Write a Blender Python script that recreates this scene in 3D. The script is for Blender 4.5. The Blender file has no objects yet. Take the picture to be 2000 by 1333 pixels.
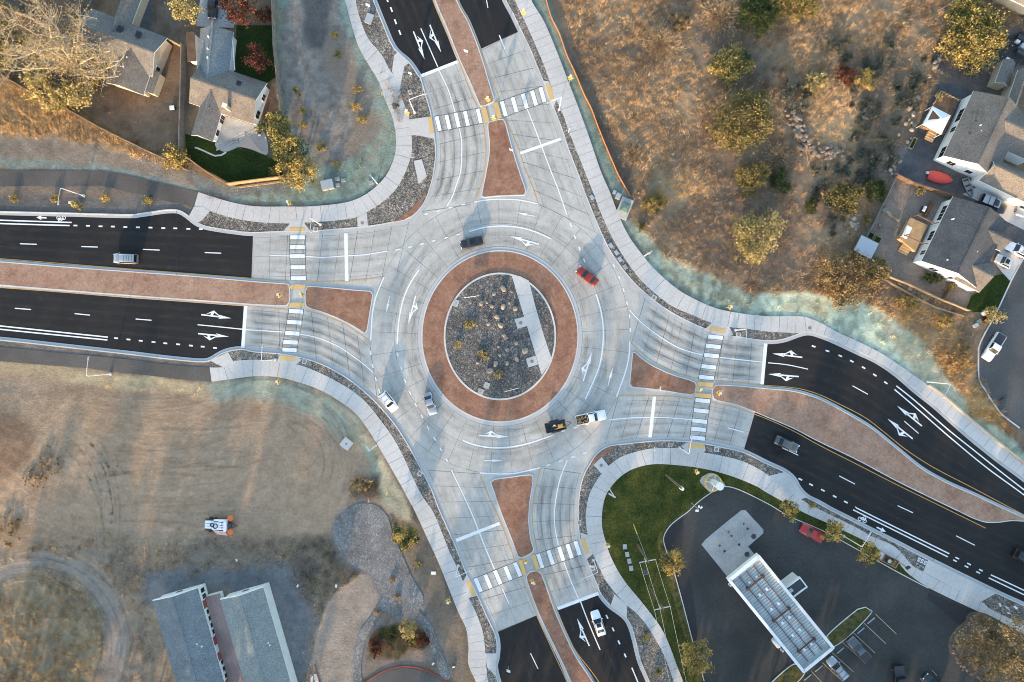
import bpy, math, random
import numpy as np
from mathutils import Vector, Matrix
from mathutils.geometry import tessellate_polygon
R = math.radians
rng = random.Random(7)
SC = bpy.context.scene
COL = SC.collection
HC = 130.0            # height of the drone above the ground
# ---------------------------------------------------------------- camera, sky, sun, exposure
cam_d = bpy.data.cameras.new('camera'); cam = bpy.data.objects.new('camera', cam_d); COL.objects.link(cam)
cam.location = (0, 0, HC); cam.rotation_euler = (0, 0, 0)
cam_d.sensor_width = 36; cam_d.lens = 36*HC/200.0; cam_d.clip_start = 0.5; cam_d.clip_end = 3000
SC.camera = cam
SUN_EL, SHX, SHY = 9.8, 0.245, 0.97          # sun elevation, direction the shadows fall on the ground
wd = bpy.data.worlds.new('World'); SC.world = wd; wd.use_nodes = True
nt = wd.node_tree; nt.nodes.clear()
sky = nt.nodes.new('ShaderNodeTexSky'); sky.sky_type = 'NISHITA'; sky.sun_disc = False
sky.sun_elevation = R(SUN_EL); sky.sun_rotation = math.atan2(-SHX, -SHY)
sky.air_density = 1.0; sky.dust_density = 1.0; sky.ozone_density = 1.0
bg = nt.nodes.new('ShaderNodeBackground'); bg.inputs['Strength'].default_value = 0.15
wo = nt.nodes.new('ShaderNodeOutputWorld')
nt.links.new(sky.outputs[0], bg.inputs['Color']); nt.links.new(bg.outputs[0], wo.inputs['Surface'])
sd = bpy.data.lights.new('sun', 'SUN'); so = bpy.data.objects.new('sun', sd); COL.objects.link(so)
sd.energy = 2.0; sd.angle = R(0.9); sd.color = (1.0, 0.70, 0.42)
d = Vector((SHX*math.cos(R(SUN_EL)), SHY*math.cos(R(SUN_EL)), -math.sin(R(SUN_EL)))).normalized()
so.rotation_euler = d.to_track_quat('-Z', 'Y').to_euler(); so.location = (0, 0, 60)
SC.view_settings.view_transform = 'Standard'; SC.view_settings.look = 'None'
SC.view_settings.exposure = 2.12; SC.view_settings.gamma = 1.0
SC.render.engine = 'CYCLES'; SC.render.filter_size = 1.0; SC.cycles.filter_width = 1.0; SC.cycles.max_bounces = 6; SC.cycles.transparent_max_bounces = 8

# ---------------------------------------------------------------- measuring: photo point -> metres on the place
def W(px, py, z=0.0):
    k = 0.1*(1-z/HC)
    return ((px-1000)*k, (666.5-py)*k)
def WP(pts, z=0.0): return [W(x, y, z) for x, y in pts]

# ---------------------------------------------------------------- materials
MATS = {}
def mk(name):
    m = bpy.data.materials.new(name); m.use_nodes = True
    n = m.node_tree; b = n.nodes['Principled BSDF']
    MATS[name] = m
    return m, n, b
def N(n, t, **kw):
    x = n.nodes.new('ShaderNode'+t)
    for k, v in kw.items():
        if k in x.inputs: x.inputs[k].default_value = v
        else: setattr(x, k, v)
    return x
def mathn(n, op, a, b=None, clamp=False):
    x = n.nodes.new('ShaderNodeMath'); x.operation = op; x.use_clamp = clamp
    for i, v in enumerate((a, b)):
        if v is None: continue
        if isinstance(v, (int, float)): x.inputs[i].default_value = v
        else: n.links.new(v, x.inputs[i])
    return x.outputs[0]
def mixc(n, f, a, b, mode='MIX'):
    x = n.nodes.new('ShaderNodeMix'); x.data_type = 'RGBA'; x.blend_type = mode
    for idx, v in ((0, f), (6, a), (7, b)):
        if isinstance(v, (int, float)): x.inputs[idx].default_value = v
        elif isinstance(v, tuple): x.inputs[idx].default_value = (*v[:3], 1)
        else: n.links.new(v, x.inputs[idx])
    return x.outputs[2]
def ramp(n, f, stops):
    x = n.nodes.new('ShaderNodeValToRGB'); e = x.color_ramp.elements
    while len(e) > 1: e.remove(e[-1])
    e[0].position = stops[0][0]; c = stops[0][1]; e[0].color = (*((c,)*3 if isinstance(c, (int, float)) else c), 1)
    for p, c in stops[1:]:
        q = e.new(p); q.color = (*((c,)*3 if isinstance(c, (int, float)) else c), 1)
    n.links.new(f, x.inputs[0]); return x.outputs[0]
def noise(n, vec, scale, detail=3, rough=0.55, out=0):
    x = N(n, 'TexNoise', Scale=scale, Detail=detail, Roughness=rough)
    if vec is not None: n.links.new(vec, x.inputs['Vector'])
    return x.outputs[out]
def bump(n, b, h, strength, dist):
    x = N(n, 'Bump', Strength=strength, Distance=dist)
    n.links.new(h, x.inputs['Height']); n.links.new(x.outputs[0], b.inputs['Normal'])
def pos(n): return n.nodes.new('ShaderNodeNewGeometry').outputs['Position']
def surf(name, c1, c2, s_big=0.15, s_fine=3.0, fine=0.25, rough=0.85, bmp=0.0, bscale=6.0, lo=0.35, hi=0.65, spec=0.3, metallic=0):
    """two colours mixed by large blotches, with fine grain"""
    m, n, b = mk(name); p = pos(n)
    f = ramp(n, noise(n, p, s_big, 4), [(lo, 0.0), (hi, 1.0)])
    c = mixc(n, f, c1, c2)
    g = ramp(n, noise(n, p, s_fine, 2), [(0.3, 1-fine), (0.7, 1+fine*0.0+0.0)])
    c = mixc(n, 1.0, c, g, 'MULTIPLY')
    n.links.new(c, b.inputs['Base Color'])
    b.inputs['Roughness'].default_value = rough; b.inputs['Specular IOR Level'].default_value = spec
    b.inputs['Metallic'].default_value = metallic
    if bmp: bump(n, b, noise(n, p, bscale, 3), bmp, 0.1)
    return m
def plain(name, c, rough=0.6, metallic=0.0, spec=0.5, coat=0.0, var=0.12, s=4.0):
    m, n, b = mk(name)
    tc = n.nodes.new('ShaderNodeTexCoord')
    f = noise(n, tc.outputs['Object'], s, 3)
    g = ramp(n, f, [(0.3, 1-var), (0.7, 1.0)])
    n.links.new(mixc(n, 1.0, c, g, 'MULTIPLY'), b.inputs['Base Color'])
    b.inputs['Roughness'].default_value = rough; b.inputs['Metallic'].default_value = metallic
    b.inputs['Specular IOR Level'].default_value = spec; b.inputs['Coat Weight'].default_value = coat
    b.inputs['Coat Roughness'].default_value = 0.06
    return m
def rocks(name, stops, cell=5.0, bmp=0.8, tint=None):
    m, n, b = mk(name); p = pos(n)
    v = N(n, 'TexVoronoi', Scale=cell); n.links.new(p, v.inputs['Vector'])
    sep = n.nodes.new('ShaderNodeSeparateColor'); n.links.new(v.outputs['Color'], sep.inputs[0])
    c = ramp(n, sep.outputs[0], stops)
    v2 = N(n, 'TexVoronoi', Scale=cell*0.42); n.links.new(p, v2.inputs['Vector'])
    s2 = n.nodes.new('ShaderNodeSeparateColor'); n.links.new(v2.outputs['Color'], s2.inputs[0])
    c = mixc(n, 0.45, c, ramp(n, s2.outputs[1], stops))
    dk = ramp(n, v.outputs['Distance'], [(0.3, 1.05), (0.75, 0.62)])
    c = mixc(n, 1.0, c, dk, 'MULTIPLY')
    big = ramp(n, noise(n, p, 0.25, 4), [(0.35, 0.72), (0.65, 1.1)])
    c = mixc(n, 1.0, c, big, 'MULTIPLY')
    n.links.new(c, b.inputs['Base Color']); b.inputs['Roughness'].default_value = 0.95
    b.inputs['Specular IOR Level'].default_value = 0.15
    h = mathn(n, 'SUBTRACT', 1.0, v.outputs['Distance']); bump(n, b, h, bmp, 0.25)
    return m

def slab_mat(name, c1, c2):
    """broom-finished road concrete: clouds, stains and pours of slightly different tone"""
    m, n, b = mk(name); p = pos(n)
    c = mixc(n, ramp(n, noise(n, p, 0.11, 4), [(0.35, 0.0), (0.65, 1.0)]), c1, c2)
    v = N(n, 'TexVoronoi', Scale=0.21); v.distance = 'CHEBYCHEV'; n.links.new(p, v.inputs['Vector']); s = n.nodes.new('ShaderNodeSeparateColor'); n.links.new(v.outputs['Color'], s.inputs[0])
    c = mixc(n, 1.0, c, ramp(n, s.outputs[0], [(0.0, 0.90), (1.0, 1.04)]), 'MULTIPLY')
    c = mixc(n, 1.0, c, ramp(n, noise(n, p, 0.55, 6, 0.7), [(0.30, 0.82), (0.55, 1.0)]), 'MULTIPLY')
    mp = N(n, 'Mapping'); n.links.new(p, mp.inputs[0]); mp.inputs['Scale'].default_value = (6, 0.7, 1); mp.inputs['Rotation'].default_value = (0, 0, 0.3)
    c = mixc(n, 1.0, c, ramp(n, noise(n, mp.outputs[0], 0.8, 4, 0.7), [(0.3, 0.86), (0.6, 1.0)]), 'MULTIPLY')
    c = mixc(n, 1.0, c, ramp(n, noise(n, p, 3.5, 3, 0.7), [(0.3, 0.88), (0.65, 1.03)]), 'MULTIPLY')
    n.links.new(c, b.inputs['Base Color']); b.inputs['Roughness'].default_value = 0.85; b.inputs['Specular IOR Level'].default_value = 0.3
    bump(n, b, noise(n, p, 6, 3), 0.05, 0.1)
slab_mat('concrete_road', (0.445, 0.428, 0.39), (0.535, 0.515, 0.472))
surf('concrete_walk', (0.48, 0.462, 0.437), (0.57, 0.552, 0.525), 0.12, 2.5, 0.14, 0.85, 0.04)
surf('concrete_old', (0.33, 0.33, 0.32), (0.43, 0.43, 0.42), 0.25, 2.5, 0.2, 0.85, 0.05)
surf('concrete_kerb', (0.50, 0.485, 0.45), (0.62, 0.60, 0.565), 0.3, 3.0, 0.12, 0.8, 0.03)
surf('concrete_gutter', (0.40, 0.40, 0.395), (0.46, 0.46, 0.455), 0.2, 2.5, 0.1, 0.8)
surf('joint', (0.12, 0.12, 0.12), (0.28, 0.275, 0.27), 0.35, 3.0, 0.2, 0.9)
surf('joint_dark', (0.07, 0.07, 0.07), (0.14, 0.14, 0.14), 0.35, 3.0, 0.2, 0.9)
m, n, b = mk('asphalt_new'); p = pos(n)
c = mixc(n, ramp(n, noise(n, p, 0.06, 4), [(0.35, 0.0), (0.65, 1.0)]), (0.0125, 0.0135, 0.016), (0.021, 0.020, 0.020))
c = mixc(n, ramp(n, noise(n, p, 0.16, 6, 0.7), [(0.5, 0.0), (0.75, 0.55)]), c, (0.045, 0.037, 0.030))
c = mixc(n, ramp(n, noise(n, p, 1.1, 5, 0.75), [(0.58, 0.0), (0.8, 0.35)]), c, (0.06, 0.055, 0.05))
c = mixc(n, 1.0, c, ramp(n, noise(n, p, 4.5, 3, 0.7), [(0.3, 0.7), (0.65, 1.1)]), 'MULTIPLY')
n.links.new(c, b.inputs['Base Color']); b.inputs['Roughness'].default_value = 0.75; b.inputs['Specular IOR Level'].default_value = 0.22; bump(n, b, noise(n, p, 9, 3), 0.08, 0.1)
surf('asphalt_lot', (0.037, 0.039, 0.038), (0.066, 0.067, 0.063), 0.1, 2.0, 0.25, 0.8, 0.06, 9.0)
surf('asphalt_patch', (0.026, 0.026, 0.029), (0.036, 0.036, 0.039), 0.1, 2.5, 0.25, 0.7)
surf('asphalt_trail', (0.085, 0.078, 0.07), (0.125, 0.112, 0.10), 0.14, 2.5, 0.22, 0.85, 0.06)
surf('asphalt_street', (0.075, 0.075, 0.075), (0.115, 0.11, 0.107), 0.12, 2.5, 0.22, 0.85, 0.06)
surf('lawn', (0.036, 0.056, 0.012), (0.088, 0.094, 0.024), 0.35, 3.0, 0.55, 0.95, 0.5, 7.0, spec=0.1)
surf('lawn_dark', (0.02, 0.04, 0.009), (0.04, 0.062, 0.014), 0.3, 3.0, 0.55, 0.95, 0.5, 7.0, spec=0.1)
surf('lawn_patchy', (0.06, 0.075, 0.022), (0.16, 0.13, 0.055), 0.9, 3.0, 0.5, 0.95, 0.5, 7.0, spec=0.1)
rocks('rock_verge', [(0.0, (0.085, 0.082, 0.08)), (0.5, (0.19, 0.178, 0.165)), (0.78, (0.34, 0.305, 0.265)), (1.0, (0.60, 0.54, 0.47))], 6.2)
rocks('rock_island', [(0.0, (0.075, 0.077, 0.083)), (0.58, (0.155, 0.153, 0.152)), (0.87, (0.28, 0.258, 0.23)), (1.0, (0.56, 0.50, 0.42))], 6.4)
rocks('rock_verge_dark', [(0.0, (0.085, 0.083, 0.083)), (0.6, (0.16, 0.15, 0.145)), (0.9, (0.24, 0.22, 0.2)), (1.0, (0.4, 0.36, 0.31))], 4.2, 0.5)
rocks('rock_river', [(0.0, (0.15, 0.152, 0.155)), (0.55, (0.215, 0.213, 0.21)), (0.85, (0.30, 0.292, 0.28)), (1.0, (0.48, 0.46, 0.43))], 8.0, 0.35)
# stamped red concrete
def red_mat(name, c1, c2):
    m, n, b = mk(name); p = pos(n)
    f = ramp(n, noise(n, p, 0.22, 5, 0.65), [(0.3, 0.0), (0.7, 1.0)])
    c = mixc(n, f, c1, c2)
    g = ramp(n, noise(n, p, 2.6, 4, 0.7), [(0.3, 0.68), (0.68, 1.12)])
    c = mixc(n, 1.0, c, g, 'MULTIPLY')
    w = ramp(n, noise(n, p, 0.7, 6, 0.75), [(0.52, 0.0), (0.72, 0.6)])
    c = mixc(n, w, c, (0.42, 0.285, 0.205)); w2 = ramp(n, noise(n, p, 0.35, 6, 0.75), [(0.36, 0.55), (0.5, 0.0)]); c = mixc(n, w2, c, tuple(0.55*k for k in c1))
    br = N(n, 'TexBrick', Scale=1.6, **{'Mortar Size': 0.03}); br.inputs['Color1'].default_value = (1, 1, 1, 1); br.inputs['Color2'].default_value = (0.86, 0.84, 0.82, 1); br.inputs['Mortar'].default_value = (0.7, 0.66, 0.64, 1)
    n.links.new(p, br.inputs['Vector'])
    c = mixc(n, 0.7, c, br.outputs['Color'], 'MULTIPLY')
    n.links.new(c, b.inputs['Base Color']); b.inputs['Roughness'].default_value = 0.85
    b.inputs['Specular IOR Level'].default_value = 0.25
    bump(n, b, noise(n, p, 5, 3), 0.25, 0.06)
red_mat('red_concrete', (0.265, 0.127, 0.08), (0.375, 0.21, 0.14))
red_mat('red_concrete_pale', (0.345, 0.193, 0.13), (0.455, 0.295, 0.21))
def paint(name, c, wear=0.35):
    m, n, b = mk(name); p = pos(n)
    f = ramp(n, noise(n, p, 1.6, 6, 0.75), [(0.33, wear), (0.5, 0.0)])
    n.links.new(mixc(n, f, c, tuple(x*0.55 for x in c)), b.inputs['Base Color']); b.inputs['Roughness'].default_value = 0.6
paint('paint_white', (0.74, 0.74, 0.73)); paint('paint_yellow', (0.56, 0.30, 0.065)); paint('paint_tactile', (0.60, 0.39, 0.14), 0.2)
paint('paint_faded', (0.42, 0.33, 0.2), 0.7); paint('paint_grey', (0.5, 0.5, 0.5), 0.7)
# rubber on the wheel paths: thin dark film, see-through between
m, n, b = mk('tyre_rubber'); uv = n.nodes.new('ShaderNodeUVMap'); sx = n.nodes.new('ShaderNodeSeparateXYZ'); n.links.new(uv.outputs[0], sx.inputs[0])
u = mathn(n, 'ABSOLUTE', mathn(n, 'SUBTRACT', sx.outputs[0], 0.5)); u = mathn(n, 'SUBTRACT', 1.0, mathn(n, 'MULTIPLY', u, 2.0), True)
mp = N(n, 'Mapping'); n.links.new(uv.outputs[0], mp.inputs[0]); mp.inputs['Scale'].default_value = (2.0, 0.12, 1)
f = ramp(n, noise(n, mp.outputs[0], 3.0, 4, 0.6), [(0.30, 0.0), (0.62, 1.0)])
f2 = ramp(n, noise(n, pos(n), 0.12, 2), [(0.3, 0.35), (0.7, 1.0)])
f = mathn(n, 'MULTIPLY', mathn(n, 'MULTIPLY', mathn(n, 'POWER', u, 0.7), f), f2)
at = n.nodes.new('ShaderNodeAttribute'); at.attribute_name = 'amount'; f = mathn(n, 'MULTIPLY', f, at.outputs['Fac'])
tr = n.nodes.new('ShaderNodeBsdfTransparent'); ms = n.nodes.new('ShaderNodeMixShader')
b.inputs['Base Color'].default_value = (0.045, 0.042, 0.04, 1); b.inputs['Roughness'].default_value = 0.8
n.links.new(f, ms.inputs[0]); n.links.new(tr.outputs[0], ms.inputs[1]); n.links.new(b.outputs[0], ms.inputs[2])
n.links.new(ms.outputs[0], n.nodes['Material Output'].inputs['Surface'])
# wheel tracks pressed into bare earth (same film, earth coloured)
for nm_, c_ in (('road_dust', (0.085, 0.072, 0.06)), ('track_dark', (0.21, 0.16, 0.115)), ('track_pale', (0.50, 0.41, 0.31))):
    m, n, b = mk(nm_); uv = n.nodes.new('ShaderNodeUVMap'); sx = n.nodes.new('ShaderNodeSeparateXYZ'); n.links.new(uv.outputs[0], sx.inputs[0])
    u = mathn(n, 'ABSOLUTE', mathn(n, 'SUBTRACT', sx.outputs[0], 0.5)); u = mathn(n, 'SUBTRACT', 1.0, mathn(n, 'MULTIPLY', u, 2.0), True)
    f = mathn(n, 'MULTIPLY', u, ramp(n, noise(n, pos(n), 0.45, 5, 0.7), [(0.36, 0.0), (0.70, 0.62)])); tr = n.nodes.new('ShaderNodeBsdfTransparent'); ms = n.nodes.new('ShaderNodeMixShader')
    at = n.nodes.new('ShaderNodeAttribute'); at.attribute_name = 'amount'; f = mathn(n, 'MULTIPLY', f, at.outputs['Fac'])
    b.inputs['Base Color'].default_value = (*c_, 1); b.inputs['Roughness'].default_value = 1.0; b.inputs['Specular IOR Level'].default_value = 0.1
    n.links.new(f, ms.inputs[0]); n.links.new(tr.outputs[0], ms.inputs[1]); n.links.new(b.outputs[0], ms.inputs[2]); n.links.new(ms.outputs[0], n.nodes['Material Output'].inputs['Surface'])
# ground and foliage take their colour from a stored attribute
m, n, b = mk('soil'); a = n.nodes.new('ShaderNodeVertexColor'); a.layer_name = 'Col'; p = pos(n)
g = ramp(n, noise(n, p, 1.7, 6, 0.72), [(0.28, 0.74), (0.72, 1.15)])
c = mixc(n, 1.0, a.outputs[0], g, 'MULTIPLY')
g2 = ramp(n, noise(n, p, 7.0, 3, 0.7), [(0.35, 0.82), (0.62, 1.06)]); c = mixc(n, 1.0, c, g2, 'MULTIPLY')
n.links.new(c, b.inputs['Base Color']); b.inputs['Roughness'].default_value = 1.0; b.inputs['Specular IOR Level'].default_value = 0.1
bump(n, b, noise(n, p, 2.4, 6, 0.7), 0.55, 0.25)
def leafmat(name, trans):
    m, n, b = mk(name); a = n.nodes.new('ShaderNodeVertexColor'); a.layer_name = 'Col'
    g = ramp(n, noise(n, pos(n), 0.8, 3), [(0.3, 0.75), (0.7, 1.15)])
    c = mixc(n, 1.0, a.outputs[0], g, 'MULTIPLY')
    n.links.new(c, b.inputs['Base Color']); b.inputs['Roughness'].default_value = 0.75; b.inputs['Specular IOR Level'].default_value = 0.2
    t = n.nodes.new('ShaderNodeBsdfTranslucent'); n.links.new(c, t.inputs['Color'])
    ms = n.nodes.new('ShaderNodeMixShader'); ms.inputs[0].default_value = trans
    n.links.new(b.outputs[0], ms.inputs[1]); n.links.new(t.outputs[0], ms.inputs[2])
    n.links.new(ms.outputs[0], n.nodes['Material Output'].inputs['Surface'])
leafmat('leaf', 0.25); leafmat('straw', 0.2)
surf('bark', (0.10, 0.075, 0.055), (0.19, 0.15, 0.11), 1.5, 8, 0.3, 0.95)
surf('bark_pale', (0.42, 0.35, 0.25), (0.55, 0.48, 0.36), 1.5, 8, 0.3, 0.9)
surf('stone', (0.26, 0.215, 0.17), (0.46, 0.38, 0.29), 0.9, 4, 0.35, 0.95, 0.4, 4)
surf('stone_dark', (0.17, 0.13, 0.10), (0.36, 0.27, 0.20), 0.9, 4, 0.4, 0.95, 0.4, 4)
def shingle(name, c1, c2):
    m, n, b = mk(name); p = pos(n)
    c = mixc(n, ramp(n, noise(n, p, 0.35, 4), [(0.3, 0), (0.7, 1)]), c1, c2)
    v = N(n, 'TexVoronoi', Scale=7.5); n.links.new(p, v.inputs['Vector'])
    s = n.nodes.new('ShaderNodeSeparateColor'); n.links.new(v.outputs['Color'], s.inputs[0])
    c = mixc(n, 1.0, c, ramp(n, s.outputs[0], [(0.0, 0.68), (1.0, 1.2)]), 'MULTIPLY')
    n.links.new(c, b.inputs['Base Color']); b.inputs['Roughness'].default_value = 0.95; b.inputs['Specular IOR Level'].default_value = 0.15
    bump(n, b, s.outputs[0], 0.25, 0.05)
shingle('shingle_grey', (0.15, 0.142, 0.134), (0.20, 0.188, 0.175)); shingle('shingle_brown', (0.15, 0.132, 0.115), (0.21, 0.185, 0.16))
shingle('shingle_dark', (0.085, 0.085, 0.088), (0.125, 0.12, 0.118)); shingle('shingle_blue', (0.15, 0.175, 0.185), (0.20, 0.225, 0.235))
shingle('shingle_green', (0.20, 0.225, 0.22), (0.245, 0.27, 0.26))
surf('wall_white', (0.70, 0.70, 0.68), (0.78, 0.78, 0.76), 0.6, 3, 0.06); surf('wall_beige', (0.46, 0.37, 0.26), (0.54, 0.45, 0.33), 0.6, 3, 0.1)
surf('wall_pale', (0.60, 0.62, 0.62), (0.68, 0.70, 0.70), 0.6, 3, 0.06)
surf('trim_white', (0.74, 0.74, 0.72), (0.80, 0.80, 0.78), 0.6, 3, 0.05, 0.5)
surf('red_door', (0.24, 0.065, 0.045), (0.30, 0.085, 0.06), 0.6, 3, 0.1)
surf('corrugated_red', (0.25, 0.18, 0.16), (0.34, 0.25, 0.22), 0.25, 2, 0.12, 0.6)
surf('wood_fence', (0.30, 0.21, 0.13), (0.44, 0.32, 0.20), 0.8, 5, 0.3, 0.9); surf('wood_orange', (0.40, 0.22, 0.11), (0.52, 0.31, 0.16), 0.8, 5, 0.3, 0.9)
surf('wood_grey', (0.19, 0.165, 0.14), (0.28, 0.245, 0.205), 0.8, 5, 0.3, 0.9); surf('wood_deck', (0.44, 0.28, 0.14), (0.56, 0.38, 0.20), 0.8, 5, 0.25, 0.9)
surf('wood_brown', (0.13, 0.08, 0.05), (0.20, 0.125, 0.08), 0.8, 5, 0.3, 0.85); surf('log', (0.22, 0.13, 0.07), (0.46, 0.30, 0.17), 1.8, 5, 0.3, 0.9)
plain('metal_white', (0.72, 0.73, 0.73), 0.45); plain('metal_galv', (0.50, 0.52, 0.53), 0.45, 0.5); plain('metal_dark', (0.05, 0.05, 0.055), 0.5)
plain('glass_dark', (0.012, 0.015, 0.018), 0.06, 0.0, 0.6); plain('rubber', (0.02, 0.02, 0.02), 0.85); plain('rim', (0.45, 0.46, 0.47), 0.35, 0.8)
plain('light_white', (0.8, 0.82, 0.84), 0.15); plain('light_red', (0.45, 0.02, 0.015), 0.2); plain('sign_yellow', (0.68, 0.45, 0.09), 0.5, var=0.05)
plain('sign_orange', (0.78, 0.16, 0.03), 0.6); plain('sign_white', (0.82, 0.82, 0.82), 0.5, var=0.05); plain('sign_black', (0.02, 0.02, 0.02), 0.6)
plain('plastic_white', (0.78, 0.79, 0.80), 0.5); plain('plastic_green', (0.13, 0.19, 0.15), 0.55); plain('plastic_dark', (0.035, 0.035, 0.04), 0.6)
plain('rust', (0.11, 0.05, 0.035), 0.85, var=0.4, s=1.5); plain('insulator', (0.35, 0.36, 0.38), 0.3); plain('wire', (0.42, 0.42, 0.42), 0.5)
plain('fabric_grey', (0.16, 0.17, 0.185), 0.95); plain('fabric_white', (0.80, 0.80, 0.79), 0.9, var=0.05); plain('raft_red', (0.52, 0.05, 0.04), 0.45, var=0.08)
plain('alu', (0.42, 0.45, 0.45), 0.4, 0.7); plain('equip_yellow', (0.62, 0.36, 0.06), 0.5, var=0.3); plain('brass_lid', (0.26, 0.20, 0.16), 0.7)
plain('box_tan', (0.32, 0.31, 0.26), 0.7, var=0.25); plain('net_orange', (0.55, 0.20, 0.07), 0.8, var=0.2); plain('solar', (0.62, 0.58, 0.47), 0.4); plain('pink', (0.6, 0.12, 0.15), 0.8)
surf('deck_ribbed', (0.43, 0.46, 0.445), (0.57, 0.60, 0.58), 0.4, 1.2, 0.2, 0.5, spec=0.4)
PAINTS = dict(silver=((0.48, 0.49, 0.50), .75), white=((0.80, 0.81, 0.82), 0), black=((0.018, 0.019, 0.022), .2), dark=((0.035, 0.038, 0.043), .4),
              rust=((0.30, 0.035, 0.02), .3), grey=((0.13, 0.135, 0.14), .6), red=((0.42, 0.03, 0.025), .1), tan=((0.24, 0.22, 0.19), .6), pearl=((0.60, 0.62, 0.63), .5))
for k, (c, me) in PAINTS.items(): plain('car_'+k, c, 0.32, me, 0.5, 0.7, 0.03)

# ---------------------------------------------------------------- mesh helpers
class MB:
    def __init__(s, off=(0, 0)): s.v = []; s.f = []; s.m = []; s.off = off
    def add(s, vs, fs, mi=0):
        o = len(s.v); ox, oy = s.off
        s.v += [(x-ox, y-oy, z) for x, y, z in vs]; s.f += [tuple(i+o for i in f) for f in fs]; s.m += [mi]*len(fs)
    def box(s, cx, cy, z0, z1, sx, sy, rot=0.0, mi=0, taper=1.0):
        c, q = math.cos(rot), math.sin(rot); vs = []
        for z, t in ((z0, 1), (z1, taper)):
            for a, b in ((-1, -1), (1, -1), (1, 1), (-1, 1)):
                x, y = a*sx/2*t, b*sy/2*t; vs.append((cx+x*c-y*q, cy+x*q+y*c, z))
        s.add(vs, [(3, 2, 1, 0), (4, 5, 6, 7), (0, 1, 5, 4), (1, 2, 6, 5), (2, 3, 7, 6), (3, 0, 4, 7)], mi)
    def bar(s, p, q, w, h, mi=0):
        p, q = Vector(p), Vector(q); d = (q-p).normalized(); up = Vector((0, 0, 1)) if abs(d.z) < 0.95 else Vector((1, 0, 0))
        a = d.cross(up).normalized()*w/2; b = a.cross(d).normalized()*h/2
        vs = [tuple(e+i+j) for e in (p, q) for i, j in ((-a, -b), (a, -b), (a, b), (-a, b))]
        s.add(vs, [(0, 1, 2, 3), (7, 6, 5, 4), (4, 5, 1, 0), (5, 6, 2, 1), (6, 7, 3, 2), (7, 4, 0, 3)], mi)
    def tube(s, pts, r, n=8, mi=0, cap=True):
        P = [Vector(p) for p in pts]; rs = r if isinstance(r, (list, tuple)) else [r]*len(P); vs = []; fs = []
        for i, p in enumerate(P):
            d = (P[min(i+1, len(P)-1)]-P[max(i-1, 0)]).normalized()
            up = Vector((0, 0, 1)) if abs(d.z) < 0.9 else Vector((1, 0, 0))
            a = d.cross(up).normalized(); b = a.cross(d)
            for k in range(n):
                t = 2*math.pi*k/n; vs.append(tuple(p+(a*math.cos(t)+b*math.sin(t))*rs[i]))
        for i in range(len(P)-1):
            for k in range(n): fs.append((i*n+k, i*n+(k+1) % n, (i+1)*n+(k+1) % n, (i+1)*n+k))
        if cap: fs.append(tuple(range(n-1, -1, -1))); fs.append(tuple((len(P)-1)*n+k for k in range(n)))
        s.add(vs, fs, mi)
    def cyl(s, x, y, z0, z1, r, n=12, mi=0, r2=None): s.tube([(x, y, z0), (x, y, z1)], [r, r if r2 is None else r2], n, mi)
    def sheet(s, poly, z, mi=0, skirt=None, mside=None):
        """flat polygon at z; with skirt it also gets side walls down to that height"""
        tri = tessellate_polygon([[Vector((x, y, 0)) for x, y in poly]]); fs = []
        for a, b, c in tri:
            (ax, ay), (bx, by), (cx, cy) = poly[a], poly[b], poly[c]
            fs.append((a, b, c) if (bx-ax)*(cy-ay)-(by-ay)*(cx-ax) > 0 else (a, c, b))
        s.add([(x, y, z) for x, y in poly], fs, mi)
        if skirt is not None:
            nn = len(poly); A = sum(poly[i][0]*poly[(i+1) % nn][1]-poly[(i+1) % nn][0]*poly[i][1] for i in range(nn))
            P = poly if A > 0 else poly[::-1]
            s.add([(x, y, skirt) for x, y in P]+[(x, y, z) for x, y in P], [(i, (i+1) % nn, nn+(i+1) % nn, nn+i) for i in range(nn)], mi if mside is None else mside)
    def ribbon(s, pts, w, z, mi=0, z0=None, side=0.0, closed=False):
        """strip of width w along pts (world xy); side shifts it left(+)/right(-); z0 makes it a solid down to z0"""
        L = offset(pts, side+w/2, closed); Q = offset(pts, side-w/2, closed); n = len(pts); m = n if closed else n-1
        vs = [(x, y, z) for x, y in L]+[(x, y, z) for x, y in Q]
        fs = [(n+i, n+(i+1) % n, (i+1) % n, i) for i in range(m)]
        if z0 is not None:
            vs += [(x, y, z0) for x, y in L]+[(x, y, z0) for x, y in Q]
            for i in range(m):
                j = (i+1) % n; fs += [(i, j, 2*n+j, 2*n+i), (n+j, n+i, 3*n+i, 3*n+j)]
            if not closed: fs += [(0, 2*n, 3*n, n), (n-1, 2*n-1, 4*n-1, 3*n-1)]
        s.add(vs, fs, mi)
    def build(s, name, mats, parent=None, smooth=False):
        me = bpy.data.meshes.new(name); me.from_pydata(s.v, [], s.f)
        for k in (mats if isinstance(mats, (list, tuple)) else [mats]): me.materials.append(MATS[k])
        if s.m: me.polygons.foreach_set('material_index', s.m)
        if smooth: me.polygons.foreach_set('use_smooth', [True]*len(s.f))
        me.update(); o = bpy.data.objects.new(name, me); COL.objects.link(o)
        if parent is not None: o.parent = parent
        return o
def offset(pts, d, closed=False):
    n = len(pts); out = []
    for i in range(n):
        a = pts[(i-1) % n] if closed or i > 0 else pts[i]; c = pts[(i+1) % n] if closed or i < n-1 else pts[i]
        tx, ty = c[0]-a[0], c[1]-a[1]; l = math.hypot(tx, ty) or 1; out.append((pts[i][0]-ty/l*d, pts[i][1]+tx/l*d))
    return out
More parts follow.
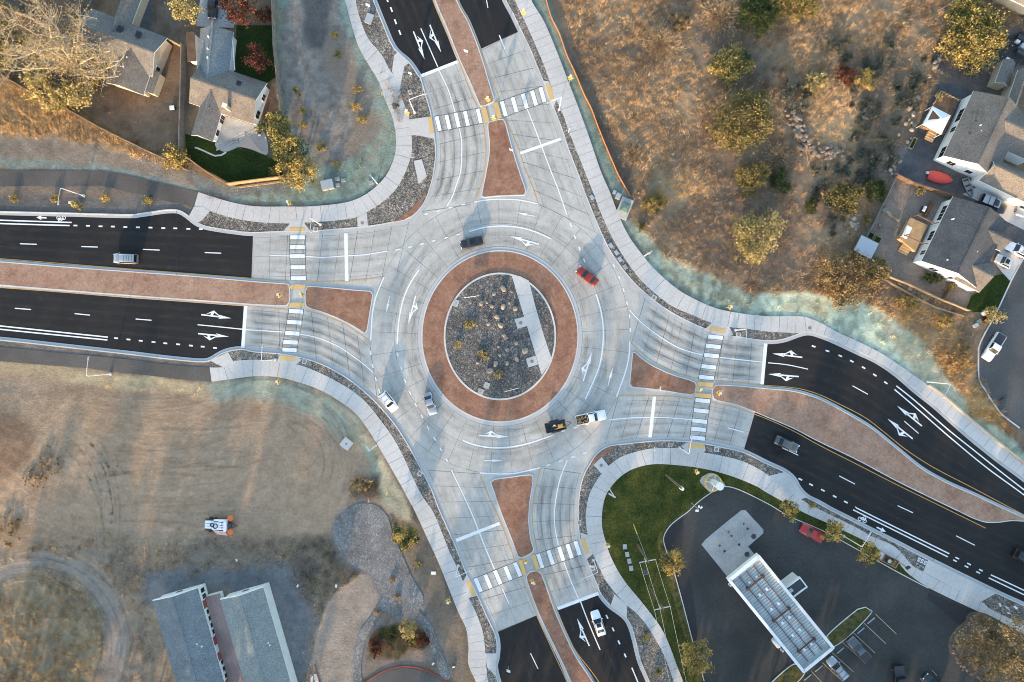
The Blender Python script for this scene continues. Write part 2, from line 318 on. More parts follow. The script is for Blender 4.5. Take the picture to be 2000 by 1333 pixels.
def spline(pts, step=8.0, closed=False):
    """Catmull-Rom through the points (photo units or metres), resampled"""
    n = len(pts); out = []
    for i in range(n if closed else n-1):
        g = lambda k: pts[k % n] if closed else pts[max(0, min(n-1, k))]
        p0, p1, p2, p3 = g(i-1), g(i), g(i+1), g(i+2); L = math.dist(p1, p2); k = max(1, int(L/step))
        for j in range(k):
            t = j/k
            out.append(tuple(0.5*((2*p1[q])+(-p0[q]+p2[q])*t+(2*p0[q]-5*p1[q]+4*p2[q]-p3[q])*t*t+(-p0[q]+3*p1[q]-3*p2[q]+p3[q])*t**3) for q in (0, 1)))
    if not closed: out.append(tuple(pts[-1]))
    return out
def along(pts, fr):
    """point at fraction fr of the length"""
    ls = [0]
    for a, b in zip(pts, pts[1:]): ls.append(ls[-1]+math.dist(a, b))
    t = fr*ls[-1]
    for i in range(len(pts)-1):
        if t <= ls[i+1]+1e-9:
            u = (t-ls[i])/((ls[i+1]-ls[i]) or 1); return (pts[i][0]+(pts[i+1][0]-pts[i][0])*u, pts[i][1]+(pts[i+1][1]-pts[i][1])*u)
    return pts[-1]
def plen(pts): return sum(math.dist(a, b) for a, b in zip(pts, pts[1:]))
def ell(r, n=120, a0=0, a1=360, cx=976.5, cy=657.5, ex=14.8):
    return [(cx+r*math.cos(R(a0+(a1-a0)*i/n)), cy-(r+ex)*math.sin(R(a0+(a1-a0)*i/n))) for i in range(n+(0 if a1-a0 == 360 else 1))]

# ---------------------------------------------------------------- things and their properties
def tag(o, label=None, cat=None, group=None, kind=None):
    if label: o['label'] = label
    if cat: o['category'] = cat
    if group: o['group'] = group
    if kind: o['kind'] = kind
    return o
def thing(name, label, cat, loc=(0, 0, 0), rz=0.0, group=None):
    o = bpy.data.objects.new(name, None); o.empty_display_size = 0.3; COL.objects.link(o)
    o.location = (loc[0], loc[1], loc[2] if len(loc) > 2 else 0); o.rotation_euler = (0, 0, rz)
    return tag(o, label, cat, group)
def struct(o): o['kind'] = 'structure'; return o
def kids(o): return [c for c in ALL if c.parent is o]
def dup(root, loc, rz=0.0, label=None, group=None, scale=None, children=None):
    r = root.copy(); COL.objects.link(r); r.location = (loc[0], loc[1], loc[2] if len(loc) > 2 else 0); r.rotation_euler = (0, 0, rz)
    if scale: r.scale = (scale,)*3 if isinstance(scale, (int, float)) else scale
    if label: r['label'] = label
    if group: r['group'] = group
    for ch in list(root.children):
        c = ch.copy(); COL.objects.link(c); c.parent = r
        for g in list(ch.children):
            q = g.copy(); COL.objects.link(q); q.parent = c
    return r
# ================================================================ GROUND
nrng = np.random.RandomState(3)
def vnoise(x, y, sc, seed):
    r = np.random.RandomState(seed); G = r.rand(256, 256)
    u, v = x/sc+1000.3, y/sc+1000.7; i, j = np.floor(u).astype(int), np.floor(v).astype(int); fu, fv = u-i, v-j
    fu = fu*fu*(3-2*fu); fv = fv*fv*(3-2*fv); g = lambda a, b: G[(i+a) % 256, (j+b) % 256]
    return (g(0, 0)*(1-fu)+g(1, 0)*fu)*(1-fv)+(g(0, 1)*(1-fu)+g(1, 1)*fu)*fv
def fbm(x, y, sc, seed, oct=4, gain=0.55):
    t = 0; a = 1; s = 0
    for k in range(oct): t = t+a*vnoise(x, y, sc/2**k, seed+k); s += a; a *= gain
    return t/s
def sdf(x, y, poly):
    """signed distance (inside > 0) of many points to a polygon"""
    P = np.array(poly, float); Q = np.roll(P, -1, 0); D = np.full(x.shape, 1e9); ins = np.zeros(x.shape, bool)
    for (ax, ay), (bx, by) in zip(P, Q):
        ex, ey = bx-ax, by-ay; l = ex*ex+ey*ey or 1e-9; t = np.clip(((x-ax)*ex+(y-ay)*ey)/l, 0, 1)
        D = np.minimum(D, (x-ax-t*ex)**2+(y-ay-t*ey)**2)
        if ay != by: ins ^= ((ay > y) != (by > y)) & (x < (bx-ax)*(y-ay)/(by-ay)+ax)
    return np.where(ins, 1, -1)*np.sqrt(D)
def axis(lo, hi, st, far):
    a = list(np.arange(lo, hi+1e-6, st)); e = []; d = st; p = hi
    while p < far: d *= 1.35; p += d; e.append(p)
    return np.array([-(q-hi)+lo for q in e[::-1]]+a+e)
gx = axis(-104, 104, 0.32, 900); gy = axis(-72, 72, 0.32, 900)
X, Y = np.meshgrid(gx, gy); PX, PY = X*10+1000, 666.5-Y*10      # metres -> photo units at ground level
n1 = fbm(X, Y, 9, 11); n2 = fbm(X, Y, 3, 21); n3 = fbm(X, Y, 30, 31); n4 = fbm(X, Y, 1.2, 41, 3)
wx = (fbm(X, Y, 4, 51)-0.5)*26; wy = (fbm(X, Y, 4, 61)-0.5)*26
colr = np.zeros(X.shape+(3,)); rough = np.full(X.shape, 0.25); tuft = np.zeros(X.shape)
def lerp(a, b, t): return a+(b-a)*t[..., None]
A3 = lambda c: np.array(c, float)
st = np.clip((n1-0.38)/0.25, 0, 1)
colr[:] = lerp(A3((0.21, 0.155, 0.10)), A3((0.15, 0.125, 0.10)), st)
tuft[:] = 0.5
def region(poly, c1, c2, soft=6, warp=1.0, rg=0.05, tf=0.0, mixn=None, amt=1.0):
    global colr, rough, tuft
    D = sdf(PX+wx*warp, PY+wy*warp, poly); w = np.clip(0.5+D/(2*soft), 0, 1)*amt
    q = n2 if mixn is None else mixn
    c = lerp(A3(c1), A3(c2), np.clip((q-0.35)/0.3, 0, 1))
    colr = colr*(1-w[..., None])+c*w[..., None]; rough = rough*(1-w)+rg*w; tuft = tuft*(1-w)+tf*w
GOLD = (0.315, 0.225, 0.138); DRY = (0.218, 0.155, 0.10); ASH = (0.15, 0.116, 0.088)
# north-east scrub: golden weeds, trodden grey earth
region([(1035, -60), (2080, -60), (2080, 640), (1900, 640), (1800, 620), (1600, 600), (1400, 590), (1250, 470), (1180, 300), (1100, 100)], GOLD, DRY, 6, 0.4, 0.3, 1.0, n1)
region([(1090, 70), (1140, 190), (1200, 330), (1235, 400), (1260, 420), (1225, 330), (1180, 210), (1130, 110)], ASH, (0.15, 0.12, 0.095), 12, 1, 0.05, 0.05)
region([(1300, 330), (1440, 290), (1560, 320), (1540, 420), (1600, 520), (1480, 580), (1380, 520), (1300, 460)], (0.195, 0.138, 0.095), ASH, 30, 2, 0.15, 0.55, amt=0.8)
region([(1600, 150), (1760, 90), (1800, 180), (1770, 330), (1690, 330), (1650, 250)], (0.18, 0.142, 0.098), (0.14, 0.116, 0.086), 30, 2, 0.15, 0.5, amt=0.9)
region([(1590, 170), (1650, 140), (1690, 200), (1675, 290), (1610, 290), (1585, 240)], (0.44, 0.325, 0.195), (0.33, 0.24, 0.145), 10, 1.2, 0.12, 1.0, n4)
region([(1280, 340), (1350, 330), (1400, 365), (1330, 400), (1285, 385)], (0.42, 0.30, 0.17), GOLD, 10, 1.2, 0.15, 1.0, n4)
region([(1420, 30), (1500, 130), (1480, 200), (1400, 170), (1350, 60)], ASH, (0.15, 0.13, 0.10), 20, 2, 0.2, 0.3, amt=0.8)
region([(1840, 60), (2000, 60), (2010, 180), (1880, 200), (1830, 130)], (0.17, 0.14, 0.12), (0.13, 0.11, 0.10), 10, 1.5, 0.1, 0.1)
region([(1720, 345), (1850, 180), (1880, 190), (1790, 345)], (0.21, 0.185, 0.165), (0.16, 0.14, 0.125), 10, 1.5, 0.1, 0.1)
# north-west: weeds by the houses, yards
region([(-60, -60), (560, -60), (560, 40), (545, 330), (360, 380), (-60, 330)], (0.235, 0.165, 0.10), (0.15, 0.115, 0.085), 5, 0.5, 0.2, 0.5, n1)
region([(-60, 130), (100, 190), (260, 270), (370, 325), (320, 330), (180, 290), (60, 270), (-60, 260)], (0.36, 0.25, 0.13), (0.26, 0.18, 0.10), 8, 1, 0.25, 1.0)
region([(-60, 262), (120, 272), (250, 296), (345, 318), (390, 372), (300, 350), (150, 332), (-60, 330)], (0.27, 0.225, 0.18), (0.22, 0.18, 0.14), 8, 1.2, 0.05, 0.0)
region([(150, 205), (215, 150), (290, 70), (362, 93), (360, 305), (260, 268)], (0.165, 0.108, 0.068), (0.215, 0.146, 0.094), 3, 0.2, 0.06, 0.12)
region([(270, 0), (372, 0), (372, 95), (325, 78), (262, 45)], (0.21, 0.165, 0.115), (0.155, 0.12, 0.09), 4, 0.3, 0.06, 0.1)
region([(276, -40), (300, -40), (296, 60), (262, 46)], (0.17, 0.17, 0.18), (0.13, 0.13, 0.135), 3, 0.2, 0.02, 0.0)
region([(0, -40), (195, -40), (185, 40), (60, 30), (0, 10)], (0.14, 0.11, 0.085), (0.11, 0.085, 0.065), 8, 1, 0.1, 0.1)
region([(505, 170), (545, 170), (555, 250), (510, 230)], (0.15, 0.105, 0.08), (0.12, 0.085, 0.066), 4, 0.3, 0.04, 0.0)
# rain garden between the houses and the north road
POND = [(548, 30), (575, -20), (650, -20), (672, 60), (700, 120), (740, 195), (752, 240), (728, 275), (700, 300), (650, 328), (612, 318), (598, 285), (560, 240), (548, 150)]
PATCHY = np.clip(0.62+1.6*(n4-0.33)+0.5*(n2-.4), 0.72, 1)
TEAL = (0.215, 0.262, 0.21); TEAL2 = (0.305, 0.355, 0.285); STRAWC = (0.50, 0.43, 0.29)
region([(532, -60), (690, -60), (700, 60), (740, 130), (775, 230), (778, 300), (760, 340), (700, 390), (600, 405), (470, 400), (400, 372), (360, 330), (430, 362), (560, 350), (600, 310), (545, 240), (538, 100)], TEAL, (0.22, 0.285, 0.24), 4, 0.5, 0.06, 0.0, n4, PATCHY)
region([(532, 0), (545, 0), (552, 150), (560, 240), (548, 240), (540, 120)], (0.30, 0.26, 0.16), TEAL, 4, 0.5, 0.05, 0.1)
region(POND, (0.205, 0.182, 0.158), (0.27, 0.238, 0.205), 6, 0.7, 0.06, 0.0, n4)
region([(640, 45), (690, 110), (738, 200), (745, 250), (700, 290), (655, 320), (690, 270), (690, 200), (650, 160), (625, 110)], (0.27, 0.21, 0.16), (0.20, 0.165, 0.135), 10, 0.8, 0.05, 0.0, n4, amt=0.9)  # sunlit east side of the garden: light painted into the ground colour as tan
region([(588, -30), (640, -30), (642, 60), (625, 100), (600, 95), (590, 40)], (0.125, 0.12, 0.115), (0.10, 0.096, 0.092), 8, 0.6, 0.03, 0.0)
region([(690, 120), (745, 190), (762, 250), (740, 320), (690, 350), (745, 262), (725, 190)], (0.33, 0.30, 0.21), (0.22, 0.28, 0.24), 8, 1, 0.05, 0.0, amt=0.7)
region([(-60, 308), (120, 316), (260, 332), (400, 372), (470, 398), (390, 378), (250, 342), (100, 331), (-60, 327)], (0.185, 0.235, 0.212), (0.23, 0.255, 0.22), 5, 0.8, 0.05, 0.0, n4, PATCHY)
region([(330, 310), (365, 326), (440, 366), (560, 352), (600, 345), (560, 372), (440, 388), (385, 368)], (0.135, 0.14, 0.14), (0.18, 0.18, 0.17), 3, 0.3, 0.04, 0.0, amt=0.7)
# west verge of the exit road
region([(-60, 358), (60, 362), (200, 363), (325, 393), (378, 405), (366, 425), (350, 414), (250, 424), (-60, 416)], (0.125, 0.118, 0.113), (0.16, 0.145, 0.13), 3, 0.2, 0.04, 0.0)
region([(-60, 358), (60, 360), (200, 362), (300, 382), (240, 388), (120, 380), (-60, 382)], (0.25, 0.185, 0.13), (0.18, 0.145, 0.12), 7, 0.7, 0.04, 0.0, amt=0.85)
region([(-60, 655), (130, 676), (260, 690), (390, 708), (411, 702), (420, 720), (340, 715), (125, 692), (-60, 676)], (0.15, 0.135, 0.12), (0.2, 0.175, 0.15), 3, 0.2, 0.04, 0.0)
# sprayed grass seed along the north-east walk
region([(1030, -20), (1066, -20), (1108, 105), (1150, 210), (1200, 330), (1228, 385), (1200, 385), (1140, 250), (1080, 100)], (0.155, 0.235, 0.20), TEAL, 3, 0.15, 0.05, 0.0, n4)
region([(1200, 425), (1232, 432), (1265, 455), (1290, 495), (1330, 515), (1400, 545), (1470, 572), (1560, 582), (1580, 628), (1440, 620), (1340, 590), (1270, 530), (1220, 460)], TEAL, TEAL2, 5, 0.8, 0.10, 0.0, n4, PATCHY)
region([(1480, 575), (1560, 572), (1620, 578), (1680, 586), (1750, 622), (1805, 655), (1830, 720), (1870, 760), (1905, 810), (1990, 875), (2060, 930), (2060, 990), (1900, 850), (1770, 735), (1660, 672), (1600, 635), (1500, 622)], (0.39, 0.475, 0.365), (0.47, 0.53, 0.405), 5, 0.7, 0.14, 0.0, n4, PATCHY)
for q in ([(1700, 595), (1790, 660), (1850, 735), (1905, 805), (1985, 885), (1960, 890), (1860, 800), (1780, 720), (1745, 660)], [(1560, 585), (1610, 588), (1612, 612), (1568, 612)], [(1530, 590), (1562, 592), (1555, 612), (1528, 610)], [(1820, 760), (1850, 790), (1950, 895), (1930, 890), (1830, 790)]):
    region(q, STRAWC, (0.38, 0.36, 0.24), 9, 1.2, 0.1, 0.1, amt=0.85)
region([(1800, 590), (1870, 640), (1905, 690), (1912, 745), (1930, 775), (1985, 850), (1900, 815), (1860, 740), (1820, 690), (1770, 640), (1720, 600)], (0.38, 0.245, 0.11), (0.27, 0.18, 0.10), 7, 1, 0.2, 1.0)
# south-west dirt lot
def arcs(ax, ay, sc, seed): return fbm(np.hypot(X-ax, (Y-ay)*1.3)*3.0, np.arctan2(Y-ay, X-ax)*9, sc, seed, 3)
bl = np.clip((fbm(X, Y, 26, 77, 2)-.42)*6, 0, 1); swirl = (arcs(-30, -45, 1.4, 71)*bl+arcs(-70, -2, 1.7, 75)*(1-bl))*.55+.45*fbm(X*.25, Y*1.6, 3.0, 79, 4)
DT = [(-60, 708), (180, 722), (350, 745), (430, 748), (560, 745), (680, 790), (740, 880), (790, 1000), (700, 1010), (640, 1050), (420, 1060), (300, 1060), (180, 1060), (60, 1090), (-60, 1200)]
region(DT, (0.325, 0.228, 0.15), (0.405, 0.292, 0.198), 10, 1, 0.06, 0.0, swirl)
region([(540, 830), (700, 850), (720, 960), (640, 1010), (480, 1000), (450, 900)], (0.425, 0.308, 0.21), (0.355, 0.252, 0.17), 40, 1.5, 0.05, 0.0, swirl, 0.8)
region([(-60, 700), (180, 722), (330, 741), (400, 748), (395, 775), (260, 765), (120, 742), (-60, 722)], (0.47, 0.37, 0.22), (0.38, 0.29, 0.18), 6, 1, 0.14, 0.05)
region([(100, 745), (370, 775), (390, 800), (250, 800), (80, 770)], (0.24, 0.165, 0.112), (0.31, 0.225, 0.155), 14, 1.6, 0.06, 0.0, amt=0.7)
region([(-60, 780), (30, 800), (80, 850), (60, 900), (20, 940), (-60, 960)], (0.215, 0.14, 0.092), (0.28, 0.19, 0.128), 10, 0.8, 0.10, 0.0, swirl)
region([(400, 744), (500, 738), (580, 750), (660, 786), (700, 830), (660, 850), (600, 800), (500, 780), (420, 775)], (0.30, 0.36, 0.29), (0.37, 0.38, 0.29), 9, 1.1, 0.08, 0.0, n4, PATCHY)
region([(640, 780), (690, 812), (730, 860), (765, 930), (800, 990), (812, 1040), (785, 1030), (745, 960), (725, 905), (690, 850)], STRAWC, (0.34, 0.30, 0.20), 6, 0.8, 0.12, 0.05)
region([(700, 840), (728, 890), (755, 960), (775, 1005), (740, 980), (715, 900)], TEAL2, (0.3, 0.35, 0.26), 7, 1.2, 0.05, 0.0, amt=0.7)
region([(690, 950), (740, 930), (745, 970), (700, 990)], (0.15, 0.125, 0.085), (0.11, 0.09, 0.07), 10, 1.5, 0.1, 0.4)
# weeds and worn tracks around the long buildings
region([(-60, 1090), (60, 1070), (250, 1040), (420, 1055), (640, 1050), (660, 1110), (620, 1240), (600, 1340), (-60, 1400)], (0.32, 0.245, 0.17), (0.225, 0.18, 0.135), 14, 1.6, 0.2, 0.6)
region([(-60, 1120), (40, 1090), (100, 1078), (180, 1100), (230, 1160), (250, 1230), (240, 1400), (180, 1400), (210, 1280), (205, 1200), (160, 1130), (90, 1105), (-60, 1160)], (0.295, 0.255, 0.215), (0.245, 0.21, 0.178), 10, 0.7, 0.04, 0.0)
region([(-60, 1170), (60, 1115), (140, 1130), (200, 1200), (205, 1280), (170, 1400), (-60, 1400)], (0.33, 0.255, 0.16), (0.24, 0.185, 0.12), 6, 0.7, 0.16, 0.9)
region([(265, 1125), (400, 1105), (560, 1100), (620, 1130), (600, 1340), (560, 1340), (530, 1150), (430, 1160), (300, 1180)], (0.16, 0.165, 0.172), (0.205, 0.20, 0.192), 12, 1.6, 0.04, 0.06)
region([(560, 1050), (640, 1045), (700, 1110), (690, 1140), (600, 1180), (560, 1110)], (0.18, 0.145, 0.10), (0.125, 0.105, 0.085), 14, 1.5, 0.2, 0.7)
region([(705, 1120), (728, 1125), (745, 1170), (705, 1235), (692, 1340), (620, 1340), (610, 1290), (614, 1240), (645, 1170)], (0.28, 0.23, 0.185), (0.315, 0.262, 0.21), 3, 0.3, 0.03, 0.0)
region([(770, 1010), (830, 1030), (880, 1180), (905, 1240), (910, 1340), (880, 1340), (860, 1260), (835, 1200), (810, 1130), (790, 1090)], (0.235, 0.175, 0.12), (0.19, 0.15, 0.115), 4, 0.6, 0.06, 0.05)
region([(740, 1210), (815, 1212), (836, 1250), (850, 1300), (700, 1320), (715, 1255)], (0.225, 0.18, 0.145), (0.20, 0.16, 0.13), 3, 0.4, 0.03, 0.0)
region([(735, 1225), (800, 1212), (832, 1245), (838, 1262), (800, 1270), (770, 1290), (720, 1285), (715, 1262)], (0.13, 0.075, 0.05), (0.10, 0.085, 0.045), 4, 1, 0.1, 0.4)
RIVER = [(672, 1000), (700, 984), (735, 988), (757, 1010), (768, 1045), (786, 1085), (806, 1130), (824, 1160), (827, 1178), (818, 1192), (842, 1220), (862, 1272), (879, 1320), (866, 1328), (848, 1285), (832, 1240), (812, 1211), (775, 1209), (752, 1193), (736, 1212), (714, 1250), (706, 1300), (706, 1340), (692, 1340), (691, 1280), (702, 1235), (727, 1200), (744, 1168), (735, 1148), (728, 1125), (714, 1115), (690, 1105), (665, 1078), (651, 1050), (655, 1020)]
region(RIVER, (0.17, 0.165, 0.16), (0.22, 0.212, 0.20), 12, 1.2, 0.03, 0.0, n4)
# south of the frame and far outside: dry fields
region([(1150, 1333), (2100, 1333), (2100, 2200), (1150, 2200)], (0.15, 0.13, 0.10), (0.19, 0.15, 0.11), 20, 1, 0.1, 0.4)
# yards on the east side
region([(1745, 343), (1790, 365), (1857, 392), (1900, 560), (1885, 605), (1740, 545), (1700, 505), (1668, 490)], (0.285, 0.225, 0.175), (0.225, 0.185, 0.15), 3, 0.25, 0.04, 0.0)
region([(1830, 163), (1870, 165), (1900, 180), (1840, 300), (1860, 330), (1960, 400), (1940, 430), (1750, 345)], (0.085, 0.087, 0.092), (0.115, 0.113, 0.113), 3, 0.3, 0.02, 0.0)
region([(1930, 85), (2000, 60), (2080, 60), (2080, 130), (1950, 130)], (0.05, 0.05, 0.054), (0.07, 0.068, 0.066), 3, 0.4, 0.02, 0.0)
region([(1900, 400), (2100, 470), (2100, 1333), (1995, 840), (1915, 700), (1960, 560)], (0.12, 0.115, 0.11), (0.15, 0.14, 0.13), 5, 0.3, 0.0, 0.0)
fine = 0.78+0.44*n4; colr = colr*fine[..., None]*(0.86+0.28*n3)[..., None]
# keep the earth below paving and buildings
ff = np.clip((np.maximum(np.abs(X)-104, (np.abs(Y)-70)))/14, 0, 1)[..., None]; colr = colr*(1-ff)+np.array([.20, .15, .10])*ff*(0.9+0.2*fbm(X, Y, 160, 99, 2))[..., None]
flat = np.full(X.shape, 99.0)
FLAT = [[(-200, 405), (500, 395), (760, 330), (800, 200), (690, 60), (640, -200), (1045, -200), (1180, 330), (1250, 490), (1400, 600), (1600, 625), (1800, 735), (2200, 1080), (2200, 1500), (1150, 1500), (900, 1500), (905, 1230), (840, 1060), (720, 840), (600, 755), (410, 755), (-200, 730)],
        [(1900, 430), (2200, 430), (2200, 1100), (2000, 860), (1905, 700)], [(-200, 325), (262, 335), (400, 370), (400, 410), (-200, 410)], [(690, 1340), (750, 1300), (830, 1300), (900, 1340), (900, 1600), (690, 1600)],
        [(160, -80), (530, -80), (540, 340), (430, 370), (350, 310), (200, 170)], [(1740, 345), (1840, 160), (2200, 160), (2200, 620), (1890, 610), (1665, 495)], [(290, 1140), (540, 1130), (600, 1400), (330, 1500)], RIVER]
for q in FLAT: flat = np.minimum(flat, -sdf(PX, PY, q)/10.0)
amp = np.clip(flat/3.0, 0, 1)
Zg = -0.05+amp*rough*((n2-0.25)*1.6+(n4-0.4)*0.8)*1.3
mound = np.exp(-(((PX+40)/110)**2+((PY-860)/90)**2)); Zg += amp*0.9*mound
far = np.clip((np.maximum(np.abs(X)-110, np.abs(Y)-75))/200, 0, 1); Zg = np.where(far > 0, -0.05, Zg)
nv = X.size; ny, nx = X.shape
me = bpy.data.meshes.new('ground')
me.vertices.add(nv); me.vertices.foreach_set('co', np.stack([X, Y, Zg], -1).astype(np.float32).ravel())
idx = np.arange(nv).reshape(ny, nx); q = np.stack([idx[:-1, :-1], idx[:-1, 1:], idx[1:, 1:], idx[1:, :-1]], -1).reshape(-1, 4)
me.loops.add(q.size); me.loops.foreach_set('vertex_index', q.ravel().astype(np.int32))
me.polygons.add(len(q)); me.polygons.foreach_set('loop_start', (np.arange(len(q))*4).astype(np.int32)); me.polygons.foreach_set('loop_total', np.full(len(q), 4, np.int32))
me.update(); me.polygons.foreach_set('use_smooth', np.ones(len(q), bool))
ca = me.color_attributes.new('Col', 'FLOAT_COLOR', 'POINT'); ca.data.foreach_set('color', np.concatenate([colr, np.ones(X.shape+(1,))], -1).astype(np.float32).ravel())
me.materials.append(MATS['soil']); g = bpy.data.objects.new('ground', me); COL.objects.link(g); struct(g)
def gz(x, y):
    i = int(np.clip(np.searchsorted(gx, x), 1, nx-1)); j = int(np.clip(np.searchsorted(gy, y), 1, ny-1)); return float(Zg[j, i])

# wheel tracks sweeping over the dirt lot
def film(name, strips, mat, onroad=False):
    mb = MB(); uv = []; am = []
    for pts, w, a, h in strips:
        q = WP(pts); n0 = len(mb.v); mb.ribbon(q, w, 0); n_k = len(q); s = 0
        for side in (0.0, 1.0):
            for j in range(n_k): uv.append((side, j*1.0)); am.append(a*min(1, j/4, (n_k-1-j)/4))
        for k in range(n0, len(mb.v)): x, y, z = mb.v[k]; mb.v[k] = (x, y, (0.0 if onroad else max(gz(x, y), gz(x+.3, y), gz(x, y+.3), gz(x-.3, y), gz(x, y-.3)))+h)
    o = mb.build(name, mat); L = np.zeros(len(o.data.loops), np.int32); o.data.loops.foreach_get('vertex_index', L); o.data.uv_layers.new(name='UVMap').data.foreach_set('uv', np.array(uv, np.float32)[L].ravel())
    o.data.attributes.new('amount', 'FLOAT', 'POINT').data.foreach_set('value', np.array(am, np.float32)); return struct(o)
tr_ = random.Random(17); TD = []; TP = []
for k in range(46):
    fam = k % 4
    if fam == 0: c_, r_, a0, a1 = (560+tr_.gauss(0, 25), 905), tr_.uniform(60, 150), tr_.uniform(-60, 20), tr_.uniform(60, 140); ex_ = 1.0
    elif fam == 1: c_, r_, a0, a1 = (60+tr_.gauss(0, 15), 1010+tr_.gauss(0, 20)), tr_.uniform(80, 190), tr_.uniform(-20, 10), tr_.uniform(45, 85); ex_ = 1.25
    elif fam == 2: c_, r_, a0, a1 = (330+tr_.gauss(0, 60), 1900), tr_.uniform(840, 1050), tr_.uniform(80, 86), tr_.uniform(94, 104); ex_ = 1.0
    else: c_, r_, a0, a1 = (420+tr_.gauss(0, 60), 250), tr_.uniform(530, 770), tr_.uniform(-108, -98), tr_.uniform(-84, -70); ex_ = 1.0
    a1 = a1 if a1 > a0 else a0+50
    for dr in (0, 17): 
        pts = [(c_[0]+(r_+dr)*math.cos(R(a0+(a1-a0)*j/30)), c_[1]-(r_+dr)*ex_*math.sin(R(a0+(a1-a0)*j/30))) for j in range(31)]
        (TD if tr_.random() < .3 else TP).append((pts, tr_.uniform(.45, .9), tr_.uniform(.4, .95), .03+.0004*k))
DU = []
for pts in ([(-60, 452), (0, 455), (250, 466), (488, 474)], [(-60, 488), (0, 492), (250, 508), (488, 522)], [(-60, 578), (0, 586), (250, 604), (474, 620)], [(-60, 612), (0, 620), (250, 642), (474, 664)], [(760, -40), (790, 40), (832, 132)], [(800, -40), (828, 40), (872, 122)], [(925, -40), (960, 80)], [(1500, 690), (1600, 700), (1700, 740), (1800, 815), (1900, 890), (2010, 972)], [(1500, 738), (1600, 748), (1700, 795), (1800, 872), (1900, 932), (2010, 992)],
            [(1460, 826), (1560, 866), (1700, 935), (1850, 1012), (2010, 1080)], [(1455, 860), (1560, 905), (1700, 975), (1850, 1050), (2010, 1125)], [(990, 1235), (1030, 1333), (1060, 1400)], [(1040, 1222), (1078, 1310), (1120, 1400)], [(1115, 1190), (1150, 1280), (1190, 1370)], [(1155, 1178), (1195, 1270), (1235, 1370)]):
    for dd in (-9, 9): DU.append((spline(offset(spline(pts, 10), dd), 10), 1.1, .9, .0105+.0003*len(DU)))
for k in range(9):
    pts = [(60+(128+9*k)*1.02*math.cos(R(150-170*j/40)), 1262-(128+9*k)*math.sin(R(150-170*j/40))) for j in range(41)]; (TD if k % 2 else TP).append((pts, .55, .9, .04+.0004*k))
film('wheel_tracks', TD, 'track_dark'); film('wheel_tracks', TP, 'track_pale')
# ================================================================ ROADS
NWK = [(494, 456), (557, 453.5), (607, 453), (650, 450), (717, 444), (765, 436), (800, 427), (822, 408), (836, 383), (845, 353), (849, 333), (852, 300), (850, 272), (847, 250), (842, 220), (832, 185), (822, 152), (818, 148), (800, 122), (778, 103), (765, 85), (750, 50), (730, 0), (712, -50), (690, -110)]
NEK = [(945, -110), (965, -50), (986, 0), (1000, 26), (1015, 57), (1032, 92), (1050, 135), (1060, 160), (1072, 190), (1082, 215), (1097, 255), (1112, 300), (1125, 333), (1142, 380), (1160, 425), (1175, 460), (1190, 490), (1210, 520), (1237, 553), (1270, 583), (1300, 605), (1337, 626), (1375, 643), (1412, 655), (1462, 663), (1500, 667), (1530, 664), (1562, 653), (1580, 650), (1600, 655), (1628, 666), (1675, 688), (1713, 706), (1750, 731), (1787, 763), (1825, 793), (1862, 826), (1900, 859), (1950, 899), (2000, 936), (2060, 985), (2120, 1035)]
SEK = [(2120, 1240), (2060, 1210), (2000, 1182), (1945, 1157), (1812, 1092), (1750, 1060), (1690, 1030), (1655, 1012), (1625, 997), (1600, 983), (1575, 970), (1560, 954), (1550, 936), (1532, 921), (1500, 906), (1452, 883), (1410, 873), (1375, 866), (1345, 862), (1300, 860), (1262, 862), (1225, 866), (1188, 871), (1165, 886), (1151, 906), (1140, 926), (1133, 949), (1129, 979), (1128, 1000), (1129, 1032), (1132, 1055), (1140, 1082), (1152, 1112), (1165, 1142), (1172, 1160), (1190, 1182), (1220, 1205), (1232, 1225), (1240, 1252), (1250, 1292), (1265, 1327), (1290, 1390), (1310, 1440)]
SWK = [(1010, 1440), (990, 1380), (972, 1327), (967, 1300), (970, 1287), (972, 1260), (967, 1236), (950, 1200), (935, 1165), (912, 1120), (890, 1065), (860, 998), (843, 954), (820, 909), (795, 864), (770, 826), (740, 791), (712, 764), (680, 739), (640, 716), (600, 701), (550, 691), (500, 687), (474, 682), (448, 685), (430, 692), (411, 703), (390, 706), (325, 700), (250, 691), (125, 677), (25, 666), (-60, 658), (-140, 650)]
NWW = [(-140, 408), (-60, 412), (0, 415), (130, 418), (250, 421), (275, 419), (325, 412), (350, 413), (367, 423), (382, 435), (400, 443), (425, 448), (460, 453), (494, 456)]
KERBS = {}
for k, q in dict(NW=NWW+NWK[1:], NE=NEK, SE=SEK, SW=SWK).items(): KERBS[k] = spline(q, 6)
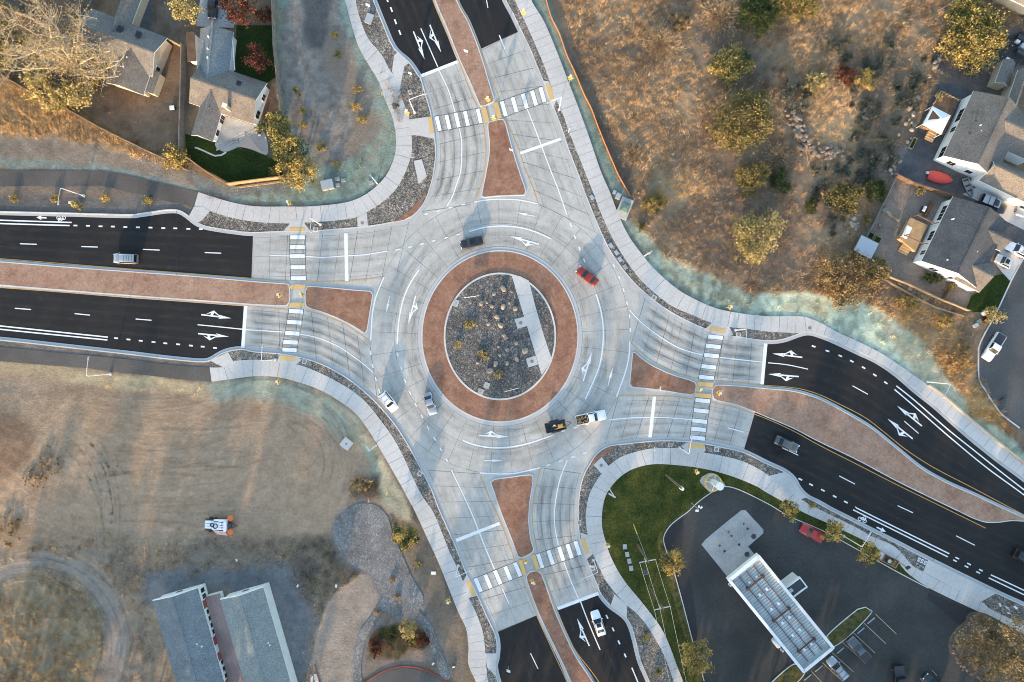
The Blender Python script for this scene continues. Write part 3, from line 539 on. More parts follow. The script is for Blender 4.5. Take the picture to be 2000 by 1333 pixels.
# dark asphalt approaches (laid just above the concrete)
ASPH = {'west road': [(-140, 408)]+NWW[1:-1]+[(494, 456), (491, 553), (475, 553), (480, 597), (474, 682)]+SWK[24:],
        'n_in': [(818, 150), (800, 122), (778, 103), (765, 85), (750, 50), (730, 0), (712, -50), (690, -110), (915, -110), (935, 100), (897, 118)],
        'n_out': [(890, -110), (945, -110), (965, -50), (986, 0), (1000, 26), (1015, 61), (935, 98), (925, 98), (870, -60)],
        's_out': [(967, 1237), (972, 1260), (970, 1287), (967, 1300), (972, 1327), (990, 1380), (1010, 1440), (1150, 1440), (1056, 1200), (1052, 1201)],
        's_in': [(1080, 1193), (1169, 1161), (1172, 1160), (1190, 1182), (1220, 1205), (1232, 1225), (1240, 1252), (1250, 1292), (1265, 1327), (1290, 1390), (1310, 1440), (1140, 1440), (1100, 1240)],
        'e_in': [(1498, 668)]+NEK[26:]+[(2120, 1110), (1960, 1030), (1600, 815), (1470, 765), (1492, 752)],
        'e_out': [(1475, 804), (1490, 800), (1600, 850), (2000, 1020), (2120, 1080)]+SEK[:15]+[(1452, 883)]}
mb = MB()
core = KERBS['NW']+KERBS['NE']+KERBS['SE']+KERBS['SW']
mb.sheet(WP(core), 0.0); joints = MB()
struct(mb.build('roundabout_pavement', 'concrete_road'))
mb = MB()
for i, q in enumerate(ASPH.values()): mb.sheet(WP(q), 0.006+0.0012*i)
struct(mb.build('asphalt_road', 'asphalt_new'))
film('road_dust', DU, 'road_dust', True)
mb = MB()
for pts in ([(-60, 470), (0, 474), (250, 486), (490, 497)], [(-60, 594), (0, 601), (250, 622), (472, 641)], [(1585, 722), (1700, 772), (1800, 848), (1900, 914), (2010, 985)], [(1465, 846), (1700, 957), (2010, 1105)], [(1010, 1230), (1056, 1333), (1090, 1400)], [(345, 412), (345, 540)], [(312, 582), (308, 698)], [(1640, 700), (1600, 779)]): mb.ribbon(WP(spline(pts, 10)), .06, .0165)
struct(mb.build('paving_seams', 'asphalt_patch'))
# saw cuts: rings and spokes on the circle, grids on the legs
jb = MB(); JZ = 0.0045
def jl(pts, w=0.07, z=JZ): jb.ribbon(WP(pts), w, z)
for r in (161, 206, 254): jl(ell(r, 120)+ell(r, 120)[:1], 0.06)
for i in range(37):
    a = R(i*360/37+3); ca_, sa_ = math.cos(a), math.sin(a)
    jl([(976.5+r*ca_, 657.5-(r+14.8)*sa_) for r in (156, 254)], 0.065, JZ+0.0006)
LEGS = dict(WN=([(494, 456), (557, 453), (650, 450), (717, 445), (765, 436), (800, 428)], [(494, 548), (566, 551), (650, 552), (700, 550), (745, 546), (775, 535)]),
            WS=([(480, 597), (566, 604), (620, 613), (680, 637), (722, 668)], [(474, 682), (550, 691), (600, 701), (640, 716), (700, 752), (738, 790)]),
            NL=([(818, 150), (832, 185), (842, 220), (850, 272), (849, 332), (835, 383), (815, 415)], [(897, 122), (932, 210), (948, 270), (948, 332), (934, 375), (918, 400)]),
            NR=([(938, 100), (977, 199), (1000, 262), (1026, 332), (1051, 398)], [(1015, 61), (1050, 135), (1072, 190), (1112, 300), (1142, 380), (1175, 460)]),
            EN=([(1233, 672), (1275, 706), (1351, 738), (1400, 746), (1493, 752)], [(1262, 577), (1337, 625), (1412, 655), (1497, 668)]),
            ES=([(1208, 774), (1288, 774), (1354, 780), (1426, 794), (1475, 806)], [(1180, 876), (1262, 862), (1345, 862), (1400, 871), (1452, 883)]),
            SL=([(937, 926), (970, 1000), (1005, 1097), (1052, 1201)], [(825, 918), (843, 954), (890, 1065), (935, 1165), (967, 1236)]),
            SR=([(1055, 914), (1040, 999), (1046, 1060), (1060, 1111), (1089, 1190)], [(1140, 926), (1129, 979), (1132, 1055), (1152, 1112), (1172, 1160)]))
LS = {k: (spline(a, 5), spline(b, 5)) for k, (a, b) in LEGS.items()}
def lane(k, f, t0=0.0, t1=1.0, n=24):
    a, b = LS[k]; out = []
    for i in range(n+1):
        t = t0+(t1-t0)*i/n; p, q = along(a, t), along(b, t); out.append((p[0]+(q[0]-p[0])*f, p[1]+(q[1]-p[1])*f))
    return out
for k, nn in dict(WN=9, WS=8, NL=8, NR=11, EN=9, ES=9, SL=10, SR=8).items():
    a, b = LS[k]
    for i in range(nn+1):
        t = i/nn; jl([along(a, t), along(b, t)], 0.07 if i % 2 else 0.10, JZ+0.0012)
    for f in (0.10, 0.5, 0.90): jl(lane(k, f), 0.045, JZ+0.0018)
struct(jb.build('pavement_joints', 'joint'))
# pale gutter pans beside the kerbs on the concrete part
gb = MB()
for pts, sd in ((KERBS['NW'], -1), (KERBS['NE'], -1), (KERBS['SE'], -1), (KERBS['SW'], -1)):
    gb.ribbon(WP(pts), 0.55, 0.0145, side=sd*0.28)
struct(gb.build('gutter', 'concrete_gutter'))
# kerbs (real steps)
kb = MB()
for k in KERBS.values(): kb.ribbon(WP(k), 0.22, 0.14, z0=-0.1, side=0.11)
struct(kb.build('kerb', 'concrete_kerb'))

# ---------------------------------------------------------------- verges, walks
SW_ = {}
SW_['NW'] = ([(388, 376), (450, 395), (500, 403.5), (562, 404), (600, 404), (650, 400), (687, 393), (715, 380), (740, 360), (758, 337), (771, 305), (774, 275), (771, 250), (765, 225), (752, 195), (740, 160), (720, 127), (702, 95), (690, 60), (674, 0), (662, -50), (650, -110)],
             [(380, 404), (408, 412), (450, 425), (500, 434), (565, 437), (600, 435), (650, 432), (697, 425), (717, 415), (750, 393), (775, 368), (792, 337), (804, 300), (804, 265), (800, 235), (792, 210), (782, 185), (770, 150), (760, 135), (745, 107), (720, 77), (707, 47), (697, 12), (690, -30), (672, -110)])
SW_['NE'] = ([(1003, -110), (1020, -50), (1037, 0), (1062, 42), (1087, 100), (1110, 160), (1130, 212), (1150, 267), (1173, 334), (1192, 378), (1207, 418), (1227, 460), (1252, 495), (1280, 528), (1320, 563), (1357, 585), (1400, 603), (1450, 613), (1500, 618), (1537, 618), (1570, 619), (1600, 630), (1637, 650), (1687, 673), (1725, 693), (1770, 723), (1812, 753), (1850, 783), (1925, 846), (2000, 909), (2060, 958), (2120, 1008)],
             [(970, -110), (988, -50), (1005, 0), (1025, 42), (1045, 87), (1065, 135), (1082, 185), (1100, 225), (1112, 260), (1130, 305), (1141, 333), (1155, 368), (1170, 408), (1185, 443), (1200, 473), (1220, 505), (1245, 540), (1275, 570), (1312, 598), (1350, 615), (1390, 631), (1430, 640), (1462, 643), (1500, 648), (1531, 650), (1562, 651), (1580, 648), (1600, 653), (1628, 664), (1675, 686), (1713, 704), (1750, 729), (1787, 761), (1825, 791), (1862, 824), (1900, 857), (1950, 897), (2000, 934), (2060, 983), (2120, 1033)])
SW_['SE'] = ([(2120, 1305), (2060, 1270), (2000, 1239), (1930, 1201), (1905, 1192), (1817, 1150), (1775, 1122), (1765, 1112), (1752, 1097), (1735, 1085), (1712, 1072), (1685, 1055), (1627, 1027), (1567, 1000), (1500, 964), (1475, 949), (1425, 929), (1375, 916), (1325, 909), (1275, 907), (1237, 916), (1212, 931), (1195, 949), (1182, 971), (1176, 1000), (1176, 1030), (1182, 1055), (1192, 1085), (1207, 1115), (1225, 1142), (1250, 1172), (1272, 1200), (1290, 1225), (1305, 1255), (1322, 1300), (1335, 1333), (1355, 1390), (1372, 1440)],
             [(2120, 1288), (2060, 1253), (2000, 1222), (1935, 1190), (1915, 1175), (1845, 1140), (1802, 1117), (1782, 1105), (1770, 1092), (1755, 1075), (1737, 1062), (1700, 1047), (1675, 1032), (1610, 1000), (1565, 976), (1500, 928), (1462, 906), (1425, 894), (1375, 884), (1325, 876), (1275, 876), (1237, 884), (1207, 896), (1180, 919), (1162, 944), (1150, 969), (1145, 996), (1144, 1015), (1148, 1047), (1157, 1080), (1172, 1112), (1185, 1137), (1205, 1162), (1224, 1182), (1242, 1197), (1262, 1220), (1282, 1252), (1300, 1287), (1314, 1327), (1337, 1390), (1352, 1440)])
SW_['SW'] = ([(968, 1440), (948, 1380), (930, 1333), (915, 1297), (915, 1262), (910, 1227), (895, 1195), (877, 1150), (857, 1100), (835, 1052), (811, 1000), (797, 974), (782, 946), (762, 911), (740, 873), (720, 841), (695, 808), (662, 783), (625, 762), (587, 748), (542, 737), (500, 735), (450, 741), (414, 746)],
             [(990, 1440), (972, 1380), (954, 1332), (950, 1302), (947, 1262), (942, 1230), (930, 1197), (917, 1170), (905, 1137), (892, 1107), (877, 1075), (860, 1032), (845, 998), (825, 969), (807, 934), (790, 896), (770, 858), (745, 823), (717, 788), (687, 763), (650, 741), (612, 723), (580, 712), (542, 706), (500, 703), (455, 706), (438, 717), (410, 718)])
vb = MB()
ends = dict(NW=(4, 0), NE=(0, 0), SE=(0, 0), SW=(0, 0))
VERGE = dict(NW=[(380, 404)]+KERBS['NW'][[i for i, p in enumerate(KERBS['NW']) if p[0] > 366 and p[1] > 415][0]:], NE=KERBS['NE'], SE=KERBS['SE'], SW=KERBS['SW'][:max(i for i, p in enumerate(KERBS['SW']) if p[0] > 411)+1])
for k, kp in VERGE.items():
    o_, i_ = (spline(q, 6) for q in SW_[k])
    poly = i_+kp[::-1]
    vb.sheet(WP(poly), 0.108, 0, skirt=-0.1)
struct(vb.build('rock_verge', 'rock_verge'))
wb = MB()
SWS = {}
for k, (o_, i_) in SW_.items():
    o_, i_ = spline(o_, 5), spline(i_, 5); SWS[k] = (o_, i_)
    wb.sheet(WP(o_+i_[::-1]), 0.135, 0, skirt=-0.12)
    L = plen(o_); n = int(L/16); I = np.array(i_)
    for j in range(1, n):
        p = along(o_, j/n); dd = np.hypot(I[:, 0]-p[0], I[:, 1]-p[1]); b_ = tuple(I[dd.argmin()])
        if dd.min() < 60: wb.ribbon(WP([p, b_]), 0.075 if j % 3 == 0 else 0.035, 0.139, 1)
# ramps to the crossings, landings, driveway apron
for i, q in enumerate([[(566, 430), (596, 430), (596, 438), (607, 452), (553, 453), (566, 438)], [(795, 235), (842, 228), (849, 272), (822, 266), (802, 264)], [(777, 101), (801, 123), (790, 130), (780, 180), (766, 140), (770, 110)],
        [(1060, 158), (1072, 160), (1088, 194), (1080, 212), (1072, 192)], [(1376, 644), (1392, 629), (1424, 638), (1432, 655), (1412, 656)], [(1337, 878), (1330, 872), (1345, 863), (1375, 867), (1378, 880), (1372, 886)],
        [(1136, 1060), (1133, 1040), (1148, 1045), (1158, 1082), (1146, 1092), (1140, 1082)], [(1192, 1184), (1200, 1160), (1224, 1182), (1224, 1207)], [(915, 1168), (904, 1136), (912, 1122), (924, 1143), (934, 1163)],
        [(541, 707), (548, 692), (583, 699), (590, 703), (578, 713)], [(946, 1276), (972, 1276), (968, 1300), (970, 1322), (952, 1304)], [(411, 705), (446, 688), (456, 706), (438, 718)], [(379, 405), (369, 425), (384, 436), (396, 430), (410, 413), (396, 404)],
        [(1545, 962), (1500, 930), (1532, 922), (1550, 937), (1562, 958), (1575, 972), (1560, 976)], [(1802, 1117), (1812, 1093), (1945, 1158), (1914, 1176)], [(698, 426), (717, 416), (719, 443), (699, 445)], [(1159, 908), (1175, 893), (1190, 912), (1174, 925)],
        [(808, 315), (824, 312), (834, 345), (818, 360)]]):
    wb.sheet(WP(q), 0.146+0.0007*i, 0, skirt=0.0)
struct(wb.build('sidewalk', ['concrete_walk', 'joint']))
# red wedges at the mountable corners, tactile plates
rb = MB()
rb.sheet(WP([(769, 434), (790, 430), (806, 421), (820, 405), (830, 385), (834, 370), (822, 389), (800, 411), (780, 426)]), 0.15, 0, skirt=0.0)
rb.sheet(WP([(1208, 870), (1190, 874), (1173, 884), (1160, 897), (1152, 914), (1165, 902), (1185, 886)]), 0.15, 0, skirt=0.0)
struct(rb.build('red_corner_paving', 'red_concrete'))
tb = MB()
def quad(mb, cx, cy, l, w, ang, z, mi=0):
    c, s = math.cos(R(ang)), math.sin(R(ang)); mb.sheet(WP([(cx+a*l/2*c-b*w/2*s, cy-(a*l/2*s+b*w/2*c)) for a, b in ((-1, -1), (1, -1), (1, 1), (-1, 1))]), z, mi)
for cx, cy, l, w, a in [(581, 448.5, 30, 7, 0), (582, 561, 30, 7, 0), (580, 596, 30, 7, 2), (562.5, 700, 30, 8, -7), (842, 245, 31, 8, -80), (948, 225, 32, 9, -76), (972, 217, 32, 9, -76), (1074, 180, 31, 9, -76), (1401, 644, 32, 8, -12),
        (1377, 751, 31, 8, -6), (1372.5, 773, 31, 8, -6), (1359.5, 871, 31, 8, -6), (920, 1149, 31, 8, -68), (1020.5, 1108, 30, 8, -72), (1046, 1098, 30, 8, -72), (1142, 1066, 31, 8, -72)]: quad(tb, cx, cy, l, w, a, 0.168)
# cut-through walk slabs of the islands lie flush with the road, raised 2 cm under the plates
struct(tb.build('tactile_paving', 'paint_tactile'))
# ---------------------------------------------------------------- splitter islands and medians
ISL = [[(601, 560), (640, 562.5), (690, 567), (724, 570), (728, 576), (722, 615), (717, 645), (713, 651), (690, 637), (660, 622), (630, 610), (604, 602), (597, 594), (597, 568)],
       [(-140, 505), (-60, 509), (0, 512), (125, 522), (250, 531), (375, 540), (500, 551), (556, 555), (565, 560), (566, 590), (560, 597), (500, 595), (375, 586), (250, 577), (125, 567), (0, 557), (-140, 545)],
       [(955, 240), (967, 236), (980, 234), (987, 242), (1000, 290), (1015, 338), (1027, 374), (1024, 381), (1000, 382), (970, 383.5), (945, 386), (941, 383), (948, 345), (955, 305), (956, 280), (953, 250)],
       [(815, -110), (850, 0), (872, 52), (897, 115), (920, 165), (938, 207), (945, 208), (963, 199), (965, 194), (953, 155), (936, 100), (914, 44), (891, 0), (855, -110)],
       [(959, 943), (965, 937), (1000, 932), (1030, 928), (1040, 930), (1040, 945), (1035, 979), (1033, 1005), (1033, 1025), (1037, 1055), (1042, 1073), (1036, 1081), (1018, 1090), (1012, 1087), (1000, 1055), (988, 1025), (976, 994), (964, 958)],
       [(1029, 1124), (1034, 1118), (1050, 1115), (1057, 1121), (1070, 1155), (1082, 1190), (1100, 1232), (1125, 1283), (1158, 1333), (1190, 1390), (1220, 1440), (1165, 1440), (1138, 1380), (1115, 1331), (1095, 1287), (1067, 1230), (1047, 1185), (1030, 1137)],
       [(1236, 689), (1241, 689), (1250, 698), (1275, 715), (1312, 732), (1350, 744), (1359, 751), (1357, 765), (1348, 771), (1287, 762), (1234, 756), (1230, 750), (1233, 716)],
       [(1392, 760), (1397, 753), (1437, 754), (1500, 760), (1550, 765), (1600, 780), (1650, 806), (1700, 836), (1750, 876), (1800, 916), (1850, 944), (1900, 966), (1960, 994), (2000, 1012), (2010, 1018), (1975, 1017), (1950, 1020), (1925, 1020), (1900, 1012), (1875, 1000), (1825, 976), (1750, 939), (1675, 899), (1600, 863), (1550, 837), (1496, 814), (1475, 805), (1437, 791), (1400, 782), (1392, 774)]]
for i, q in enumerate(ISL):
    ib = MB(); P = WP(spline(q, 5, True)); A = sum(P[j-1][0]*P[j][1]-P[j][0]*P[j-1][1] for j in range(len(P)))
    if A < 0: P = P[::-1]
    ib.sheet(P, 0.135, 0, skirt=-0.05, mside=1); ib.ribbon(P, 0.18, 0.15, 1, z0=-0.05, side=-0.0, closed=True)
    ib.ribbon(P, 0.42, 0.0125, 2, side=-0.30, closed=True)
    struct(ib.build('median_island', ['red_concrete_pale' if i in (1, 3, 7) else 'red_concrete', 'concrete_kerb', 'concrete_gutter']))
# ---------------------------------------------------------------- the middle of the circle
ab = MB()
def ring(mb, r0, r1, z, mi, n=120, ex0=14.8, ex1=14.8):
    a, b = WP(ell(r0, n, ex=ex0)), WP(ell(r1, n, ex=ex1)); mb.add([(x, y, z) for x, y in a]+[(x, y, z) for x, y in b], [(n+i, n+(i+1) % n, (i+1) % n, i) for i in range(n)][::1], mi)
def wall(mb, r, z0, z1, mi, n=120):
    a = WP(ell(r, n)); mb.add([(x, y, z0) for x, y in a]+[(x, y, z1) for x, y in a], [(i, (i+1) % n, n+(i+1) % n, n+i) for i in range(n)], mi)
n_ = 120
def ringup(mb, r0, r1, z, mi):
    a, b = WP(ell(r0, n_)), WP(ell(r1, n_)); mb.add([(x, y, z) for x, y in a]+[(x, y, z) for x, y in b], [(i, n_+i, n_+(i+1) % n_, (i+1) % n_) for i in range(n_)], mi)
ringup(ab, 109, 152.5, 0.075, 0); wall(ab, 152.5, -0.05, 0.075, 1)
ringup(ab, 151.2, 153.6, 0.082, 1); wall(ab, 153.6, 0.0, 0.082, 1)
ringup(ab, 153.6, 160, 0.0125, 2)
struct(ab.build('truck_apron', ['red_concrete', 'concrete_kerb', 'concrete_gutter']))
cb = MB(); ringup(cb, 106.3, 109.6, 0.26, 1); wall(cb, 109.6, 0.0, 0.26, 1)
P = WP(ell(106.8, n_)); cb.sheet(P, 0.235, 0)
struct(cb.build('centre_gravel', ['rock_island', 'concrete_kerb']))
pb = MB(); PATH = [(999, 537), (1015, 540), (1033, 549), (1046, 600), (1062, 655), (1077, 700), (1068, 718), (1058, 733), (1042, 680), (1024, 620), (1010, 575)]
pb.sheet(WP(PATH), 0.27, 0, skirt=0.1)
pb.sheet(WP([(1005, 624), (1024, 619), (1030, 637), (1011, 643)]), 0.274, 0, skirt=0.1); pb.sheet(WP([(1027, 701), (1046, 695), (1051, 712), (1032, 718)]), 0.274, 0, skirt=0.1)
for t in (0.2, 0.4, 0.6, 0.8): pb.ribbon(WP([(1000+58*t, 540+190*t), (1033+46*t, 545+155*t)]), 0.04, 0.279, 1)
struct(pb.build('centre_path', ['concrete_walk', 'joint']))
# ---------------------------------------------------------------- tyre wear on wheel paths
ty = []
def wear(pts, w, amt): ty.append((spline(pts, 6), w, amt))
for k, a in dict(WS=1.0, NL=1.0, EN=1.1, SR=0.8, WN=0.45, NR=0.3, ES=0.5, SL=0.3).items():
    for f in (0.17, 0.36, 0.60, 0.80): wear(lane(k, f, 0.0, 0.97, 14), 1.5, a*.62); wear(lane(k, f+.02, 0.05, 0.9, 14), .4, a*.4)
for r, a in ((170, .8), (184, .55), (214, .6), (231, .45)):
    for a0 in range(0, 360, 60): wear(ell(r, 24, a0+3, a0+68), 1.7, a*.7)
tb = MB(); uvs = []; am = []
for i, (pts, w, a) in enumerate(ty):
    n0 = len(tb.v); q = WP(pts); tb.ribbon(q, w, 0.0175+0.00035*(i % 12)); s = 0; n = len(q); seed = rng.random()*50
    for side in (0.0, 1.0):
        s = seed
        for j in range(n):
            if j: s += math.dist(q[j], q[j-1])
            e = min(1, j/4, (n-1-j)/4); uvs.append((side, s)); am.append(a*0.75*e)
o = tb.build('tyre_marks', 'tyre_rubber'); uvl = o.data.uv_layers.new(name='UVMap')
li = np.zeros(len(o.data.loops), np.int32); o.data.loops.foreach_get('vertex_index', li)
uvl.data.foreach_set('uv', np.array(uvs, np.float32)[li].ravel())
at_ = o.data.attributes.new('amount', 'FLOAT', 'POINT'); at_.data.foreach_set('value', np.array(am, np.float32)); struct(o)
# ================================================================ MARKINGS
wm = MB(); ym = MB(); ZW = 0.024; ZI = [0]
def nz(): ZI[0] = (ZI[0]+1) % 9; return ZW+0.0004*ZI[0]
def line(pts, w=0.2, mb=wm): mb.ribbon(WP(spline(pts, 6)), w, nz())
def dashes(pts, l=7.5, w=0.26):
    for i, p in enumerate(pts):
        a = pts[max(i-1, 0)]; c = pts[min(i+1, len(pts)-1)]; d = math.dist(a, c); ux, uy = (c[0]-a[0])/d*l/2, (c[1]-a[1])/d*l/2
        wm.ribbon(WP([(p[0]-ux, p[1]-uy), (p[0]+ux, p[1]+uy)]), w, nz())
xj = MB()
def bars(cs, l, w, ang):
    ex = [(cs[0][i]*1.18-cs[1][i]*.18 if True else 0) for i in (0, 1)]; ey = [cs[-1][i]*1.18-cs[-2][i]*.18 for i in (0, 1)]
    for s in (-1, 1):
        o_ = (s*(l/2+.8)*math.cos(R(ang)), -s*(l/2+.8)*math.sin(R(ang))); xj.ribbon(WP([(ex[0]+o_[0], ex[1]+o_[1])]+[(c[0]+o_[0], c[1]+o_[1]) for c in cs]+[(ey[0]+o_[0], ey[1]+o_[1])]), .09, 0.0222)
    for c in cs: quad(xj, c[0], c[1], l+1.6, w+1.4, ang, 0.0228)
    for cx, cy in cs: quad(wm, cx, cy, l, w, ang, nz())
def arrow(t, h, kind):
    """lane arrow from tail t to head h; kind 0 plain, +1 branch to the left of travel, -1 to the right"""
    L = math.dist(t, h); ux, uy = (h[0]-t[0])/L, (h[1]-t[1])/L; vx, vy = uy, -ux
    def T(q): return WP([(t[0]+ux*a*L+vx*b*L, t[1]+uy*a*L+vy*b*L) for a, b in q])
    z = nz(); s = kind
    if kind == 0:
        wm.sheet(T([(0, -.02), (.5, -.025), (.5, .025), (0, .02)]), z); wm.sheet(T([(.42, -.07), (1, 0), (.42, .07), (.5, 0)]), z+0.0003)
    else:
        wm.sheet(T([(0, -.022), (.62, -.024), (.62, .024), (0, .022)]), z); wm.sheet(T([(.58, -.065), (1, 0), (.58, .065), (.64, 0)]), z+0.0003)
        wm.sheet(T([(.16, .045*s), (.40, .185*s), (.62, .03*s), (.585, .026*s), (.42, .115*s), (.385, .022*s), (.30, .022*s), (.325, .09*s)]), z+0.0006)
def bike(cx, cy, ang, s=1.0):
    c, q = math.cos(R(ang)), math.sin(R(ang)); T = lambda a, b: (cx+(a*c-b*q)*s, cy-(a*q+b*c)*s); z = nz()
    for a in (-5, 4):
        P = WP([T(a+3*math.cos(t*math.pi/5), -1+3*math.sin(t*math.pi/5)) for t in range(10)]); wm.ribbon(P, 0.14, z, closed=True)
    for p, r_ in (((-5, -1), (-1, 4)), ((-1, 4), (4, -1)), ((-1, 4), (0, -1)), ((0, -1), (4, 4.5)), ((4, -1), (4, 5)), ((-3, 6), (2, 7)), ((-1, 7.5), (3, 4.5))):
        z += 0.0003; wm.ribbon(WP([T(*p), T(*r_)]), 0.15, z)
def straight(t, h):
    L = math.dist(t, h); ux, uy = (h[0]-t[0])/L, (h[1]-t[1])/L; vx, vy = uy, -ux
    T = lambda q: WP([(t[0]+ux*a*L+vx*b*L, t[1]+uy*a*L+vy*b*L) for a, b in q]); z = nz()
    wm.sheet(T([(0, -.07), (.55, -.07), (.55, .07), (0, .07)]), z); wm.sheet(T([(.5, -.22), (1, 0), (.5, .22)]), z+0.0003)
# west legs
line([(-140, 424), (0, 430.5), (140, 435)], 0.26); line([(-140, 431), (0, 437), (136, 441)], 0.26)
dashes([(147.5, 441), (172, 441.5), (196.5, 442.5), (220.5, 443), (245, 444), (269.5, 444.5), (294, 445), (319, 446), (342.5, 446.5), (368, 447.5), (392.5, 448)], 7.5, 0.3)
for a, b in (((39, 476.5), (72, 477.7)), ((159, 482), (191, 483)), ((279, 487.5), (312, 489)), ((400, 493.7), (432, 495)), ((29, 602.5), (61, 605)), ((146, 613), (176, 616)), ((265, 623.5), (296, 626))): line([a, b], 0.2)
line([(386, 634.7), (430, 639), (474, 643.5), (500, 645.5), (554, 649)]); line([(586, 653), (612, 658), (636, 666), (663, 678.5), (688, 695), (712.5, 713.5), (729, 728.5)])
line([(-140, 622), (0, 637), (211, 659)], 0.26); line([(-140, 628), (0, 643.5), (210, 664.5)], 0.26)
dashes([(227, 661), (251, 663.5), (275, 666), (300, 668.5), (323, 671), (348, 673), (373, 675.5), (396, 677.5), (420, 680)], 7.5, 0.3)
wm.sheet(WP([(476.5, 597.5), (483.5, 598), (477.5, 680.5), (471, 680)]), nz()); wm.sheet(WP([(672, 456), (679, 456), (681, 549), (674, 549.5)]), nz())
arrow((393, 615), (452, 622), 1); arrow((387, 652), (447, 658), -1)
bike(119, 427, 180, 1.15); straight((91, 426), (71, 425))
line([(527, 499.5), (566, 500.5)]); line([(597, 501), (630, 503), (672, 500.5), (712, 498), (757, 491)])
# circle
dashes([(777, 488), (801, 483), (824, 477), (847, 471), (872, 465), (895, 458.5)], 7.5, 0.24)
line([(916, 452.5), (945, 445), (975, 442), (1000, 443), (1025, 447), (1050, 455), (1076, 467)], 0.26)
line([(818, 528), (800, 556), (787, 588), (779, 628), (776, 665), (775.5, 673)], 0.26)
dashes([(777, 693), (784, 720), (791, 744), (801, 768), (812, 791), (824, 813.5), (836, 836), (849, 857.5), (861, 878), (873, 899.5)], 7.5, 0.24)
line([(750, 542), (735, 578), (727.5, 613), (724, 665)], 0.24); dashes([(724, 690), (728, 715), (734, 740.5), (741, 763.5)], 8, 0.24)
line([(904.5, 861), (926, 869), (951, 874), (976, 875), (1001, 873), (1037.5, 865), (1081, 850)], 0.26); dashes([(1100, 842.5), (1124, 835.5), (1147, 829)], 7.5, 0.24)
line([(1189, 821), (1225, 817), (1270.5, 815.5), (1313, 817), (1352, 820.5)]); line([(1422, 836), (1453, 844.5)])
line([(937, 924), (970, 926), (1000, 925.5), (1030, 920), (1055.5, 913.5)], 0.24); dashes([(1071, 908.5), (1095, 901), (1119, 893), (1142, 885.5)], 7.5, 0.24)
arrow((936, 851), (994, 853.5), 1); arrow((945, 900), (982, 900), 0); arrow((761, 579), (754, 612), 0); arrow((812, 578), (797, 634), 1)
arrow((1139, 745), (1156, 688), 1); arrow((1187, 755), (1197, 718), 0); arrow((1053, 477.5), (996, 461.5), 1); arrow((1045, 423), (1007, 415), 0)
line([(1164, 575), (1172.5, 603), (1177.5, 633), (1178, 667), (1173, 706), (1163, 736), (1143, 780)], 0.26)
dashes([(1115, 440), (1123, 463.5), (1132, 486), (1141, 509)], 7.5, 0.24); dashes([(1199, 519), (1209.5, 542.5), (1218, 567), (1224.5, 592.5), (1229.5, 618), (1231, 645)], 7.5, 0.24)
line([(1230, 667), (1228, 698.5), (1220, 731), (1204, 776)], 0.24); line([(926, 395), (962, 390), (1000, 390), (1025, 393), (1051, 399)], 0.24)
dashes([(832.5, 418.5), (856, 412.5), (880, 406), (905, 400)], 7.5, 0.24)
# north legs
line([(822, 56), (855, 131)]); line([(857, 137), (875, 175), (889, 220)]); line([(897, 251), (902, 280), (900, 332), (892.5, 358), (884, 383), (873, 402.5)])
line([(1030, 214), (1045, 252), (1060, 292), (1075, 332), (1090, 370), (1107.5, 420.5)]); line([(975, 69), (986, 96)])
wm.sheet(WP([(1015, 297), (1095, 269), (1097, 274), (1017, 302.5)]), nz()); wm.sheet(WP([(820, 146.5), (893, 118), (895.5, 123.5), (822.5, 152)]), nz())
dashes([(756, 0), (764.5, 19), (772.5, 43), (781, 64)], 10, 0.3); arrow((807.5, 62), (829.5, 117), 1); arrow((839.5, 49), (861.5, 103), -1)
line([(742, -60), (752, -20)], 0.2); line([(950, 0), (953, 16)], 0.16)
bars([(856, 242), (875, 239), (893, 235), (911, 232), (936, 227)], 29, 7.5, -77); bars([(984, 213), (1005, 205), (1025, 198), (1043, 192), (1059.5, 185.5)], 30, 8, -74)
bars([(581, 464), (581, 483), (581, 501), (582, 522.5), (583, 544)], 29, 8, 0); bars([(578, 608.5), (575, 630), (571, 651.5), (567.5, 669), (565.5, 684)], 28, 8, -3)
# east legs
bars([(1397.5, 659), (1393, 677), (1389.5, 695), (1384.5, 717), (1380, 738)], 29, 8, -6); bars([(1372.5, 783), (1369.5, 803), (1366.5, 823), (1364.5, 839), (1362.5, 856)], 29, 8, -6)
wm.sheet(WP([(1492, 671), (1499, 671.5), (1491.5, 751.5), (1485, 751)]), nz()); wm.sheet(WP([(1275, 775), (1281.5, 775), (1273, 855), (1266, 854.5)]), nz())
line([(1229, 605.5), (1250, 628), (1275, 648), (1301, 666), (1326, 680), (1351, 688.5), (1373, 693.5)]); line([(1406, 698.5), (1487, 707.5)]); line([(1500, 709), (1538, 713), (1578, 721.5)], 0.18)
line([(1665, 754), (1695, 770.5)], 0.18); line([(1766, 823), (1794, 847)], 0.18)
dashes([(1589, 677), (1616, 686), (1641, 695.5), (1663.5, 706), (1686.5, 718.5), (1708.5, 733), (1730, 748)], 7.5, 0.3)
line([(1750.5, 754), (1788, 784), (1851, 839), (1901, 879), (1951, 919), (2001, 958), (2080, 1020)], 0.24); line([(1747, 761), (1788, 796), (1851, 851), (1926, 913), (2001, 968), (2080, 1031)], 0.24)
arrow((1567, 698.5), (1508, 691), -1); arrow((1560, 736), (1500, 731), 1); arrow((1800.5, 832.5), (1752, 793), -1); arrow((1782.5, 857.5), (1733, 818), 1)
for a, b in (((1527.5, 875), (1559, 889.5)), ((1639, 930), (1670, 946)), ((1753, 988), (1783, 1002)), ((1867.5, 1047), (1904, 1065.5))): line([a, b], 0.18)
dashes([(1563, 936.5), (1584, 947), (1607, 958), (1630, 970), (1652, 981)], 8, 0.3)
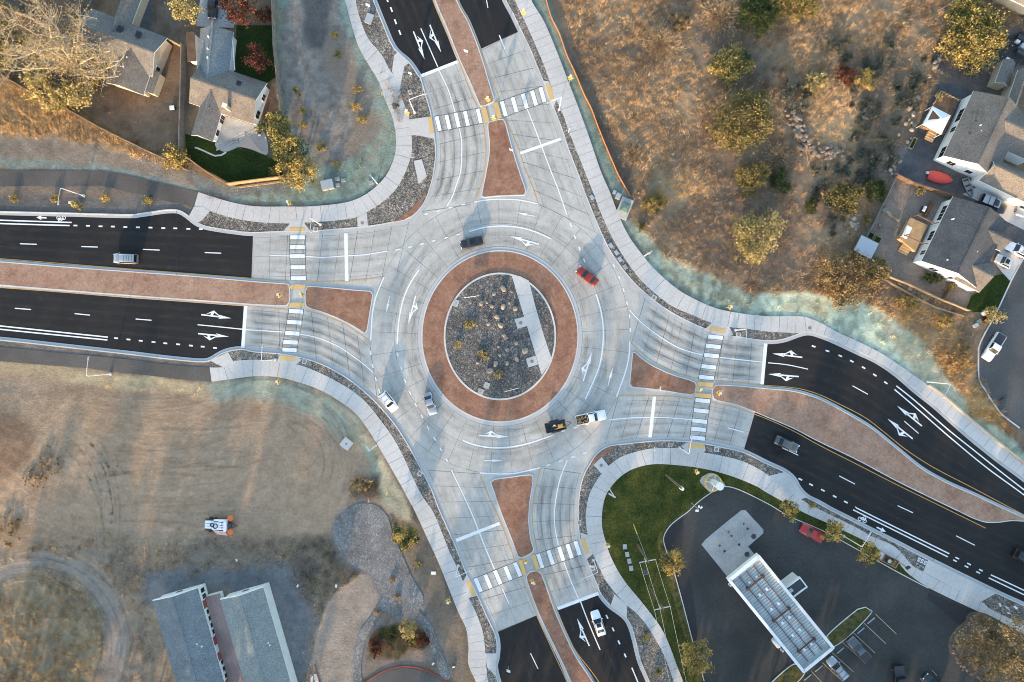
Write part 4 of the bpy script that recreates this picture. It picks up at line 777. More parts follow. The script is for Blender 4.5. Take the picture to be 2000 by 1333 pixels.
line([(1671.5, 991), (1687.5, 1000), (1854, 1082)], 0.24); line([(1666, 996), (1675, 1000.5), (1851, 1088)], 0.24)
for a, b in (((1869.5, 1090.5), (1865, 1095.5)), ((1892.5, 1102), (1887.5, 1107)), ((1915.5, 1114), (1910.5, 1118.5))):
    for p in (a, b): quad(wm, p[0], p[1], 8, 2.6, -26, nz())
line([(1935, 1123), (2000, 1153.5), (2080, 1192)], 0.24); line([(1931, 1129), (2000, 1162), (2080, 1200)], 0.24)
bike(1685, 1015, -25, 1.15); straight((1712, 1030), (1730, 1039))
# south legs
line([(881.5, 918.5), (901, 959), (920, 1000), (935, 1037.5), (950, 1075), (966, 1112.5)]); line([(981, 1150), (994, 1179.5)]); line([(1036, 1276), (1051, 1307)], 0.18)
wm.sheet(WP([(889.5, 1053), (975, 1019.5), (977.5, 1025), (892.5, 1059)]), nz()); wm.sheet(WP([(1087.5, 1186), (1168, 1156), (1170.5, 1162), (1090.5, 1192)]), nz())
bars([(934, 1143), (953, 1136), (972, 1128), (992, 1120), (1011, 1112.5)], 29, 8, -67); bars([(1055, 1096), (1075.5, 1089), (1096, 1082), (1112.5, 1077), (1128, 1071)], 29, 8, -72)
line([(1108, 899.5), (1096, 929), (1088, 961.5), (1083, 999), (1084, 1030), (1090.5, 1066)]); line([(1101, 1097.5), (1115, 1135), (1129.5, 1169)]); line([(1134, 1176), (1150, 1217.5), (1172, 1269.5)], 0.22)
dashes([(1185.5, 1205), (1197.5, 1229.5), (1209, 1255), (1221, 1280.5)], 8, 0.3); line([(1234, 1304.5), (1246, 1333), (1270, 1390)], 0.24); arrow((1151, 1262), (1127, 1208), 1)
struct(wm.build('road_marking', 'paint_white')); struct(xj.build('crosswalk_joint', 'joint_dark'))
# yellow edge lines
yl = lambda *p: line(list(p), 0.14, ym)
yl((-140, 496), (0, 505.5), (250, 525.5), (491, 544), (527, 547.5), (565, 549)); yl((599, 550.5), (650, 550.5), (700, 547.5), (750, 541))
yl((-140, 551), (0, 562), (250, 580.5), (490, 598.5), (562, 605.5)); yl((596, 608), (620, 613), (650, 623), (680, 637), (720, 665.5))
yl((805, -110), (845, 0), (870, 60), (897.5, 122), (915, 170), (932, 210)); yl((944, 244), (947.5, 270), (949, 300), (946, 332), (940, 360), (926, 393))
yl((860, -110), (895, 0), (915, 40), (940, 100), (960, 155), (977, 199)); yl((987, 230), (1000, 261), (1015, 297), (1026, 332), (1040, 365), (1051, 398))
yl((1233, 670), (1250, 687), (1275.5, 706), (1313, 725), (1351, 737), (1363, 740)); yl((1396, 744.5), (1438, 747), (1500, 753.5), (1525, 755), (1563, 760), (1600, 771), (1638, 789), (1688, 815), (1725, 843), (1763, 874), (1801, 900), (1838, 921.5), (1901, 954), (1988, 1000), (2080, 1048))
yl((1208, 773), (1238, 772.5), (1288, 774), (1326, 776), (1354.5, 780.5)); yl((1388, 786), (1426, 794), (1463.5, 806), (1501, 820), (1550, 842.5), (1600, 870), (1675, 908), (1750.5, 946.5), (1858, 999), (1925, 1032))
yl((937, 926.5), (951, 961.5), (968, 999), (982.5, 1032.5), (1000, 1080), (1005.5, 1097.5)); yl((1017.5, 1127.5), (1032.5, 1162.5), (1052.5, 1212.5), (1080, 1272.5), (1107.5, 1332.5), (1150, 1430))
yl((1055.5, 914), (1047.5, 949), (1040, 999), (1041, 1030), (1046, 1060), (1050.5, 1080.5)); yl((1059, 1111), (1072.5, 1150), (1087.5, 1190), (1105, 1232.5), (1125, 1272.5), (1170, 1333), (1225, 1430))
struct(ym.build('yellow_line', 'paint_yellow'))
# ================================================================ OTHER PAVING
ob = MB()
ob.sheet(WP([(-140, 333), (0, 333), (200, 334), (262, 345), (325, 360), (388, 376), (379, 404), (325, 393), (250, 375), (200, 363), (0, 364), (-140, 362)]), 0.012, 0)
ob.sheet(WP([(-140, 666), (0, 678), (125, 690), (250, 702), (350, 715), (410, 718), (414, 746), (350, 741), (175, 720), (0, 706), (-140, 694)]), 0.012, 0)
struct(ob.build('trail', 'asphalt_trail'))
LOT = spline([(1343, 1000), (1362, 982), (1388, 963), (1411, 951), (1441, 956), (1501, 985), (1542, 1009), (1607, 1037), (1675, 1074), (1750, 1116), (1819, 1152), (1905, 1193), (1897, 1198), (1870, 1225), (1855, 1247), (1852, 1265), (1860, 1285), (1890, 1310), (1920, 1325), (1960, 1370), (1960, 1480), (1440, 1480), (1390, 1390), (1375, 1330), (1352, 1250), (1335, 1185), (1317, 1120), (1300, 1072), (1296, 1050), (1307, 1029), (1325, 1013)], 6, True)
ob = MB(); ob.sheet(WP(LOT), 0.004, 0); ob.sheet(WP([(1812, 1158), (1906, 1195), (1874, 1222), (1812, 1170)]), 0.010, 1)
ob.sheet(WP([(1297, 1040), (1315, 1025), (1335, 1012), (1335, 1040), (1330, 1080), (1348, 1130), (1358, 1190), (1362, 1250), (1354, 1252), (1336, 1185), (1318, 1120), (1301, 1072)]), 0.012, 1)
cr = random.Random(5)
for _ in range(26):                                                  # tar-filled cracks
    x, y = cr.uniform(1390, 1840), cr.uniform(1000, 1320); a = cr.uniform(0, 6.3); pts = [(x, y)]
    for k in range(cr.randint(4, 9)): a += cr.uniform(-.7, .7); x += 7*math.cos(a); y += 7*math.sin(a); pts.append((x, y))
    ob.ribbon(WP(pts), 0.07, 0.014+cr.random()*0.002, 1)
struct(ob.build('parking_lot', ['asphalt_lot', 'asphalt_patch']))
lk = MB()
lk.ribbon(WP(LOT), 0.16, 0.15, z0=-0.1, closed=True) if False else None
kl = [p for p in LOT]
i0 = min(range(len(kl)), key=lambda i: math.dist(kl[i], (1819, 1152))); i1 = min(range(len(kl)), key=lambda i: math.dist(kl[i], (1375, 1330)))
lk.ribbon(WP(kl[i1:]+kl[:i0]), 0.17, 0.13, z0=-0.1); struct(lk.build('parking_kerb', 'concrete_kerb'))
ob = MB(); ob.sheet(WP(spline([(1370, 1064), (1378, 1054), (1448, 997), (1456, 997), (1491, 1035), (1491, 1042), (1461, 1068)], 30)+[(1478, 1088), (1432, 1130), (1420, 1126)]), 0.018, 0)
ob.ribbon(WP([(1410, 1029), (1455, 1075)]), 0.05, 0.022, 1); ob.ribbon(WP([(1395, 1095), (1460, 1040)]), 0.05, 0.0225, 1)
struct(ob.build('concrete_pad', ['concrete_old', 'joint']))
ob = MB(); ob.sheet(WP(SWS['SE'][0][[i for i, p in enumerate(SWS['SE'][0]) if p[0] < 1815][0]:]+[(1372, 1500), (1398, 1440)]+[p for p in kl[i1:]]+kl[:i0]), 0.075, 0, skirt=-0.1)
struct(ob.build('lawn', 'lawn'))
ob = MB(); dr = spline([(1290, 1040), (1310, 1020), (1340, 996), (1340, 1000), (1300, 1030), (1294, 1050), (1298, 1072), (1316, 1120), (1334, 1185), (1350, 1250), (1374, 1330), (1362, 1330), (1336, 1240), (1318, 1180), (1296, 1110), (1284, 1060)], 8, True)
ob.sheet(WP(dr), 0.081, 0); struct(ob.build('dry_lawn_edge', 'lawn_patchy'))
ob = MB()
for q in ([(1615, 1242), (1675, 1190), (1690, 1186), (1703, 1194), (1660, 1240), (1630, 1262), (1618, 1262)], [(1498, 1345), (1550, 1297), (1572, 1312), (1540, 1345)]):
    P = WP(spline(q, 8, True)); A = sum(P[j-1][0]*P[j][1]-P[j][0]*P[j-1][1] for j in range(len(P))); P = P if A > 0 else P[::-1]
    ob.sheet(P, 0.12, 0, skirt=-0.05, mside=1); ob.ribbon(P, 0.16, 0.135, 1, z0=-0.05, closed=True)
struct(ob.build('grass_island', ['lawn_patchy', 'concrete_kerb']))
ob = MB()
for a, b in (((1710, 1200), (1751, 1239)), ((1687, 1217), (1730, 1257.5)), ((1666, 1235.5), (1709, 1276)), ((1646, 1255), (1689, 1294.5)), ((1625, 1275), (1667, 1312.5)), ((1605.5, 1294), (1646, 1332)), ((1584, 1311), (1605, 1333)), ((1820, 1309), (1830, 1320)), ((1797, 1325), (1806, 1336))):
    ob.ribbon(WP([a, b]), 0.12, 0.0205)
struct(ob.build('parking_lines', 'paint_faded'))
# yards, street and drives on the east side
ob = MB()
ST = spline([(2140, 505), (2000, 505), (1974, 550), (1945, 612), (1915, 668), (1911, 691), (1912, 741), (1922, 759), (1940, 788), (1958, 811), (1991, 836), (2060, 850), (2140, 830)], 8)
ob.sheet(WP(ST), 0.008, 0); struct(ob.build('street', 'asphalt_street'))
ob = MB(); ob.ribbon(WP(spline([(1990, 520), (1974, 550), (1945, 612), (1915, 668), (1911, 691), (1912, 741), (1922, 759), (1940, 788), (1958, 811), (1991, 836)], 8)), 0.25, 0.1, z0=-0.1); struct(ob.build('street_kerb', 'concrete_kerb'))
ob = MB()
for i, q in enumerate([[(1942, 513), (1965, 470), (2100, 530), (2100, 600), (2000, 506), (1974, 551), (1960, 536)], [(1940, 420), (1955, 388), (2100, 448), (2100, 500)], [(1880, 380), (1915, 362), (1990, 398), (1975, 420)]]): ob.sheet(WP(q), 0.022+0.004*i, 0)
struct(ob.build('driveway', 'concrete_walk'))
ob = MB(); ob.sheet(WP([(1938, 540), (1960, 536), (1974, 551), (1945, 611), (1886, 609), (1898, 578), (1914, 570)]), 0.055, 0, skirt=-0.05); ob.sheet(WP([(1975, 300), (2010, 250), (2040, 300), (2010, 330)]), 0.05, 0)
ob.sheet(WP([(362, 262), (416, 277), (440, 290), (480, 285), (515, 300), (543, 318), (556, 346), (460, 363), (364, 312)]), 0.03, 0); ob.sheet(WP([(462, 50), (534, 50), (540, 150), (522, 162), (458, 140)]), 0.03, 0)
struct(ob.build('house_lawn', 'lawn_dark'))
ob = MB(); ob.sheet(WP(spline([(420, 284), (434, 296), (446, 296), (470, 287), (490, 292), (520, 303), (524, 290), (518, 262), (502, 245), (488, 240), (440, 222), (428, 262)], 6, True)), 0.05, 0, skirt=0); ob.sheet(WP([(400, -60), (443, -60), (443, 38), (458, 44), (457, 55), (383, 52)]), 0.03, 0)
struct(ob.build('patio', 'concrete_old'))
ob = MB()
ob.sheet(WP([(700, 1345), (718, 1330), (750, 1312), (790, 1304), (830, 1311), (868, 1330), (890, 1345), (890, 1420), (700, 1420)]), 0.01, 0); struct(ob.build('cul_de_sac', 'asphalt_street'))
ob = MB(); ob.ribbon(WP(spline([(700, 1345), (718, 1330), (750, 1311), (790, 1302), (830, 1309), (868, 1328), (892, 1348)], 6)), 0.22, 0.14, z0=-0.1); ob.ribbon(WP([(615, 1298), (626, 1340)]), 0.15, 0.14, z0=-0.1); struct(ob.build('red_kerb', 'red_door'))
ob = MB(); ob.sheet(WP(spline(RIVER, 6, True)), 0.05, 0, skirt=-0.15); struct(ob.build('gravel_bed', 'rock_river'))
ob = MB(); ob.sheet(WP([(606, 1318), (620, 1316), (626, 1345), (608, 1345)]), 0.1, 0, skirt=-0.1); struct(ob.build('building_step', 'concrete_walk'))
# ================================================================ BUILDINGS
def prism_x(mb, A, B, sec, mis):
    """extrude a cross-section [(n, z)] from A to B (world xy); mis = material of each side, last = the two ends"""
    dx, dy = B[0]-A[0], B[1]-A[1]; l = math.hypot(dx, dy); nx_, ny_ = -dy/l, dx/l; k = len(sec)
    vs = [(P[0]+nx_*s, P[1]+ny_*s, z) for P in (A, B) for s, z in sec]
    for i in range(k): mb.add([vs[i], vs[(i+1) % k], vs[k+(i+1) % k], vs[k+i]], [(0, 1, 2, 3)], mis[i])
    tri = tessellate_polygon([[Vector((s, z, 0)) for s, z in sec]])
    mb.add(vs[:k], [tuple(t) for t in tri], mis[-1]); mb.add(vs[k:], [tuple(t[::-1]) for t in tri], mis[-1])
def gable(root, a, b, e, zr, ze, roofm, wallm, oh=0.45, walls=True, trim='trim_white', hw2=None):
    off = root.location[:2]; A, B, E = W(*a, zr), W(*b, zr), W(*e, ze)
    dx, dy = B[0]-A[0], B[1]-A[1]; l = math.hypot(dx, dy); n = (-dy/l, dx/l); hw = abs((E[0]-A[0])*n[0]+(E[1]-A[1])*n[1]); h2 = hw2 or hw
    zl = lambda h: ze
    m = MB(off); prism_x(m, A, B, [(-hw, ze), (-hw, ze-.2), (0, zr-.2), (h2, ze-.2), (h2, ze), (0, zr)], [1, 1, 1, 1, 0, 0, 1]); m.build('roof', [roofm, trim], root)
    m = MB(off); m.bar((A[0], A[1], zr+.015), (B[0], B[1], zr+.015), .32, .05); m.build('ridge_cap', roofm, root)
    if walls:
        sl = (zr-ze)/hw; m = MB(off); u = (dx/l*oh, dy/l*oh); zw = ze-.2+oh*sl-.03
        prism_x(m, (A[0]+u[0], A[1]+u[1]), (B[0]-u[0], B[1]-u[1]), [(-hw+oh, -.1), (h2-oh, -.1), (h2-oh, zw), (0, zr-.24), (-hw+oh, zw)], [0]*6); m.build('wall', wallm, root)
    return dict(A=A, B=B, d=(dx/l, dy/l), n=n, hw=hw, l=l, oh=oh, off=off, root=root)
def window(g, side, t, z0, z1, w, panes=1):
    """window on the wall at n-side (+1/-1) at distance t from A, or on gable end 'A'/'B' at offset t from the middle"""
    A, d, n, off = g['A'], g['d'], g['n'], g['off']
    if side in ('A', 'B'):
        P = A if side == 'A' else g['B']; s = 1 if side == 'A' else -1; p = (P[0]+d[0]*s*(g['oh']-.03)+n[0]*t, P[1]+d[1]*s*(g['oh']-.03)+n[1]*t); rot = math.atan2(n[1], n[0])
    else: p = (A[0]+d[0]*t+n[0]*side*(g['hw']-g['oh']+.03), A[1]+d[1]*t+n[1]*side*(g['hw']-g['oh']+.03)); rot = math.atan2(d[1], d[0])
    m = MB(off); m.box(*p, z0-.08, z1+.08, w+.16, 0.14, rot); f = m.build('window', 'trim_white', g['root'])
    m = MB(off); c, s = math.cos(rot), math.sin(rot); pw = w/panes
    for k in range(panes): q = -w/2+pw*(k+.5); m.box(p[0]+c*q, p[1]+s*q, z0, z1, pw-.08, 0.20, rot)
    m.build('pane', 'glass_dark', f)
def roofbits(g, items, kind='roof_vent'):
    """small vents: (distance along ridge, offset across, size, material)"""
    pass
def house(name, label, px, py, cat='house'):
    return thing(name, label, cat, (*W(px, py), 0))
def vent(root, px, py, z, r=0.16, h=0.35, mat='metal_white', name='roof_vent'):
    m = MB(root.location[:2]); x, y = W(px, py, z); m.cyl(x, y, z-.45, z+h-.1, r, 8); m.build(name, mat, root)
def skylight(root, px, py, z, w, l, rot):
    m = MB(root.location[:2]); x, y = W(px, py, z); m.box(x, y, z-.3, z+.12, w, l, rot); f = m.build('skylight', 'metal_dark', root)
    m = MB(root.location[:2]); m.box(x, y, z, z+.16, w*.75, l*.75, rot); m.build('pane', 'glass_dark', f)
# --- house in the north-west corner under the big tree
h = house('house', 'beige house with grey shingle roof and two skylights beside the big bare-branched tree', 240, 100)
g = gable(h, (150, 44), (301, 103), (324, 73), 5.0, 2.9, 'shingle_grey', 'wall_beige')
g2 = gable(h, (258, 88), (232, 167), (279, 189), 4.6, 2.8, 'shingle_brown', 'wall_beige')
g3 = gable(h, (218, 62), (275, -90), (259, 43), 4.6, 2.8, 'shingle_grey', 'wall_beige')
window(g, 'B', -2.4, 1.0, 2.2, 1.6, 2)
m = MB(h.location[:2]); q = W(297, 160, 2.4); m.box(*q, 0, 2.3, 1.4, 4.0, R(-20)); m.build('side_room', 'wall_beige', h); m = MB(h.location[:2]); m.box(*q, 2.3, 2.45, 1.7, 4.3, R(-20)); m.build('roof', 'shingle_brown', h)
skylight(h, 234, 57, 4.3, 0.9, 1.3, R(-25)); skylight(h, 270, 67, 4.3, 0.9, 1.1, R(-25))
for p in ((216, 74), (238, 85), (279, 102), (249, 113), (242, 131)): vent(h, *p, 4.4)
vent(h, 299, 178, 1.4, 0.35, 0.12, 'metal_white', 'satellite_dish')
# --- second house with the patio
h = house('house', 'long grey-roofed house with white chimney, patio and dark green lawn', 430, 165)
ga = gable(h, (415, 50), (404, 160), (456, 60), 4.7, 2.8, 'shingle_blue', 'wall_white')
gb_ = gable(h, (372, 152), (500, 195), (518, 161), 5.0, 2.9, 'shingle_brown', 'wall_white')
gc = gable(h, (413, 175), (386, 265), (416, 277), 4.6, 2.8, 'shingle_grey', 'wall_white')
window(gb_, 'B', 1.6, 1.0, 2.2, 1.2, 2); window(gb_, 'B', -1.9, 0.9, 2.3, 1.5, 2); window(gc, 1, 4.2, 0.3, 2.2, 1.6, 2); window(gc, 1, 7.0, 0.8, 2.1, 1.2, 1)
m = MB(h.location[:2]); x, y = W(443, 210, 4.6); m.box(x, y, 3.2, 5.6, 0.7, 0.6, R(-18)); c_ = m.build('chimney', 'wall_beige', h); m = MB(h.location[:2]); m.box(x, y, 5.6, 5.72, 0.9, 0.8, R(-18)); m.build('chimney_cap', 'metal_white', c_)
m = MB(h.location[:2]); m.box(*W(456, 100, 2.7), 2.62, 2.78, 0.14, 7.4, R(4)); m.build('gutter', 'metal_white', h)
m = MB(h.location[:2]); m.box(*W(374, 92, 2.2), 0, 2.2, 1.2, 5.2, R(3)); m.build('lean_to', 'wall_white', h); m = MB(h.location[:2]); m.box(*W(373, 92, 2.3), 2.2, 2.35, 1.6, 5.6, R(3)); m.build('lean_to_roof', 'wood_brown', h)
for p in ((384, 161), (408, 169), (431, 178), (455, 185), (478, 194)): vent(h, *p, 4.4, .17)
for p in ((407, 72), (406, 96), (406, 113)): vent(h, *p, 4.5, .17)
skylight(h, 466, 162, 4.2, 0.7, 0.8, R(-20)); vent(h, 409, 209, 4.2, .12, .3, 'metal_dark')
m = MB(h.location[:2])
for k, z in ((0, .45), (1, .3), (2, .15)):
    m.sheet(WP([(437, 226), (490, 243), (502-0*k, 246+6*k), (424-k*1.5, 284+k*5)], 0.4), z, 0, skirt=0.0)
m.build('deck', 'concrete_old', h)
# --- white house on the east side, upper
h = house('house', 'large white house with brown shingle roof beside the red raft', 1915, 250)
g = gable(h, (1972, 191), (1911, 321), (1903, 175), 6.2, 3.6, 'shingle_brown', 'wall_white', 0.3)
for t, w, p in ((4.6, 2.6, 3), (7.6, 1.1, 2), (12.4, 2.2, 2)): window(g, -1 if ((g['A'][0]+g['n'][0]) > g['A'][0]) else 1, t, 1.6, 3.0, w, p)
h2_ = gable(h, (1943, 322), (2075, 385), (1921, 357), 6.0, 3.4, 'shingle_brown', 'wall_white', 0.3)
g4 = gable(h, (1960, 235), (2050, 275), (1978, 300), 5.6, 3.6, 'shingle_brown', 'wall_white', 0.3)
for p in ((1957, 201), (1947, 221), (1939, 239), (1931, 256), (1922, 274), (1913, 292)): vent(h, *p, 5.6, .22, .22, 'metal_dark')
for p in ((1915, 245), (1916, 256)): vent(h, *p, 5.2, .13, .3)
for p in ((1906, 237), (1894, 261)): vent(h, *p, 4.8, .16, .3, 'metal_dark')
window(g, 'B', -2.6, 1.3, 2.6, 1.5, 2); window(g, 'B', 1.2, 1.3, 2.4, 1.2, 2)
# --- white house lower east
h = house('house', 'white house with dark shingle roof and timber deck facing the scrub', 1860, 470)
g = gable(h, (1934, 405), (1871, 534), (1858, 391), 6.0, 3.5, 'shingle_dark', 'wall_white', 0.3)
sd_ = -1 if ((g['A'][0]+g['n'][0]) > g['A'][0]) else 1
for t, w, p in ((2.4, 1.6, 2), (4.0, 1.4, 2), (8.0, 2.0, 3), (11.6, 0.9, 2)): window(g, sd_, t, 1.5, 2.8, w, p)
gA = gable(h, (1912, 441), (1977, 471), (1967, 497), 5.2, 3.3, 'shingle_dark', 'wall_white', 0.3); gB = gable(h, (1890, 515), (1941, 541), (1914, 572), 5.0, 3.2, 'shingle_brown', 'wall_white', 0.3)
for p in ((1922, 413), (1912, 432), (1903, 449), (1894, 467), (1886, 485), (1877, 503)): vent(h, *p, 5.5, .24, .2, 'metal_dark')
for p in ((1862, 428), (1896, 447), (1850, 508), (1908, 492)): vent(h, *p, 5.0, .13, .3)
window(g, 'B', 1.6, 1.2, 2.4, 1.0, 1); window(g, 'B', -2.2, 1.2, 2.4, 1.4, 2)
# --- house and shed cut by the right edge
h = house('house', 'grey-roofed house at the right edge behind the beige shed', 1995, 170)
gable(h, (2010, 130), (1985, 205), (1972, 186), 5.2, 3.2, 'shingle_grey', 'wall_beige', 0.3)
h = house('shed', 'beige shed with grey roof next to the golden shrub and junk yard', 1975, 145, 'shed')
g = gable(h, (1978, 116), (1962, 162), (1948, 150), 3.3, 2.5, 'shingle_grey', 'wall_beige', 0.12)
h = house('house', 'grey-roofed house cut by the top right corner behind a wooden fence', 1985, -6)
gable(h, (1950, -40), (2040, 5), (1960, -8), 5, 3, 'shingle_grey', 'wall_beige')
# --- two long buildings and the red roof between them
def longhouse(label, a, b, e, px, py, roofm, wins):
    h = house('long_building', label, px, py, 'building'); g = gable(h, a, b, e, 4.6, 3.4, roofm, 'wall_pale', 0.25, hw2=None)
    m = MB(h.location[:2]); A, d, n = g['A'], g['d'], g['n']
    prism_x(m, (A[0]+d[0]*.02, A[1]+d[1]*.02), (A[0]-d[0]*.12, A[1]-d[1]*.12), [(-g['hw'], 3.0), (g['hw'], 3.0), (g['hw'], 3.45), (0, 4.66), (-g['hw'], 3.45)], [0]*6); m.build('fascia', 'trim_white', h)
    m = MB(h.location[:2]); m.box(A[0]+d[0]*.1+n[0]*.4, A[1]+d[1]*.1+n[1]*.4, 2.2, 3.0, 0.5, 1.0, math.atan2(d[1], d[0])); m.build('wall_lamp', 'metal_dark', h)
    return h, g
h, g = longhouse('grey-roofed long building with red doors along its east wall', (336, 1166), (402, 1400), (300, 1180), 370, 1250, 'shingle_blue', 1)
es = 1 if g['n'][0] > 0 else -1
for t in (1.0, 2.2, 5.2, 6.5, 7.9, 9.2, 15.3, 16.6, 18.0): window(g, es, t, 1.1, 2.4, 0.9, 1)
for t in (3.6, 10.9, 14.0, 19.5): 
    A, d, n = g['A'], g['d'], g['n']; p = (A[0]+d[0]*t+n[0]*es*(g['hw']-g['oh']+.02), A[1]+d[1]*t+n[1]*es*(g['hw']-g['oh']+.02))
    m = MB(h.location[:2]); m.box(*p, 0, 2.9, 1.5, 0.12, math.atan2(d[1], d[0])); m.build('door', 'red_door', h)
for p in ((385, 1258), (394, 1263)): vent(h, *p, 4.0, .15, .25)
for p, l in (((373, 1293), 1.3), ((378, 1307), .5)):
    m = MB(h.location[:2]); m.box(*W(*p, 4.4), 4.3, 4.48, .45, l, R(16)); m.build('ridge_vent', 'metal_white', h)
h, g = longhouse('grey-roofed long building with a plain white east wall, nearest the gravel bed', (467, 1164), (535, 1400), (432, 1179), 490, 1250, 'shingle_green', 0)
for p in ((524, 1256), (527, 1261)): vent(h, *p, 4.0, .13, .25)
h = house('covered_walk', 'narrow red corrugated roof between the two long buildings', 430, 1250, 'roof'); m = MB(h.location[:2])
A, B = W(415, 1163, 1.6), W(478, 1400, 1.6); m2 = MB(h.location[:2]); prism_x(m2, A, B, [(-1.45, 1.5), (1.45, 1.5), (1.45, 1.65), (.9, 1.69), (.3, 1.65), (-.3, 1.69), (-.9, 1.65), (-1.45, 1.69)], [0]*9); m2.build('roof', 'corrugated_red', h)
prism_x(m, A, B, [(-1.3, 0), (1.3, 0), (1.3, 1.5), (-1.3, 1.5)], [0]*5); m.build('wall', 'wall_pale', h)
# --- filling-station canopy
h = house('station_canopy', 'long white filling-station canopy with ribbed metal deck and rusty beams', 1515, 1195, 'canopy')
ZC = 5.4; cs = [W(1421, 1133, ZC), (W(1481, 1083, ZC)), W(1630, 1266, ZC), W(1571, 1316, ZC)]
cx, cy = sum(p[0] for p in cs)/4, sum(p[1] for p in cs)/4; ux, uy = cs[2][0]-cs[1][0], cs[2][1]-cs[1][1]; CL = math.hypot(ux, uy); ux, uy = ux/CL, uy/CL; vx, vy = -uy, ux; CWd = math.dist(cs[0], cs[1]); crot = math.atan2(uy, ux)
off = h.location[:2]; cp = lambda a, b: (cx+ux*a+vx*b, cy+uy*a+vy*b)
m = MB(off); m.box(cx, cy, ZC-1.05, ZC-.75, CL-.3, CWd-.3, crot)
for k in range(int((CL-1)/.55)): m.box(*cp(-CL/2+.6+k*.55, 0), ZC-.75, ZC-.64, .2, CWd-.5, crot)
m.build('deck', 'deck_ribbed', h)
m = MB(off)
for a, b, l, w in ((0, CWd/2-.07, CL, .14), (0, -CWd/2+.07, CL, .14), (CL/2-.07, 0, .14, CWd-.28), (-CL/2+.07, 0, .14, CWd-.28)): m.box(*cp(a, b), ZC-1.1, ZC, l, w, crot)
f = m.build('parapet', 'trim_white', h)
m = MB(off)
for a, b, l, w in ((0, CWd/2-.2, CL-.3, .55), (0, -CWd/2+.2, CL-.3, .55), (CL/2-.2, 0, .55, CWd-.8), (-CL/2+.3, 0, .75, CWd-.8)): m.box(*cp(a, b), ZC-.06, ZC+.03, l, w, crot)
m.build('coping', 'metal_white', f)
for b in (-1.7, 0.0, 1.7):
    m = MB(off); m.box(*cp(.2, b), ZC-.62, ZC-.42, CL-2.2, .13, crot); m.build('beam', 'rust', h)
for a in (-CL*.33, 0.3, CL*.34):
    m = MB(off); m.box(*cp(a, 0), ZC-.42, ZC-.2, .18, 4.2, crot)
    for b in (-1.9, 1.9): m.cyl(*cp(a, b), ZC-.5, ZC-.1, .28, 8)
    m.build('cross_beam', 'rust', h)
    for b in (-1.9, 1.9): m = MB(off); m.cyl(*cp(a, b), 0, ZC-1.05, .2, 10); m.build('column', 'metal_white', h)
for a in (-8, -5, -1.5, 1.8, 4.8, 8.2):
    for b in (-.85, .85): m = MB(off); m.box(*cp(a, b), ZC-.64, ZC-.52, .55, .45, crot); m.build('drain_cover', 'metal_white', h)
for a in (-CL*.33, 0.3, CL*.34): 
    t = thing('fuel_pump', 'white fuel pump standing on a kerb under the station canopy', 'fuel pump', (*cp(a+1.2, 0), 0), crot, 'fuel pumps under the canopy'); m = MB(); m.box(0, 0, 0, .15, 2.6, 1.2); m.build('plinth', 'concrete_kerb', t); m = MB(); m.box(0, 0, .15, 2.0, .9, .55); m.build('cabinet', 'plastic_white', t); m = MB(); m.box(0, .285, 1.2, 1.7, .5, .03); m.build('screen', 'glass_dark', t)
h = house('kiosk', 'small flat-roofed kiosk with white parapet beside the station canopy', 1552, 1148, 'kiosk'); off = h.location[:2]
m = MB(off); kx, ky = W(1554, 1149, 3.4); m.box(kx, ky, 0, 3.1, 3.6, 2.1, R(37)); m.build('wall', 'wall_pale', h); m = MB(off); m.box(kx, ky, 3.1, 3.2, 3.5, 2.0, R(37)); m.build('roof', 'metal_dark', h)
m = MB(off); c, s = math.cos(R(37)), math.sin(R(37))
for a, b, l, w in ((0, 1.1, 3.9, .22), (0, -1.1, 3.9, .22), (1.85, 0, .22, 2.0), (-1.85, 0, .22, 2.0)): m.box(kx+a*c-b*s, ky+a*s+b*c, 3.0, 3.5, l, w, R(37))
m.build('parapet', 'trim_white', h); m = MB(off); m.box(kx-1.0*c-.3*s, ky-1.0*s+.3*c, 3.2, 3.8, .7, .6, R(37)); m.build('roof_unit', 'metal_galv', h)
t = thing('storage_tank', 'white rounded tank by the west side of the canopy', 'tank', (*W(1513, 1251), 0)); m = MB(); m.tube([(-1.1*.6, .8, 1.0), (-.5, .6, 1.0), (.5, -.6, 1.0), (.66, -.8, 1.0)], [.3, .62, .62, .3], 14); m.build('shell', 'plastic_white', t, True)
for k in (-1, 1): m = MB(); m.box(.35*k, -.42*k, 0, .7, .3, .9, R(-50)); m.build('saddle', 'concrete_kerb', t)
t = thing('bollard', 'round white bollard by the south-west edge of the canopy', 'bollard', (*W(1525, 1268), 0)); m = MB(); m.cyl(0, 0, 0, 1.0, .22); m.build('post', 'metal_white', t); m = MB(); m.cyl(0, 0, 0.75, .9, .24); m.build('band', 'red_door', t)
t = thing('bollard', 'round white bollard at the north-west corner of the canopy', 'bollard', (*W(1424, 1141), 0)); m = MB(); m.cyl(0, 0, 0, 1.0, .22); m.build('post', 'metal_white', t); m = MB(); m.cyl(0, 0, 0.75, .9, .24); m.build('band', 'red_door', t)
